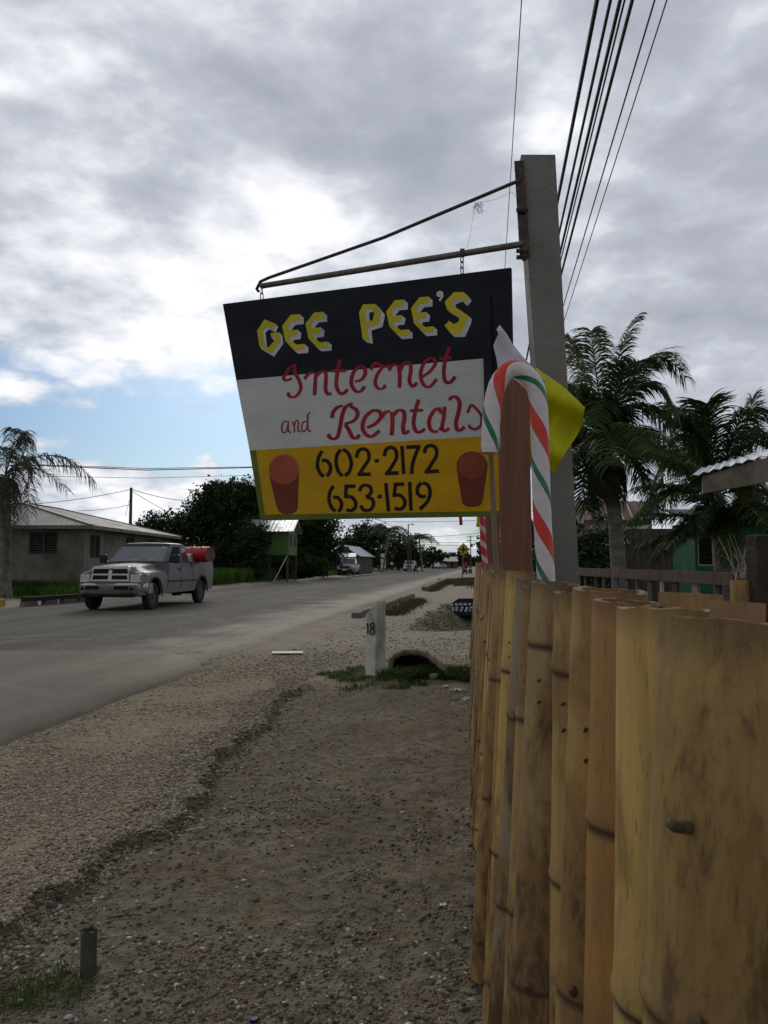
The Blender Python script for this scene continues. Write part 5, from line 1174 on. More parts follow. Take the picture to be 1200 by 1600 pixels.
b_ = MB(); wall_with_holes(b_, (-1.0, 0), (1.9, 0), 0, 1.7, [(1.2, 1.8, 0, 1.5)]); wall_with_holes(b_, (1.9, 0), (1.9, 5), 0, 1.7, []); wall_with_holes(b_, (-1, 5), (-1, 0), 0, 1.7, []); b_.build('wall', mat('reddish_wall', (.15, .075, .06), None, 2), fs, fix=False)
MB().box((.5, .15, .75), (.6, .04, 1.5)).build('doorway', m_dark, fs); MB().hexa([Vector(p) for p in ((-2.2, -.8, 1.75), (2.0, -.8, 1.75), (2.0, 3, 2.9), (-2.2, 3, 2.9), (-2.2, -.8, 1.85), (2, -.8, 1.85), (2, 3, 3.0), (-2.2, 3, 3.0))]).build('roof', m_trim, fs)

# yard buildings on the right
rh = thing('red_roof_house', (at(950, 880, 45).x, 45, 0), 'beige house under a rusty red tin roof behind the coconut palm', 'house'); ro = rh.location
def RP(px, py, Y): return at(px, py, Y)-ro
b_ = MB(); a0, a1 = RP(893, 812, 44), RP(1040, 812, 44); t0, t1 = RP(893, 783, 49), RP(1020, 783, 49); corrugated(b_, a0, a1, t0, t1, .5, .03); b_.build('roof', m_redtin, rh, fix=False)
b_ = MB(); b_.hexa([Vector((a0.x+.3, .1, 0)), Vector((a1.x-.4, .1, 0)), Vector((a1.x-.4, 7, 0)), Vector((a0.x+.3, 7, 0)), Vector((a0.x+.3, .1, a0.z+.02)), Vector((a1.x-.4, .1, a0.z+.02)), Vector((a1.x-.4, 7, a0.z+.9)), Vector((a0.x+.3, 7, a0.z+.9))]); b_.build('wall', m_beige, rh)
b_ = MB(); b_.box(RP(900, 800, 43.5), (.8, .3, 1.3)); b_.build('gable_wall', m_beige, rh)
for px in (975, 990, 958): MB().bar(RP(px, 812, 43.8), RP(px-12, 786, 48.3)+Vector((0, 0, .05)), .06, .05).build('roof_batten', m_trim, rh)
sh_ = thing('lean_to_shed', (at(985, 880, 26).x, 26, 0), 'low brown shed with a pale lean-to tin roof behind the palm trunk', 'shed'); so = sh_.location
def SQ(px, py, Y): return at(px, py, Y)-so
b_ = MB(); corrugated(b_, SQ(898, 854, 25.2), SQ(985, 846, 25.2), SQ(960, 826, 29), SQ(1016, 820, 29), .3, .02); rf = b_.build('roof', mat('pale_lean_to_tin', (.27, .245, .205), (.20, .18, .15), 4, .9, spec=.1), sh_, fix=False)
b_ = MB(); b_.bar(SQ(902, 853, 25), SQ(985, 846, 25), .03, .12); b_.build('fascia', m_tinbright, sh_)
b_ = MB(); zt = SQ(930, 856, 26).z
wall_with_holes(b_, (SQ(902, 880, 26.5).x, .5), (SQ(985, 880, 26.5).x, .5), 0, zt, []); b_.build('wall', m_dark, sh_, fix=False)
b_ = MB(); p = SQ(978, 880, 25); q = SQ(1066, 880, 25); zt = SQ(1000, 826, 25).z
b_.hexa([Vector((p.x, -1, 0)), Vector((q.x, -1, 0)), Vector((q.x, 4, 0)), Vector((p.x, 4, 0)), Vector((p.x, -1, zt)), Vector((q.x, -1, zt)), Vector((q.x, 4, zt)), Vector((p.x, 4, zt))]); b_.build('boarded_wall', m_brownw, sh_)
for k in range(9): MB().bar(Vector((p.x+(q.x-p.x)*(k+.5)/9, -1.02, 0)), Vector((p.x+(q.x-p.x)*(k+.5)/9, -1.02, zt)), .03, .02, (0, 1, 0)).build('cover_strip', m_brownw, sh_)
for px in (922, 948): MB().box(Vector((SQ(px, 880, 25.2).x, -.8, .9)), (.08, .08, 1.9)).build('post', m_brownw, sh_)
eh = thing('board_house', (at(1130, 880, 17).x, 17, 0), 'emerald green board house with a louvred window behind the young palm', 'house'); eo = eh.location
p = at(1086, 880, 17).x-eo.x; q = at(1240, 880, 17).x-eo.x; zt = 3.2; wzz = [at(1090, y, 17).z for y in (884, 838)]
zt = 2.25
hw = (at(1091, 880, 17).x-eo.x-p, at(1116, 880, 17).x-eo.x-p, wzz[0], wzz[1])
b_ = MB(); wall_with_holes(b_, (p, 0), (q, 0), 0, zt, [hw], .08); wall_with_holes(b_, (p, 1.3), (p, 0), 0, zt, [], .08)
b_.build('wall', m_emer, eh, fix=False)
for k in range(10):
    z = .1+k*.2
    for (u0, u1) in ((0, hw[0]-.06), (hw[1]+.06, q-p)) if hw[2]-.1 < z < hw[3]+.1 else ((0, q-p),):
        bb = MB(); bb.hexa([Vector((p+u0, -.028, z)), Vector((p+u1, -.028, z)), Vector((p+u1, -.003, z)), Vector((p+u0, -.003, z)), Vector((p+u0, -.008, z+.19)), Vector((p+u1, -.008, z+.19)), Vector((p+u1, -.003, z+.19)), Vector((p+u0, -.003, z+.19))]); bb.build('weatherboard', m_emer, eh)
louvre_window(eh, (p, -.03), (q, -.03), hw, 6, m_trim, m_dark, .028, False)
MB().hexa([Vector(v) for v in ((p-.15, -.35, 2.25), (q, -.35, 2.25), (q, 1.5, 2.6), (p-.1, 1.5, 2.6), (p-.15, -.35, 2.3), (q, -.35, 2.3), (q, 1.5, 2.65), (p-.1, 1.5, 2.65))]).build('roof', m_brownw, eh)
# tin porch roof at the right edge
pr = thing('porch_roof', (at(1240, 880, 6.5).x, 7.5, 0), 'open porch roof of corrugated tin on a raw board at the right edge', 'porch'); po = pr.location
A0, A1 = at(1079, 744, 7.2)-po, at(1260, 694, 6.0)-po; dv = Vector((1.42, 3.2, .47)); b_ = MB(); corrugated(b_, A0, A1, A0+dv, A1+dv, .13, .010, .006); b_.build('roof_sheet', m_tinbright, pr, fix=False)
b_ = MB(); F0, F1 = at(1098, 744, 7.12)-po, at(1262, 697, 5.98)-po
nb = [F0, F1, F1+Vector((.01, .045, 0)), F0+Vector((.01, .045, 0))]
dn = at(1098, 771, 7.12)-at(1098, 744, 7.12); dn1 = at(1262, 742, 5.98)-at(1262, 697, 5.98)
b_.hexa([nb[0]+dn, nb[1]+dn1, nb[2]+dn1, nb[3]+dn, *nb]); b_.build('fascia', m_fascia, pr)
for k in (0, 1, 2):
    b_ = MB(); s0 = F0.lerp(F1, .08+.42*k)+Vector((0, .06, -.06)); b_.bar(s0, s0+dv*.95, .05, .09); b_.build('rafter', m_brownw, pr)
for xy in ((A1+Vector((-.1, .1, 0))), (A1+dv*.95)): MB().box((xy.x, xy.y, (xy.z-.05)/2), (.1, .1, xy.z-.05)).build('post', m_brownw, pr)
# rail fence in the yard
yf = thing('rail_fence', (at(905, 893, 9).x, 9, 0), 'brown wooden rail fence with mixed pickets in the yard behind the bamboo', 'fence'); yo = yf.location
p0, p1 = at(903, 893, 9), at(1150, 905, 4.9); b_ = MB(); b_.bar(p0-yo, p1-yo, .045, .085); b_.build('rail', m_wood2, yf)
b_ = MB(); b_.bar(p0-yo-Vector((0, 0, .75)), p1-yo-Vector((0, 0, .75)), .045, .085); b_.build('rail', m_wood2, yf)
m_pk = mat('grey_picket', (.09, .08, .075), (.055, .048, .042), 9, .9, .4, 50, (1, 1, .1), rnd=.4); m_pl = mat('light_picket', (.24, .19, .13), (.17, .13, .09), 9, .9, .4, 50, (1, 1, .1))
for i, (f, w, hgt, mm) in enumerate(((.02, .09, .05, m_pl), (.10, .06, -.02, m_pk), (.20, .05, -.02, m_pk), (.28, .06, .0, m_pk), (.38, .11, .03, m_pk), (.47, .09, .02, m_pk), (.54, .05, .02, m_pk), (.62, .10, .05, m_brownw), (.69, .03, .03, m_trim), (.76, .10, .0, m_pk), (.86, .10, .04, m_pl), (.95, .07, .05, m_pk))):
    p = p0.lerp(p1, f)+Vector((.0, .05, 0)); b_ = MB(); b_.box((0, 0, 0), (w, .022, p.z+hgt)); o = b_.build('picket', mm, yf); o.location = Vector((p.x, p.y, (p.z+hgt)/2))-yo; o.rotation_euler = (0, random.uniform(-.03, .03), math.atan2(p1.y-p0.y, p1.x-p0.x))

# ------------------------------------------------------------------ marker post, culvert, kerbs, ditch, litter
m_wpost = mat('peeling_white_wash', (.74, .73, .67), (.58, .57, .51), 6, .9, .7, 40, (1, 1, .35), third=(.19, .175, .15))
mp_ = gnd(585, 1056); mp = thing('marker_post', (mp_.x, mp_.y, 0), 'short white concrete marker post with the number 18 in the grass', 'post'); mo = mp.location
def q_(px, py, dy=0): return at(px, py, mo.y+dy)-mo
b_ = MB()
low = [q_(570, 1062), q_(585, 1066, -.02), q_(603, 1052, .12), q_(588, 1050, .16)]; hi = [q_(571, 961), q_(590, 939, -.02), q_(603, 938, .12), q_(588, 948, .16)]
for p in low: p.z = -.1
b_.loft([[l_.lerp(h_, t) + Vector((.003*math.sin(t*9+i), .003*math.cos(t*7+i), 0)) for i, (l_, h_) in enumerate(zip(low, hi))] for t in (0, .2, .4, .6, .8, 1)]); body = b_.build('post_body', m_wpost, mp, bevel=.008)
fa, fb = q_(570, 1000), q_(587, 1000, -.02)
dirx = (fb-fa).normalized(); nrm = Vector((dirx.y, -dirx.x, 0)); nrm = nrm if nrm.y < 0 else -nrm
m_black = mat('black_number_paint', (.012, .012, .012), None, 20, .7)
sc = (fb-fa).length/17
def num(poly, nm):
    b = MB()
    for st in poly:
        q = spline([(*p, 1) for p in st], 5) if len(st) > 2 else [(*p, 1) for p in st]; vs = []
        for i, p in enumerate(q):
            a = q[max(i-1, 0)]; c = q[min(i+1, len(q)-1)]; d = Vector((c[0]-a[0], c[1]-a[1])).normalized(); n_ = Vector((-d.y, d.x))*1.05
            for s_ in (-1, 1): vs.append(fa + dirx*((p[0]+n_.x*s_)-570)*sc + Vector((0, 0, -((p[1]+n_.y*s_)-1000)*mo.y/1200)) + nrm*(.013+.0004*len(st)))
        b.add(vs, [(2*i, 2*i+1, 2*i+3, 2*i+2) for i in range(len(q)-1)])
    b.build(nm, m_black, mp, fix=False)
num([[(575.0, 974), (575.0, 991)], [(573.2, 976.5), (575.0, 974)]], 'digit')
num([[(x_+.8, y_) for x_, y_ in p_] for p_ in [[(581, 982), (578.6, 979), (579, 975.5), (581.3, 973.6), (583.8, 975.5), (584, 979), (581.5, 982), (578.4, 985), (578.4, 989), (581.3, 991.3), (584.4, 989), (584.2, 985), (581.2, 982)]]], 'digit')
m_oldc = mat('old_stained_concrete', (.17, .155, .12), (.09, .082, .06), 7, .95, .9, 40, third=(.055, .05, .035))
# broken culvert rim: a curved slab sunk in the weeds
b_ = MB(); secs = []; pth = [(606, 1040, 9.75, .16), (614, 1026, 9.9, .20), (630, 1020, 9.95, .21), (652, 1019, 9.9, .21), (668, 1023, 9.75, .19), (682, 1035, 9.5, .14), (694, 1045, 9.25, .09), (702, 1052, 9.05, .03)]
for (px, py, Y, hh) in pth:
    p = at(px, py, Y); w = .05; secs.append([Vector((p.x, Y-w, -.12)), Vector((p.x, Y-w, p.z-.012)), Vector((p.x, Y-w*.5, p.z)), Vector((p.x, Y+w, p.z+.002)), Vector((p.x, Y+w+.03, p.z-.015)), Vector((p.x, Y+w+.03, -.12))])
b_ = MB(); arc = [at(px, py, Y) for px, py, Y in ((608, 1050, 9.6), (611, 1036, 9.7), (618, 1026, 9.75), (632, 1020, 9.75), (652, 1020, 9.7), (668, 1024, 9.6), (681, 1034, 9.45), (692, 1044, 9.3), (704, 1053, 9.15))]
arc[0].z = -.05; arc[-1].z = -.02; q = [Vector(p) for p in spline([tuple(p) for p in arc], 4)]
b_.tube(q, [.038+.006*math.sin(i*1.7) for i in range(len(q))], 9)
b_.loft([[p+Vector((0, 0, -.02)) for p in q], [p+Vector((.03, .35, -.06)) for p in q], [Vector((p.x, p.y+.6, min(p.z, -.03))) for p in q]], closed=False, caps=False)
cu = b_.build('culvert_rim', m_oldc, smooth=True, fix=False); tag(cu, 'curved broken concrete culvert rim in the weeds behind the marker post', 'culvert')
rd = random.Random(21)
def rock(b, c, r, seed, sq=.6):
    bm = bmesh.new(); bmesh.ops.create_icosphere(bm, subdivisions=2, radius=1); rr = random.Random(seed); of = Vector((rr.random()*9, rr.random()*9, rr.random()*9))
    vs = []
    for v in bm.verts:
        k = 1+.35*(mn.noise(v.co*1.3+of)) + .12*mn.noise(v.co*3.5+of); vs.append(Vector(c)+Vector((v.co.x*r*k*1.15, v.co.y*r*k, v.co.z*r*k*sq)))
    bm.verts.index_update(); b.add(vs, [tuple(v.index for v in f.verts) for f in bm.faces]); bm.free()
m_rock = mat('mossy_stone', (.20, .19, .15), (.11, .12, .07), 9, .9, .6, 60)
for px, py, r, lb in ((660, 1052, .085, 'rounded mossy stone in the weeds before the culvert rim'), (679, 1060, .06, 'smaller flat stone right of the rounded mossy one')):
    b_ = MB(); c = gnd(px, py); rock(b_, (0, 0, .02), r, px); tag(b_.build('stone', m_rock, smooth=True, loc=(c.x, c.y, 0)), lb, 'stone')
X, Y = inell(4200, .75, 9.25, .62, .30, 33, .9); X, Y = X[X < .1125*Y+.02], Y[X < .1125*Y+.02]; grass('weeds', X, Y, .10, .022, leafmat('broad_weed_leaf', (.045, .085, .022), (.07, .11, .03)), 'broad leaved weeds at the foot of the marker post', 'weeds', seed=21, lean=1.0)
m_foam = mat('dirty_white_foam', (.70, .70, .68), (.58, .57, .54), 20, .8, .2, 60)
c = gnd(449, 1020, .02); b_ = MB(); b_.box((0, 0, .012), (.46, .22, .012), .05)
tag(b_.build('foam_sheet', m_foam, loc=(c.x, c.y, H(c.x, c.y)+.012), bevel=.004), 'flat white foam sheet lying on the gravel beside the asphalt', 'litter')
for i, (px, py, w, d, lb) in enumerate(((715, 1074, .16, .05, 'white plastic scrap at the edge of the weeds by the fence'), (728, 1085, .14, .03, 'thin white strip of litter against the fence, below the plastic scrap'), (283, 982, .12, .08, 'small white crumpled litter on the asphalt in front of the pickup'), (692, 1392, .028, .02, 'pale chip of litter on the dirt close to the fence'), (697, 1070, .07, .04, 'squarish paper scrap in the weeds'))):
    c = gnd(px, py); bm = bmesh.new(); bmesh.ops.create_grid(bm, x_segments=7, y_segments=5, size=.5); rr = random.Random(i)
    for v in bm.verts: v.co = Vector((v.co.x*w, v.co.y*d, abs(mn.noise(Vector((v.co.x*5+i, v.co.y*5, i))))*w*.3+.004))
    me = bpy.data.meshes.new('litter_scrap'); bm.to_mesh(me); bm.free(); me.materials.append(m_foam); o = bpy.data.objects.new('litter_scrap', me); link(o); o.location = (c.x, c.y, H(c.x, c.y)+(.03 if i == 2 else .004)); o.rotation_euler.z = i
    sm = o.modifiers.new('thickness', 'SOLIDIFY'); sm.thickness = .002; tag(o, lb, 'litter')
# cut pipe stub near the camera
c = gnd(138, 1512, -.03); hgt = .15; b_ = MB(); rd = random.Random(2); n = 20
prof = [(.0265, -.06), (.0268, 0), (.0265, hgt*.5), (.0262, hgt)]
b_.lathe([(r, h) for r, h in prof] + [(.0225, hgt-.002), (.022, hgt-.06)], (0, 0, 0), n)
b_.v = [(x, y, z+(rd.uniform(-.008, .006) if abs(z-hgt) < .004 else 0)) for x, y, z in b_.v]
tag(b_.build('pipe_stub', mat('dull_green_plastic', (.065, .07, .055), (.045, .045, .035), 12, .7, .3, 60, third=(.10, .08, .055)), smooth=True, loc=(c.x, c.y, -.055)), 'short cut stub of dull green pipe sticking out of the dirt', 'pipe')
# twigs and rings of bark on the dirt
for i, (px, py, L_, a, cc, lb) in enumerate(((308, 1297, .12, .3, (.45, .40, .30), 'pale dry stick lying flat on the dirt left of centre'), (147, 1412, .09, 1.1, (.32, .27, .2), 'thin straw leaning on the ground above the pipe stub'), (195, 1430, .14, .15, (.06, .05, .04), 'dark twig right of the pipe stub'), (735, 1306, .09, -.5, (.12, .14, .18), 'bluish twig like scrap by the foot of the fence'))):
    c = gnd(px, py, -.05); b_ = MB(); d = Vector((math.cos(a), math.sin(a), .02)); b_.tube([-d*L_/2, Vector((0, .004, .004)), d*L_/2], [.003, .0035, .002], 6)
    tag(b_.build('twig', mat('twig_%d' % i, cc, None, 40), smooth=True, loc=(c.x, c.y, H(c.x, c.y)+.006)), lb, 'twig')
c = gnd(397, 1594, -.05); b_ = MB(); b_.lathe([(.013, 0), (.013, .007), (.011, .009), (.001, .008)], (0, 0, 0), 18); tag(b_.build('bottle_cap', mat('blue_plastic_cap', (.008, .012, .04), None, 30, .6), smooth=True, loc=(c.x, c.y, H(c.x, c.y)+.004)), 'dark blue bottle cap at the bottom edge of the picture', 'bottle cap')

# broken kerb stones along the near side
def kerb(pa, pb, w, h, label, seed, m=None, group='broken kerb stones along the near side of the road', z0=-.1, name='kerb_stone'):
    a, c = gnd(*pa), gnd(*pb); rr = random.Random(seed); d = (c-a); L_ = d.length; d.normalize(); s_ = Vector((d.y, -d.x, 0)); secs = []
    n = max(4, int(L_/.5))
    for i in range(n+1):
        t = i/n; p = a+d*L_*t; k = rr.uniform(.88, 1.06) if 0 < i < n else .8; hh = h*k+p.z; ww = w*rr.uniform(.92, 1.08); z_ = min(0, H(p.x, p.y))
        secs.append([p+s_*(-ww/2)+Vector((0, 0, z0)), p+s_*(-ww/2*.9)+Vector((0, 0, hh)), p+s_*(ww/2*.85)+Vector((0, 0, hh*rr.uniform(.9, 1))), p+s_*(ww/2)+Vector((0, 0, z0))])
    b = MB(); b.loft([[q-a for q in s] for s in secs]); o = b.build(name, m or m_oldc, loc=a, bevel=.015); return tag(o, label, 'kerb', group)
kerb((556, 966), (644, 933), .26, .17, 'long broken kerb stone behind the marker post, nearest to the camera', 1)
kerb((664, 923), (695, 909), .34, .24, 'second kerb stone farther along, beside the dry grassy hump', 2)
kerb((688, 908), (704, 907), .5, .22, 'low dark rubble kerb end below the yellow crossing sign', 3, m_rock)
for i, (pa, pb, sd__) in enumerate((((600, 962), (646, 940), 61), ((668, 925), (700, 911), 62))):
    a, c = gnd(*pa), gnd(*pb); rg = np.random.default_rng(sd__); n = 2600; t = rg.random(n); X = a.x+(c.x-a.x)*t+rg.normal(size=n)*.16+.18; Y = a.y+(c.y-a.y)*t+rg.normal(size=n)*.2
    grass('weeds', X, Y, .16, .022, m_grassdry, ('dark weeds along the near kerb stone', 'dark weeds along the second kerb stone')[i], 'weeds', seed=sd__)
# kerbs and rubble on the far side
m_kl = mat('pale_kerb', (.30, .28, .23), (.20, .185, .15), 6, .9, .5, 40)
for i, (pa, pb, h, lb) in enumerate((((466, 911), (484, 908), .22, 'pale kerb block left of the silver pickup'), ((486, 908), (498, 905), .24, 'pale kerb block right next to it, nearer the silver pickup'), ((545, 903), (562, 901), .16, 'low rubble kerb in front of the silver pickup'), ((566, 901), (588, 898), .18, 'low rubble kerb right of the silver pickup'), ((596, 896), (627, 893), .16, 'long low kerb below the notice board'), ((672, 890.2), (684, 889.4), .2, 'farthest kerb before the distant store'))):
    kerb(pa, pb, .35, h, lb, 30+i, m_kl if i < 2 else m_rock, 'broken kerb stones on the far side of the road')
# timber barrier and yellow block at the far left
a, c = gnd(36, 949), gnd(150, 940); tb = thing('timber_barrier', a, 'long dark timber beam on low blocks at the kerb beside the pickup', 'barrier')
b_ = MB(); b_.bar(Vector((0, 0, .24)), c-a+Vector((0, 0, .24)), .2, .14); b_.build('beam', mat('tarred_timber', (.028, .022, .017), (.018, .014, .011), 8, .95, .6, 40), tb, bevel=.01)
for f in (.07, .33, .57, .8): MB().box((c-a)*f+Vector((0, 0, .07)), (.55, .22, .2), math.atan2((c-a).y, (c-a).x)).build('block', m_oldc, tb, bevel=.01)
c = gnd(-8, 948); b_ = MB(); b_.box((0, 0, .12), (.55, .25, .24)); tag(b_.build('yellow_block', mat('yellow_kerb_paint', (.42, .28, .02), (.30, .2, .02), 6, .8), loc=c, bevel=.02), 'yellow painted kerb block at the foot of the withered palm', 'kerb block')
X, Y = inell(260, wx(22, 28.5), 28.3, .8, .5, 77, .6); grass('grass', X, Y, .15, .03, m_grassdry, 'small dry tuft beside the foot of the withered palm', seed=77)

# culvert box with a black and white woven sheet in the ditch
dt = thing('ditch_crate', (at(722, 955, 25.6).x+.1, 25.6, -.45), 'black slotted crate with rows of white squares, black top for a shadowed hole, in the ditch by the fence', 'crate'); do = dt.location
m_blk = mat('black_plastic_and_hole', (.014, .014, .018), (.009, .009, .012), 8, 1.0, spec=0); m_wsq = mat('white_slot_paint', (.55, .57, .62), (.42, .44, .5), 20, .7); m_blue = mat('dark_blue_plastic', (.012, .018, .05), None, 8, .5)
pa, pb, pc, pd = at(704, 943.5, 25.6), at(765, 945, 25.6), at(765, 935, 27.8), at(716, 935, 27.8)
b_ = MB(); b_.hexa([Vector((pa.x, pa.y, -.32))-do, Vector((pb.x, pb.y, -.32))-do, Vector((pc.x, pc.y, -.32))-do, Vector((pd.x, pd.y, -.32))-do, pa-do, pb-do, pc-do, pd-do]); b_.build('crate_body', m_blk, dt, bevel=.01)  # black body; its top stands for the shadowed hole above the squares
for j, (py, h) in enumerate(((944.5, 4.2), (949.5, 3.6), (953.5, 3.4))):
    x = 704+j
    while x < 762:
        w = random.uniform(3.2, 5.0); p = at(x, py+random.uniform(-.5, .5), 25.57-.02*j)-do; k = 25.6/1200
        b_ = MB(); b_.box(p+Vector((w*k/2, 0, 0)), (w*k, .02, h*k*random.uniform(.7, 1)), 0, Matrix.Rotation(random.uniform(-.2, .2), 3, 'Y')); b_.build('white_square', m_wsq, dt); x += w+random.uniform(1.8, 3.4)
b_ = MB(); b_.box(at(737, 959, 25.5)-do, (1.35, .05, .13)); b_.build('lower_band', m_blue, dt, bevel=.01)

# ------------------------------------------------------------------ vehicles
m_tyre = mat('tyre_rubber', (.018, .017, .016), (.03, .027, .024), 20, .9, .4, 90); m_well = mat('wheel_well_black', (.008, .008, .008), None, 5, .95)
m_rim = mat('dusty_steel_rim', (.085, .078, .068), (.05, .046, .04), 14, .7, metal=.4); m_glass = mat('tinted_car_glass', (.018, .022, .025), (.03, .034, .036), 2, .06, spec=.9)
m_wind = mat('windscreen_glass', (.03, .036, .04), (.05, .057, .06), 2, .05, spec=.8)
m_chrome = mat('dull_chrome', (.42, .41, .385), (.32, .31, .28), 6, .3, .1, 30, metal=.85); m_trimb = mat('black_trim', (.012, .012, .012), None, 10, .5)
m_head = mat('headlamp_lens', (.42, .42, .39), (.30, .30, .28), 10, .12, spec=.8); m_lens = mat('amber_lens', (.30, .09, .01), None, 10, .2); m_plate = mat('plate_white', (.6, .6, .58), None, 30, .5); m_redl = mat('red_lens', (.25, .01, .01), None, 10, .2)

def wheel(parent, x, y, r, w, side):
    c = Vector((x, y, r)); b = MB(); h = w/2
    b.lathe([(r*.62, -h*.8), (r*.8, -h), (r*.94, -h*.95), (r, -h*.7), (r, h*.7), (r*.94, h*.95), (r*.8, h), (r*.62, h*.8)], (0, 0, 0), 28, 'Y', close=True)
    t = b.build('wheel', m_tyre, parent, smooth=True, loc=c)
    b = MB(); s_ = side
    b.lathe([(r*.62, s_*h*.70), (r*.58, s_*h*.85), (r*.53, s_*h*.6), (r*.30, s_*h*.45), (r*.24, s_*h*.75), (r*.14, s_*h*.85), (.001, s_*h*.85)], (0, 0, 0), 24, 'Y'); rm = b.build('rim', m_rim, t, smooth=True)
    for k in range(8):
        a = 2*PI*k/8; b = MB(); b.lathe([(.001, s_*h*.5), (r*.055, s_*h*.5), (r*.055, s_*h*.56), (.001, s_*h*.56)], (math.cos(a)*r*.43, 0, math.sin(a)*r*.43), 8, 'Y'); b.build('rim_hole', m_well, rm)
    return t
def mirror(sec): return sec + [Vector((p.x, -p.y, p.z)) for p in reversed(sec)]
def body_loft(name, stations, mat_, parent, split=None):
    b = MB(); b.loft([mirror([Vector((x, y, z)) for y, z in s]) for x, s in stations], closed=True); return b.build(name, mat_, parent, smooth=True)
def arch_z(x, base, arches):
    z = base
    for (ax, r, cz) in arches:
        d = r*r-(x-ax)**2
        if d > 0: z = max(z, cz+math.sqrt(d))
    return z
def quad(parent, name, pts, m, th=.006, inner=None):
    pts = [Vector(p) for p in pts]; n = (pts[1]-pts[0]).cross(pts[2]-pts[0]).normalized(); b = MB(); b.hexa([p-n*th*.5 for p in pts]+[p+n*th*.5 for p in pts]); return b.build(name, m, parent)

def truck_paint():
    m = mat('two_tone_dusty_paint', (.085, .092, .10), (.07, .075, .08), 3, .52, spec=.35, metal=.05)
    g = m.node_tree; bs = [n for n in g.nodes if n.type == 'BSDF_PRINCIPLED'][0]; src = bs.inputs['Base Color'].links[0].from_socket
    tc = g.nodes.new('ShaderNodeTexCoord'); sx = g.nodes.new('ShaderNodeSeparateXYZ'); g.links.new(tc.outputs['Object'], sx.inputs[0])
    nz = g.nodes.new('ShaderNodeTexNoise'); nz.inputs['Scale'].default_value = 3; g.links.new(tc.outputs['Object'], nz.inputs['Vector'])
    ad = g.nodes.new('ShaderNodeMath'); ad.operation = 'MULTIPLY_ADD'; g.links.new(nz.outputs['Fac'], ad.inputs[0]); ad.inputs[1].default_value = .5; g.links.new(sx.outputs[2], ad.inputs[2])
    mr = g.nodes.new('ShaderNodeMapRange'); g.links.new(ad.outputs[0], mr.inputs[0]); mr.inputs[1].default_value = 1.55; mr.inputs[2].default_value = 1.0
    mx = g.nodes.new('ShaderNodeMix'); mx.data_type = 'RGBA'; g.links.new(mr.outputs[0], mx.inputs[0]); g.links.new(src, mx.inputs[6]); mx.inputs[7].default_value = (.185, .165, .135, 1); g.links.new(mx.outputs[2], bs.inputs['Base Color'])
    return m
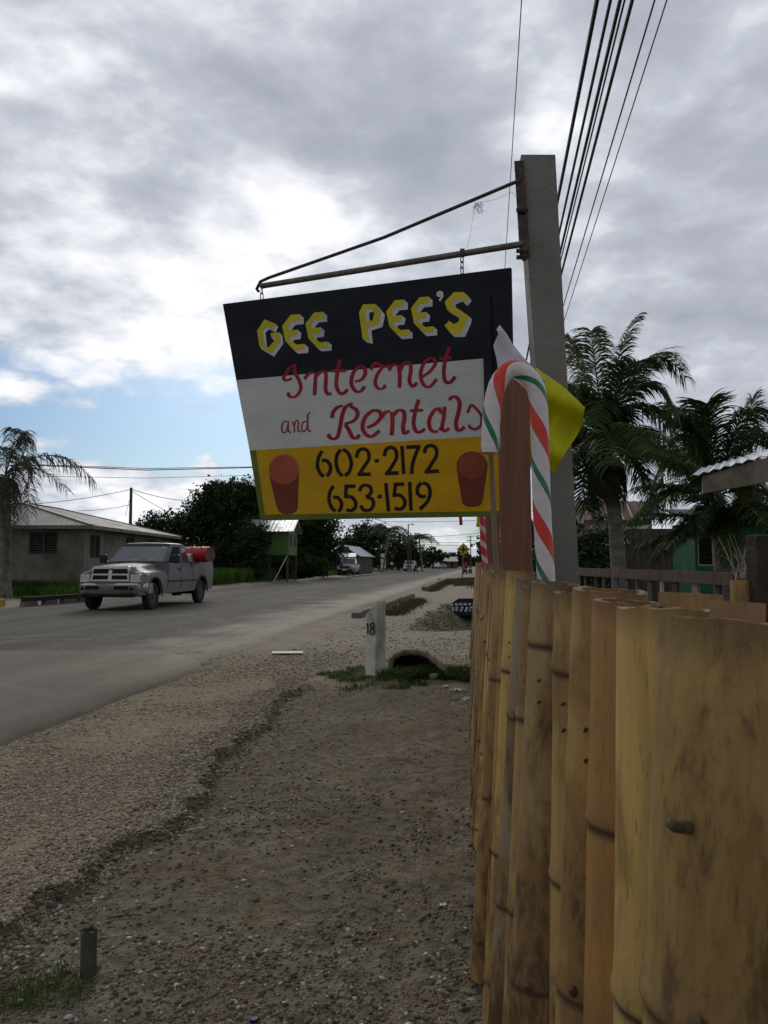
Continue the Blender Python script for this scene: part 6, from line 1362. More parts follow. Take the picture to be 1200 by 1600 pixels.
def make_truck(loc, rz):
    T = thing('pickup_truck', loc, 'grey extended cab pickup truck with dusty tan lower body and two drums in its bed', 'pickup truck', rz=rz); P = truck_paint(); w = .99
    AR = [(1.88, .50, .42), (-2.02, .49, .42)]; bz = .44
    def side(x): return arch_z(x, bz, AR)
    # front clip with bonnet
    xs = sorted(set([.95, 1.1, 1.25, 1.36, 1.42, 1.5, 1.62, 1.75, 1.88, 2.0, 2.12, 2.24, 2.32, 2.39, 2.45, 2.55, 2.62]))
    st_ = []
    for x in xs:
        t = (x-.95)/1.67; n_ = max(0, (x-2.35)/.27); ww = w-.10*n_**2; fz = 1.10-.05*t-.03*n_; hz = 1.33-.09*t-.10*n_**2; s = side(x)
        st_.append((x, [(ww-.03, s), (ww, max(.72, s+.04)), (ww+.005, max(.95, s+.05)), (ww-.04, fz+.0), (ww-.14, fz+.045), (ww-.26, fz+.07), (ww-.36, hz-.02), (ww-.55, hz+.015), (0, hz+.035)]))
    body_loft('front_body', st_, P, T)
    xs = [-1.05, -.6, 0, .5, .95]; body_loft('cab_lower', [(x, [(w-.04, bz), (w, .72), (w+.01, 1.0), (w-.02, 1.30), (w-.06, 1.36), (w-.2, 1.37), (0, 1.37)]) for x in xs], P, T)
    xs = sorted(set([-3.12, -3.05, -2.9, -2.7, -2.56, -2.5, -2.44, -2.35, -2.2, -2.02, -1.85, -1.7, -1.6, -1.54, -1.4, -1.2, -1.075]))
    body_loft('bed', [(x, [(w-.04, side(x)), (w, max(.74, side(x)+.04)), (w+.01, max(1.0, side(x)+.05)), (w-.01, 1.34), (w-.04, 1.38), (w-.11, 1.38), (w-.115, .95), (0, .95)]) for x in xs], P, T)
    MB().box((-3.09, 0, 1.1), (.06, 1.78, .52)).build('tailgate', P, T, bevel=.01)
    MB().box((-1.13, 0, 1.15), (.05, 1.78, .44)).build('bed_front', P, T)
    # greenhouse
    zr = 1.95; lo, hi = w-.07, w-.20
    b = MB(); A = [(.98, lo, 1.37), (.98, -lo, 1.37), (-1.04, -lo, 1.37), (-1.04, lo, 1.37)]; Tp = [(.22, hi, zr-.045), (.22, -hi, zr-.045), (-.92, -hi, zr-.045), (-.92, hi, zr-.045)]
    b.hexa([Vector(p) for p in A]+[Vector(p) for p in Tp]); b.build('cab_frame', P, T, bevel=.03)
    b = MB(); secs = [mirror([Vector((x, y, z)) for y, z in s]) for x, s in ((.26, [(hi-.02, zr-.05), (hi-.03, zr-.02), (hi-.15, zr), (0, zr+.015)]), (.1, [(hi, zr-.05), (hi, zr-.01), (hi-.13, zr+.02), (0, zr+.035)]), (-.7, [(hi, zr-.05), (hi, zr-.01), (hi-.13, zr+.02), (0, zr+.03)]), (-.95, [(hi-.02, zr-.06), (hi-.03, zr-.03), (hi-.15, zr-.01), (0, zr)]))]; b.loft(secs); b.build('roof', P, T, smooth=True)
    def on(u, v, s):            # point on the side of the greenhouse
        a = Vector(A[0]).lerp(Vector(A[3]), u); c = Vector(Tp[0]).lerp(Vector(Tp[3]), u); p = a.lerp(c, v); return Vector((p.x, p.y*s, p.z))
    def front(u, v):
        a = Vector(A[0]).lerp(Vector(A[1]), u); c = Vector(Tp[0]).lerp(Vector(Tp[1]), u); return a.lerp(c, v)
    ws = quad(T, 'windscreen', [front(.04, .04), front(.96, .04), front(.95, .93), front(.05, .93)], m_wind, .012)
    for s in (1, -1):
        quad(T, 'side_window', [on(.12, .03, s), on(.58, .03, s), on(.56, .90, s), on(.14, .90, s)], m_well, .03)  # black panel stands for the unlit cab behind the open window
        quad(T, 'side_window', [on(.66, .10, s), on(.93, .10, s), on(.91, .86, s), on(.68, .86, s)], m_wind, .012)
        # door seams and handle
        MB().box((.93, s*(w+.004), .95), (.012, .012, .72)).build('door_seam', m_trimb, T); MB().box((-.12, s*(w+.004), .95), (.012, .012, .74)).build('door_seam', m_trimb, T)
        MB().box((-1.065, s*(w-.005), 1.0), (.016, .012, .62)).build('bed_gap', m_trimb, T)
        MB().box((.06, s*(w+.015), 1.16), (.16, .035, .05)).build('door_handle', m_trimb, T, bevel=.008)
        MB().box((-.05, s*(w+.016), .80), (1.95, .025, .055)).build('side_moulding', m_trimb if s < 0 else m_rim, T, bevel=.006); MB().box((-1.32, s*(w+.016), .80), (.45, .025, .055)).build('side_moulding', m_rim, T, bevel=.006)
        mr = MB().box((.74, s*(w+.17), 1.47), (.13, .22, .26)).build('wing_mirror', m_trimb, T, bevel=.03); MB().bar((.78, s*(w-.02), 1.36), (.74, s*(w+.12), 1.40), .05, .05).build('mirror_arm', m_trimb, mr)
        for ax, r_, cz in AR:
            b = MB(); pts = [Vector((ax+math.cos(a)*(r_+.018), s*(w+.012), cz+math.sin(a)*(r_+.018))) for a in np.linspace(-.1, PI+.1, 20)]; b.tube(pts, .022, 6); b.build('wheel_arch', m_rim, T, smooth=True)
            b = MB(); ar = [(math.cos(a)*(r_-.01), math.sin(a)*(r_-.01)) for a in np.linspace(-.05, PI+.05, 18)]; b.loft([[Vector((ax+c_x, s*yy, cz+c_z)) for c_x, c_z in ar] for yy in (w-.62, w-.03)], closed=False, caps=False); b.add([Vector((ax+c_x, s*(w-.62), cz+c_z)) for c_x, c_z in ar], [tuple(range(18))]); b.build('wheel_well', m_well, T, fix=False)
        wheel(T, 1.88, s*(w-.13), .39, .21, s); wheel(T, -2.02, s*(w-.13), .39, .21, s)
        # lamp cluster wraps round the corner
        b = MB(); b.hexa([Vector(p) for p in ((2.66, s*.60, .80), (2.65, s*.88, .80), (2.32, s*1.0, .80), (2.32, s*.60, .80), (2.645, s*.60, 1.03), (2.63, s*.87, 1.03), (2.28, s*.995, 1.03), (2.28, s*.60, 1.03))]); hl = b.build('headlight', m_head, T, bevel=.015)
        MB().box((2.42, s*.945, .90), (.13, .06, .12), -s*.18).build('turn_lamp', m_lens, hl)
    # grille: chrome surround with a cross and four dark openings
    gz0, gz1, gw = .82, 1.25, .60
    b = MB(); b.hexa([Vector(p) for p in ((2.56, -gw, gz0), (2.68, -gw+.02, gz0), (2.68, gw-.02, gz0), (2.56, gw, gz0), (2.50, -gw+.05, gz1), (2.60, -gw+.08, gz1), (2.60, gw-.08, gz1), (2.50, gw-.05, gz1))]); gr = b.build('grille', m_chrome, T, bevel=.02)
    for s in (-1, 1):
        for (z0, z1) in ((gz0+.06, gz0+.18), (gz0+.225, gz0+.36)):
            xf = lambda z: 2.684-.08*(z-gz0)/(gz1-gz0)
            b = MB(); b.hexa([Vector(p) for p in ((xf(z0)-.03, s*.055, z0), (xf(z0)+.002, s*.055, z0), (xf(z0)+.002, s*.52, z0), (xf(z0)-.03, s*.52, z0), (xf(z1)-.03, s*.055, z1), (xf(z1)+.002, s*.055, z1), (xf(z1)+.002, s*.49, z1), (xf(z1)-.03, s*.49, z1))]); o = b.build('grille_opening', m_well, gr)
            for k in (1, 2): MB().box((xf((z0+z1)/2)+.004, s*.285, z0+(z1-z0)*k/3), (.008, .44, .012)).build('grille_bar', m_trimb, o)
    b = MB(); b.lathe([(.001, -.01), (.045, -.01), (.04, .012), (.001, .016)], (2.63, 0, 1.19), 12, 'X'); b.build('badge', m_chrome, gr, smooth=True)
    # bumper
    b = MB(); secs = []
    for y in np.linspace(-1.0, 1.0, 21):
        k = abs(y)/1.0; xb = 2.86-.40*k**4; hz = .78-.02*(k < .3); xo = min(2.55, xb-.12)
        secs.append([Vector((xo-.3*k**4, y, .42+.07*k**3)), Vector((xb-.09, y, .40+.08*k**3)), Vector((xb-.02, y, .48+.06*k**3)), Vector((xb, y, .73)), Vector((xb-.05, y, hz)), Vector((xo-.3*k**4, y, hz))])
    b.loft(secs); bp_ = b.build('bumper', m_chrome, T, smooth=True)
    for s in (-1, 1): MB().box((2.845, s*.42, .655), (.03, .40, .10)).build('bumper_slot', m_well, bp_)
    for s in (-1, 1): b = MB(); b.lathe([(.001, 0), (.06, 0), (.05, .02), (.001, .03)], (2.84, s*.72, .64), 12, 'X'); b.build('fog_lamp', m_trimb, bp_)
    MB().box((2.72, 0, .44), (.25, 1.5, .10)).build('air_dam', m_well, T, bevel=.02)
    MB().box((0, 0, .46), (4.6, .9, .14)).build('chassis', m_well, T); MB().bar((-2.02, -.8, .38), (-2.02, .8, .38), .14, .14).build('axle', m_well, T)
    MB().box((-.9, .55, .36), (.5, .12, .12)).build('step_bracket', m_well, T)
    for k, (yy, ww_) in enumerate(((-.1, .26), (.45, .16))): MB().box((.86, yy, 1.452+.0*k), (.05, ww_, .03)).build('dashboard_paper', m_plate, ws)
    MB().bar((.93, .55, 1.405), (.75, -.1, 1.45), .02, .02).build('wiper', m_trimb, T); MB().bar((.93, -.2, 1.405), (.75, -.75, 1.45), .02, .02).build('wiper', m_trimb, T)
    MB().box((.40, .62, 1.81), (.012, .09, .07), 0, Matrix.Rotation(-.95+PI/2-.62, 3, 'Y')).build('inspection_sticker', m_plate, ws)
    quad(T, 'bonnet_line', [(.99, .60, 1.385), (.99, -.60, 1.385), (.965, -.60, 1.39), (.965, .60, 1.39)], m_trimb)
    return T
fa_, ra_ = gnd(190, 952), gnd(318-34, 940); fc = gnd(190, 953)
hd = Vector((-.115, -1, 0)).normalized(); trz = math.atan2(hd.y, hd.x)
tl_ = Vector((fc.x, fc.y, 0)) - hd*1.88; truck = make_truck(Vector((tl_.x, tl_.y, .012)), trz)
m_drum = mat('red_drum_paint', (.42, .02, .025), (.34, .016, .02), 4, .45, .1, 20, third=(.25, .03, .03)); m_drumw = mat('off_white_drum', (.46, .42, .36), (.36, .32, .27), 4, .6, third=(.35, .28, .22))
def drum(loc, rz, m, label, r=.29, L=.88, dia=True):
    b = MB(); pf = [(.001, -L/2+.02), (r-.03, -L/2+.02), (r-.02, -L/2), (r, -L/2)]
    for z in (-.17, .17): pf += [(r, z*L/.88-.03), (r+.012, z*L/.88), (r, z*L/.88+.03)]
    pf += [(r, L/2), (r-.02, L/2), (r-.03, L/2-.02), (.001, L/2-.02)]
    b.lathe(pf, (0, 0, 0), 32, 'X'); o = b.build('drum', m, smooth=True, loc=loc); o.rotation_euler.z = rz; return tag(o, label, 'drum', 'drums in the bed of the pickup')
tm = Matrix.Rotation(trz, 4, 'Z'); TT = lambda v: Vector(tl_) + (tm @ Vector(v))
rd_ = drum(at(310, 866.5, 25.9), -.42, m_drum, 'red steel drum lying on its side on top in the pickup bed', .26, .98)
b_ = MB(); b_.lathe([(.001, .472), (.232, .472), (.232, .478), (.001, .480)], (0, 0, 0), 28, 'X'); b_.build('drum_lid', mat('dull_brown_lid', (.10, .07, .05), None, 9, .7), rd_, smooth=True)
drum(TT((-1.42, .42, 1.40)), trz+PI/2, m_drumw, 'off white drum lying under the red drum behind the cab', .27, .85)
MB_drv = None

def make_car(name, loc, rz, L_, w, hb, hh, hr, x_ws, x_roof0, x_roof1, x_rear, paint, label, cat, bed=False, group=None, snorkel=False, rack=False):
    """simpler vehicle facing +x: bonnet height hb, belt hh, roof hr"""
    T = thing(name, loc, label, cat, group, rz); f = L_/2; r = .36; ax = (f-.85, -f+.95); AR = [(ax[0], r+.09, r+.02), (ax[1], r+.09, r+.02)]; bz = .42; h = w/2
    xs = sorted(set(list(np.linspace(-f, f, 9)) + [a+d for a in ax for d in (-.46, -.42, -.3, -.15, 0, .15, .3, .42, .46)])); st_ = []
    for x in xs:
        s = arch_z(x, bz, AR); e = max(0, (abs(x)-f+.25)/.25); ww = h-.06*e**2
        top = hb if x > x_ws else (hh if not bed or x > x_rear else hh-.02); tc_ = top if not (bed and x < x_rear) else hh-.45
        if bed and x < x_rear: sec = [(ww-.03, s), (ww, max(.75, s+.04)), (ww, hh-.06), (ww-.03, hh), (ww-.09, hh), (ww-.09, tc_), (0, tc_)]
        else: sec = [(ww-.03, s), (ww, max(.75, s+.04)), (ww, top-.14), (ww-.04, top-.05), (ww-.12, top), (ww-.4, top+.02), (0, top+.03)]
        st_.append((x, sec))
    body_loft('body', st_, paint, T)
    lo, hi = h-.05, h-.15; A = [(x_ws, lo, hh), (x_ws, -lo, hh), (x_rear, -lo, hh), (x_rear, lo, hh)]; Tp = [(x_roof0, hi, hr), (x_roof0, -hi, hr), (x_roof1, -hi, hr), (x_roof1, hi, hr)]
    b = MB(); b.hexa([Vector(p) for p in A]+[Vector(p) for p in Tp]); b.build('cab', paint, T, bevel=.04)
    def on(u, v, s): p = Vector(A[0]).lerp(Vector(A[3]), u).lerp(Vector(Tp[0]).lerp(Vector(Tp[3]), u), v); return Vector((p.x, p.y*s, p.z))
    def fr(u, v): return Vector(A[0]).lerp(Vector(A[1]), u).lerp(Vector(Tp[0]).lerp(Vector(Tp[1]), u), v)
    quad(T, 'windscreen', [fr(.05, .08), fr(.95, .08), fr(.94, .9), fr(.06, .9)], m_wind, .02)
    nwin = 1 if bed else 3
    for s in (1, -1):
        for k in range(nwin):
            u0, u1 = .06+.9*k/nwin, .06+.9*(k+1)/nwin-.05; quad(T, 'side_window', [on(u0, .1, s), on(u1, .1, s), on(u1, .86, s), on(u0, .86, s)], m_glass, .02)
        for a in ax: wheel(T, a, s*(h-.12), r, .22, s); b = MB(); b.loft([[Vector((a+math.cos(q)*(r+.08), s*yy, r+.02+math.sin(q)*(r+.08))) for q in np.linspace(0, PI, 14)] for yy in (h-.5, h-.03)], closed=False, caps=False); b.build('wheel_well', m_well, T, fix=False)
        MB().box((f-.02, s*(h-.24), hb-.22), (.06, .26, .16)).build('headlight', m_head, T, bevel=.02); MB().box((x_ws-.15, s*(h+.12), hh+.08), (.08, .18, .16)).build('wing_mirror', m_trimb, T, bevel=.02)
    MB().box((f-.015, 0, hb-.24), (.06, w-.85, .22)).build('grille', m_trimb, T, bevel=.01); bp_ = MB().box((f+.05, 0, .56), (.16, w-.06, .24)).build('bumper', m_trimb if bed else paint, T, bevel=.03)
    MB().box((f+.135, 0, .60), (.012, .45, .12)).build('number_plate', m_plate, bp_); MB().box((0, 0, .38), (L_*.8, w*.5, .12)).build('chassis', m_well, T)
    if snorkel: MB().bar((x_ws+.1, -h, hb-.1), (x_roof0, -h+.06, hr+.1), .07, .07).build('snorkel', m_trimb, T)
    if rack: MB().box((.1, 0, hr+.08), (1.4, 1.3, .05)).build('roof_rack', m_trimb, T)
    return T
m_silver = mat('silver_car_paint', (.28, .285, .29), (.22, .225, .23), 4, .45, metal=.1, spec=.5, third=(.22, .2, .17)); m_whitec = mat('white_car_paint', (.62, .62, .60), (.55, .55, .53), 4, .4, spec=.5)
rz_c = math.atan2(-1, -M)
make_car('pickup_truck', Vector((wx(544, 84.5), 86.5, .02)), rz_c, 5.0, 1.85, 1.12, 1.18, 1.90, .75, .35, -.35, -.55, m_silver, 'silver pickup parked facing the camera before the gabled shop', 'pickup truck', bed=True, snorkel=True)
make_car('station_wagon', Vector((wx(641, 128), 129, .02)), rz_c, 4.6, 1.85, 1.05, 1.10, 1.72, 1.0, .55, -1.9, -2.2, m_whitec, 'white wagon standing on the far side below the street lamp', 'car')
make_car('parked_car', Vector((wx(673, 190), 190, .0)), rz_c-.9, 4.3, 1.7, .95, .98, 1.45, .8, .3, -1.2, -1.7, m_whitec, 'small pale car parked left of the distant blue grey store', 'car', group='pale cars parked by the distant stores')
make_car('parked_car', Vector((wx(689, 180), 180, .0)), rz_c+.3, 4.3, 1.7, .95, .98, 1.5, .8, .3, -1.2, -1.7, m_whitec, 'pale car parked between the two distant stores', 'car', group='pale cars parked by the distant stores')

# ------------------------------------------------------------------ people and the motorcycle
m_skin = mat('dark_skin', (.10, .055, .035), (.08, .042, .027), 10, .6); m_hair = mat('black_hair', (.008, .007, .006), None, 20, .8)
m_shw = mat('white_shirt', (.58, .58, .56), None, 10, .9); m_shr = mat('red_shirt', (.42, .02, .03), None, 10, .9); m_pants = mat('dark_trousers', (.022, .022, .028), None, 10, .9); m_jk = mat('dark_jacket', (.03, .03, .035), None, 10, .9)
def skinmesh(name, J, E, Rr, m, parent, sub=1):
    me = bpy.data.meshes.new(name); me.from_pydata([tuple(J[k]) for k in J], [(list(J).index(a), list(J).index(b)) for a, b in E], []); me.materials.append(m); o = bpy.data.objects.new(name, me); link(o, parent)
    o.modifiers.new('skin', 'SKIN'); o.modifiers.new('subdivision', 'SUBSURF').levels = sub; o.modifiers['subdivision'].render_levels = sub
    if not me.skin_vertices: bpy.context.view_layer.update()
    sv = me.skin_vertices
    if not sv: return o
    for i, k in enumerate(J):
        r = Rr.get(k, .05); sv[0].data[i].radius = (r, r); sv[0].data[i].use_root = (i == 0)
    return o
def person(loc, rz, label, shirt, stride=.25, armswing=.2, sit=False, pants=None):
    T = thing('person', loc, label, 'person', rz=rz)
    if sit: J = {'pelvis': (0, 0, .86), 'chest': (.06, 0, 1.22), 'neck': (.09, 0, 1.42), 'hipl': (.02, .1, .82), 'kneel': (.40, .16, .80), 'footl': (.32, .18, .40), 'toel': (.44, .18, .36), 'hipr': (.02, -.1, .82), 'kneer': (.40, -.16, .80), 'footr': (.32, -.18, .40), 'toer': (.44, -.18, .36), 'shl': (.07, .18, 1.36), 'ell': (.25, .26, 1.12), 'hal': (.5, .24, 1.08), 'shr': (.07, -.18, 1.36), 'elr': (.25, -.26, 1.12), 'har': (.5, -.24, 1.08), 'jaw': (.12, 0, 1.52), 'crown': (.10, 0, 1.64)}
    else:
        s = stride; J = {'pelvis': (0, 0, .94), 'chest': (0.01, 0, 1.28), 'neck': (.01, 0, 1.46), 'hipl': (0, .09, .90), 'kneel': (s*.55, .10, .50), 'footl': (s*.6, .10, .08), 'toel': (s*.6+.15, .11, .04), 'hipr': (0, -.09, .90), 'kneer': (-s*.25, -.10, .49), 'footr': (-s, -.10, .10), 'toer': (-s+.14, -.11, .05), 'shl': (0, .18, 1.40), 'ell': (-armswing*.4, .24, 1.13), 'hal': (-armswing*.2, .25, .88), 'shr': (0, -.18, 1.40), 'elr': (armswing*.3, -.24, 1.13), 'har': (armswing, -.25, .92), 'jaw': (.03, 0, 1.55), 'crown': (.02, 0, 1.67)}
    J = {k: Vector(v) for k, v in J.items()}
    E = [('pelvis', 'chest'), ('chest', 'neck'), ('neck', 'jaw'), ('jaw', 'crown'), ('chest', 'shl'), ('shl', 'ell'), ('ell', 'hal'), ('chest', 'shr'), ('shr', 'elr'), ('elr', 'har'), ('pelvis', 'hipl'), ('hipl', 'kneel'), ('kneel', 'footl'), ('footl', 'toel'), ('pelvis', 'hipr'), ('hipr', 'kneer'), ('kneer', 'footr'), ('footr', 'toer')]
    R_ = dict(pelvis=.12, chest=.13, neck=.05, jaw=.075, crown=.075, shl=.055, ell=.038, hal=.028, shr=.055, elr=.038, har=.028, hipl=.085, hipr=.085, kneel=.055, kneer=.055, footl=.04, footr=.04, toel=.035, toer=.035)
    skinmesh('body', J, E, R_, m_skin, T)
    sj = ['chest', 'pelvis', 'shl', 'ell', 'shr', 'elr']; skinmesh('shirt', {k: J[k] for k in sj}, [e for e in E if e[0] in sj and e[1] in sj], dict(chest=.155, pelvis=.145, shl=.075, ell=.055, shr=.075, elr=.055), shirt, T)
    pj = ['pelvis', 'hipl', 'kneel', 'footl', 'hipr', 'kneer', 'footr']; skinmesh('trousers', {k: J[k] for k in pj}, [e for e in E if e[0] in pj and e[1] in pj], dict(pelvis=.14, hipl=.1, hipr=.1, kneel=.07, kneer=.07, footl=.055, footr=.055), pants or m_pants, T)
    b = MB(); c = J['crown']; b.lathe([(.001, .10)]+[(.098*math.sin(a), .10*math.cos(a)) for a in np.linspace(.3, 1.75, 6)], c-Vector((.012, 0, .01)), 14); b.build('hair', m_hair, T, smooth=True); return T
person(Vector((wx(612.5, 119), 119, .05)), -1.5, 'person in a white shirt and dark trousers standing right of the notice board', m_shw, .08, .05)
person(Vector((wx(649, 104), 104, .02)), 2.9, 'person in a light top striding past the right side of the white wagon', m_shw, .34, .3)
def motorcycle(loc, rz, label, paint):
    T = thing('motorcycle', loc, label, 'motorcycle', rz=rz)
    for x in (.65, -.62):
        b = MB(); b.lathe([(.22, -.04), (.29, -.055), (.31, 0), (.29, .055), (.22, .04)], (0, 0, 0), 24, 'Y', close=True); w_ = b.build('wheel', m_tyre, T, smooth=True, loc=Vector((x, 0, .31)))
        b = MB(); b.lathe([(.215, -.02), (.215, .02), (.19, .02), (.19, -.02)], (0, 0, 0), 20, 'Y', close=True)
        for k in range(6): b.bar((0, 0, 0), (math.cos(k*PI/3)*.2, 0, math.sin(k*PI/3)*.2), .02, .02)
        b.build('rim', m_rim, w_)
    MB().tube([(.65, 0, .31), (.5, 0, .72), (.42, 0, .98)], .035, 8).build('fork', m_rim, T, smooth=True); MB().tube([(.40, -.33, 1.02), (.45, -.12, 1.0), (.45, .12, 1.0), (.40, .33, 1.02)], .016, 8).build('handlebar', m_trimb, T, smooth=True)
    MB().loft([[Vector((x, y*wy, zc+z*hz)) for y, z in ((1, 0), (.7, .8), (0, 1), (-.7, .8), (-1, 0), (-.7, -.8), (0, -1), (.7, -.8))] for x, wy, zc, hz in ((.40, .05, .82, .05), (.25, .13, .80, .11), (0, .13, .78, .10), (-.12, .06, .76, .06))]).build('tank', paint, T, smooth=True)
    MB().box((-.38, 0, .78), (.55, .22, .09)).build('seat', m_trimb, T, bevel=.03); MB().box((.02, 0, .42), (.42, .26, .34)).build('engine', m_rim, T, bevel=.04)
    b = MB(); b.bar((.42, 0, .80), (-.1, 0, .30), .04, .04); b.bar((.3, 0, .74), (-.6, 0, .70), .04, .04); b.bar((-.1, 0, .30), (-.62, 0, .31), .04, .04); b.build('frame', m_trimb, T)
    b = MB(); b.lathe([(.001, 0), (.085, 0), (.08, .05), (.001, .07)], (.54, 0, .88), 14, 'X'); b.build('headlight', m_head, T, smooth=True); MB().tube([(0, -.13, .28), (-.3, -.15, .28), (-.7, -.16, .36)], .03, 8).build('exhaust', m_rim, T, smooth=True)
    return T
mc = gnd(735, 896.5); motorcycle(Vector((mc.x, mc.y, .0)), -1.9, 'dark motorcycle parked on the near roadside beyond the yellow crossing sign', m_trimb)
mc = gnd(726.5, 897); motorcycle(Vector((mc.x, mc.y, .0)), 1.75, 'motorcycle carrying the red shirted rider behind the pole of the crossing sign', m_drum)
person(Vector((mc.x, mc.y, .0))+Vector((.1, -.35, -.02)), 1.75, 'person in a red shirt sitting on the motorcycle behind the crossing sign', m_shr, sit=True)

# ------------------------------------------------------------------ signs, lamps, poles and wires
c = gnd(722, 908.5, .1); xs_ = thing('crossing_sign', Vector((c.x, c.y, H(c.x, c.y))), 'yellow diamond crossroads warning sign with a black cross on a grey pole', 'road sign'); xo = xs_.location
m_ysign = mat('yellow_sign_sheet', (.52, .36, .02), (.46, .31, .018), 4, .5); m_gpole = mat('grey_steel_pole', (.18, .18, .17), (.12, .12, .115), 10, .6, metal=.3)
cz = at(724, 858.5, c.y)-xo; k = c.y/1200; b_ = MB(); b_.tube([(0, 0, -.1), (cz.x-.0, .04, cz.z+.3)], .04, 10); b_.build('pole', m_gpole, xs_, smooth=True)
def dia(r, y, dy=.0): return [cz+Vector((0, y, r)), cz+Vector((r, y, 0)), cz+Vector((0, y, -r)), cz+Vector((-r, y, 0))]
r = 10.3*k; b_ = MB(); b_.hexa(dia(r, 0)+dia(r, .012)); pl = b_.build('sign_plate', m_trimb, xs_)
b_ = MB(); b_.hexa(dia(r*.90, -.006)+dia(r*.90, -.002)); b_.build('sign_face', m_ysign, pl)
b_ = MB(); a_, t_ = r*.50, r*.13; out = [(-t_, a_), (t_, a_), (t_, t_), (a_, t_), (a_, -t_), (t_, -t_), (t_, -a_), (-t_, -a_), (-t_, -t_), (-a_, -t_), (-a_, t_), (-t_, t_)]
b_.poly([out], lambda x, y, h: cz+Vector((x, -.010, y))); b_.build('cross_symbol', m_black, pl, fix=False)
nb_ = thing('notice_board', Vector((wx(599, 110), 110, 0)), 'tall narrow board with three pale panels between dark posts across the road', 'sign board')
for x in (-.42, .42): MB().box((x, 0, 1.45), (.1, .1, 2.9)).build('post', m_trimb, nb_)
for i, z in enumerate((.95, 1.65, 2.45)): MB().box((-.0, -.03, z), (.72, .05, .58)).build('panel', m_whitec, nb_)
sl_ = thing('street_lamp', Vector((wx(637.5, 118), 118, 0)), 'tall street lamp on a slim pole beside the white wagon', 'street lamp'); tz = at(639, 819, 118).z
MB().tube([(0, 0, 0), (.05, 0, tz)], [.13, .09], 10).build('pole', m_brownw, sl_, smooth=True); MB().tube([(.05, 0, tz-.15), (.35, 0, tz+.02), (.62, 0, tz+.02)], .035, 8).build('arm', m_gpole, sl_, smooth=True)
MB().box((.72, 0, tz-.08), (.38, .2, .16)).build('lamp_head', m_gpole, sl_, bevel=.04)
sl2 = MB().tube([(0, 0, 0), (0, 0, 6.1)], [.10, .07], 8).build('pole', m_brownw, smooth=True, loc=Vector((wx(641.5, 121), 121, 0))); tag(sl2, 'plain wooden pole standing just right of the street lamp pole', 'pole')
tag(MB().tube([(0, 0, 0), (0, 0, at(681, 855, 190).z)], [.14, .1], 8).build('pole', m_brownw, smooth=True, loc=Vector((wx(681, 190), 190, 0))), 'plain pole in front of the distant blue grey store', 'pole')
def upole(px, top_py, Y, label, arms=2, name='utility_pole', r=.16, tr_=True):
    p = at(px, top_py, Y); T = thing(name, Vector((p.x, Y, 0)), label, 'utility pole'); MB().tube([(0, 0, -.2), (0, 0, p.z)], [r, r*.7], 10).build('pole', m_brownw, T, smooth=True)
    for i in range(arms):
        ca = MB().box((0, -.14, p.z-.25-.95*i), (2.0, .12, .14)).build('crossarm', m_brownw, T)
        for x in (-.85, -.3, .3, .85): b = MB(); b.lathe([(.05, 0), (.06, .06), (.04, .14), (.001, .17)], (x, -.14, p.z-.18-.95*i), 8); b.build('insulator', m_trimb, ca, smooth=True)
    if tr_: b = MB(); b.lathe([(.001, 0), (.28, 0), (.28, .85), (.22, .95), (.001, .95)], (.38, 0, p.z-2.9), 14); b.build('transformer', m_gpole, T, smooth=True)
    return T, p
U1, up = upole(735, 837.5, 200, 'far utility pole with two crossarms and a transformer right of the crossing sign')
U2, lp = upole(205, 762, 50, 'dark wooden utility pole rising behind the block house roof', arms=0, tr_=False, r=.13)
U2_top = Vector((lp.x, 50, lp.z-.1))
m_wire = mat('black_cable', (.012, .012, .013), None, 20, .6)
def wire(pts, r, label, name='cable', group=None, sag=0, n=24, twist=0):
    q = []
    for a, c in zip(pts[:-1], pts[1:]):
        for i in range(n):
            t = i/n; q.append(Vector(a).lerp(Vector(c), t) - Vector((0, 0, sag*4*t*(1-t))))
    q.append(Vector(pts[-1])); b = MB(); o0 = q[0].copy()
    if twist:
        L_ = [(q[i]-q[0]).length for i in range(len(q))]; 
        for ph in (0, 2.1, 4.2):
            pts_ = []
            for s_ in np.arange(0, min(60, L_[-1]), .12):
                i = max(j for j in range(len(q)) if L_[j] <= s_); i = min(i, len(q)-2); t = (s_-L_[i])/(L_[i+1]-L_[i]); p = q[i].lerp(q[i+1], t); a = s_*twist+ph; pts_.append(p-o0+Vector((math.cos(a)*r, 0, math.sin(a)*r)))
            b.tube(pts_, r*.8, 5)
    else: b.tube([p-o0 for p in q], r, 6)
    return tag(b.build(name, m_wire, smooth=True, loc=o0), label, 'cable', group)
Hw = 5.0
G_ = 'overhead cables running along the road above the fence'
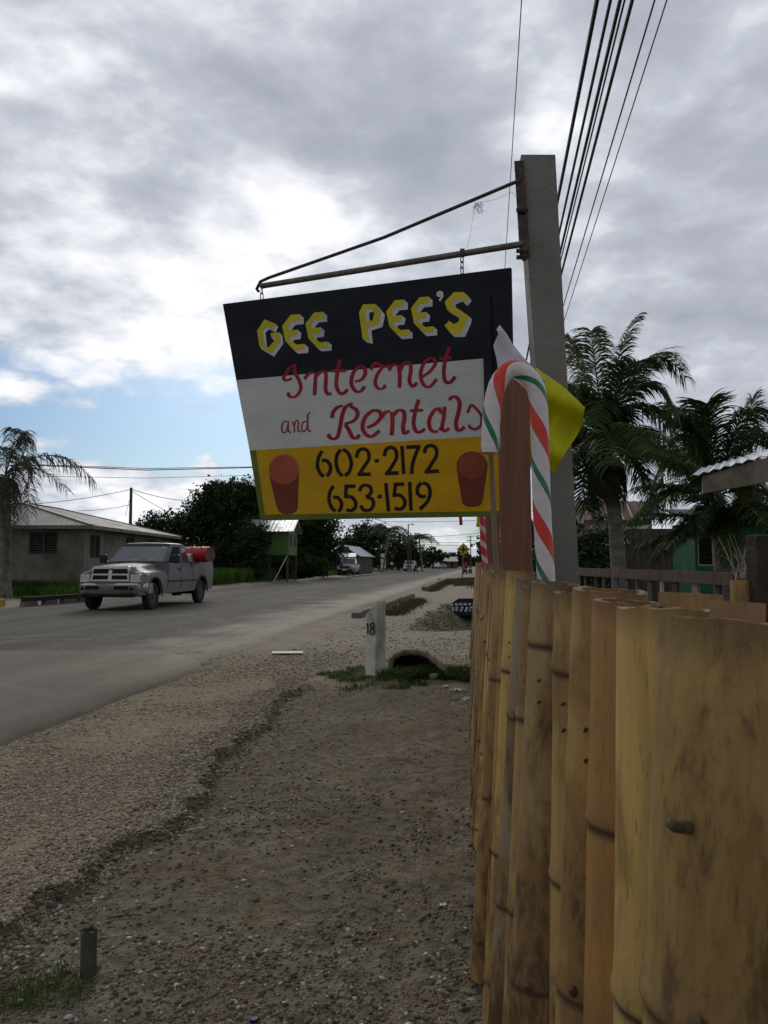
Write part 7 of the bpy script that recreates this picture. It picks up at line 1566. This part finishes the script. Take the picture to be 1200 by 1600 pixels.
for i, (px, r, lb, tw) in enumerate(((933, .021, 'thick twisted overhead cable, first of the bundle from the concrete pole', 0), (954, .016, 'second overhead cable of the bundle from the left', 0), (969, .018, 'third overhead cable of the bundle from the left', 0), (988, .018, 'fourth overhead cable, right edge of the tight bundle', 0), (976, .010, 'slim overhead cable between the third and fourth cables', 0), (1023, .009, 'thin overhead cable alone right of the tight bundle', 0), (1042, .007, 'thinnest overhead cable at the far right', 0), (815, .005, 'single thin wire left of the concrete pole, running up out of view', 0))):
    d = ray(px, 0); t = Hw/d.z; p = Vector((0, 0, CH))+d*t; pd_ = Vector((M, 1, 0)); a = p - pd_*9; far_ = Vector((up.x+(-.85, -.3, .3, .85)[i % 4], 199.8, up.z-.05-(.95 if i > 3 else 0)))
    mid_ = p + pd_*(70); mid_.z = p.z - .4
    wire([a, p+pd_*25, mid_, far_], r, lb, group=G_, n=10)
wire([at(60, 726, 44), at(230, 732, 47), at(420, 729, 52), Vector((wx(641.5, 121), 121, 6.0))], .022, 'upper of two close cables crossing the sky behind the block house', group='cables crossing the sky on the left', n=8)
wire([at(50, 727, 44), at(230, 734.5, 47), at(420, 730, 52), Vector((wx(641.5, 121), 121, 5.7))], .03, 'lower thicker one of two close cables crossing the sky on the left', group='cables crossing the sky on the left', n=8)
wire([at(60, 744, 44), at(230, 747, 47), at(420, 742, 52), Vector((wx(641.5, 121), 121, 5.2))], .014, 'third cable just below the close pair crossing the left sky', group='cables crossing the sky on the left', n=8)
wire([at(-40, 790, 44), U2_top], .02, 'service wire sloping up from the left edge to the dark utility pole', sag=.3)
wire([U2_top, at(300, 783, 56)], .02, 'service wire sloping down right from the dark utility pole to the trees', sag=.15)
wire([U2_top-Vector((0, 0, .1)), at(262, 800, 53)], .016, 'steep wire from the top of the dark utility pole down to the small tree', sag=.02)
wire([at(120, 798, 40), U2_top-Vector((0, 0, 1.0))], .014, 'lower wire from the house roof to the dark utility pole', sag=.1)
wire([at(196, 806, 49), U2_top-Vector((0, 0, .3))], .012, 'short stay wire left of the dark utility pole')
for i, (pa, pb) in enumerate((((600, 815), (760, 812)), ((620, 840), (760, 832)), ((640, 846), (760, 846)), ((640, 849.5), (760, 851)))):
    wire([at(*pa, 150), at(*pb, 196)], .05, ('highest', 'second', 'third', 'lowest')[i]+' far cable crossing the gap between the sign and the far pole', group='far cables under the sign', sag=.25)
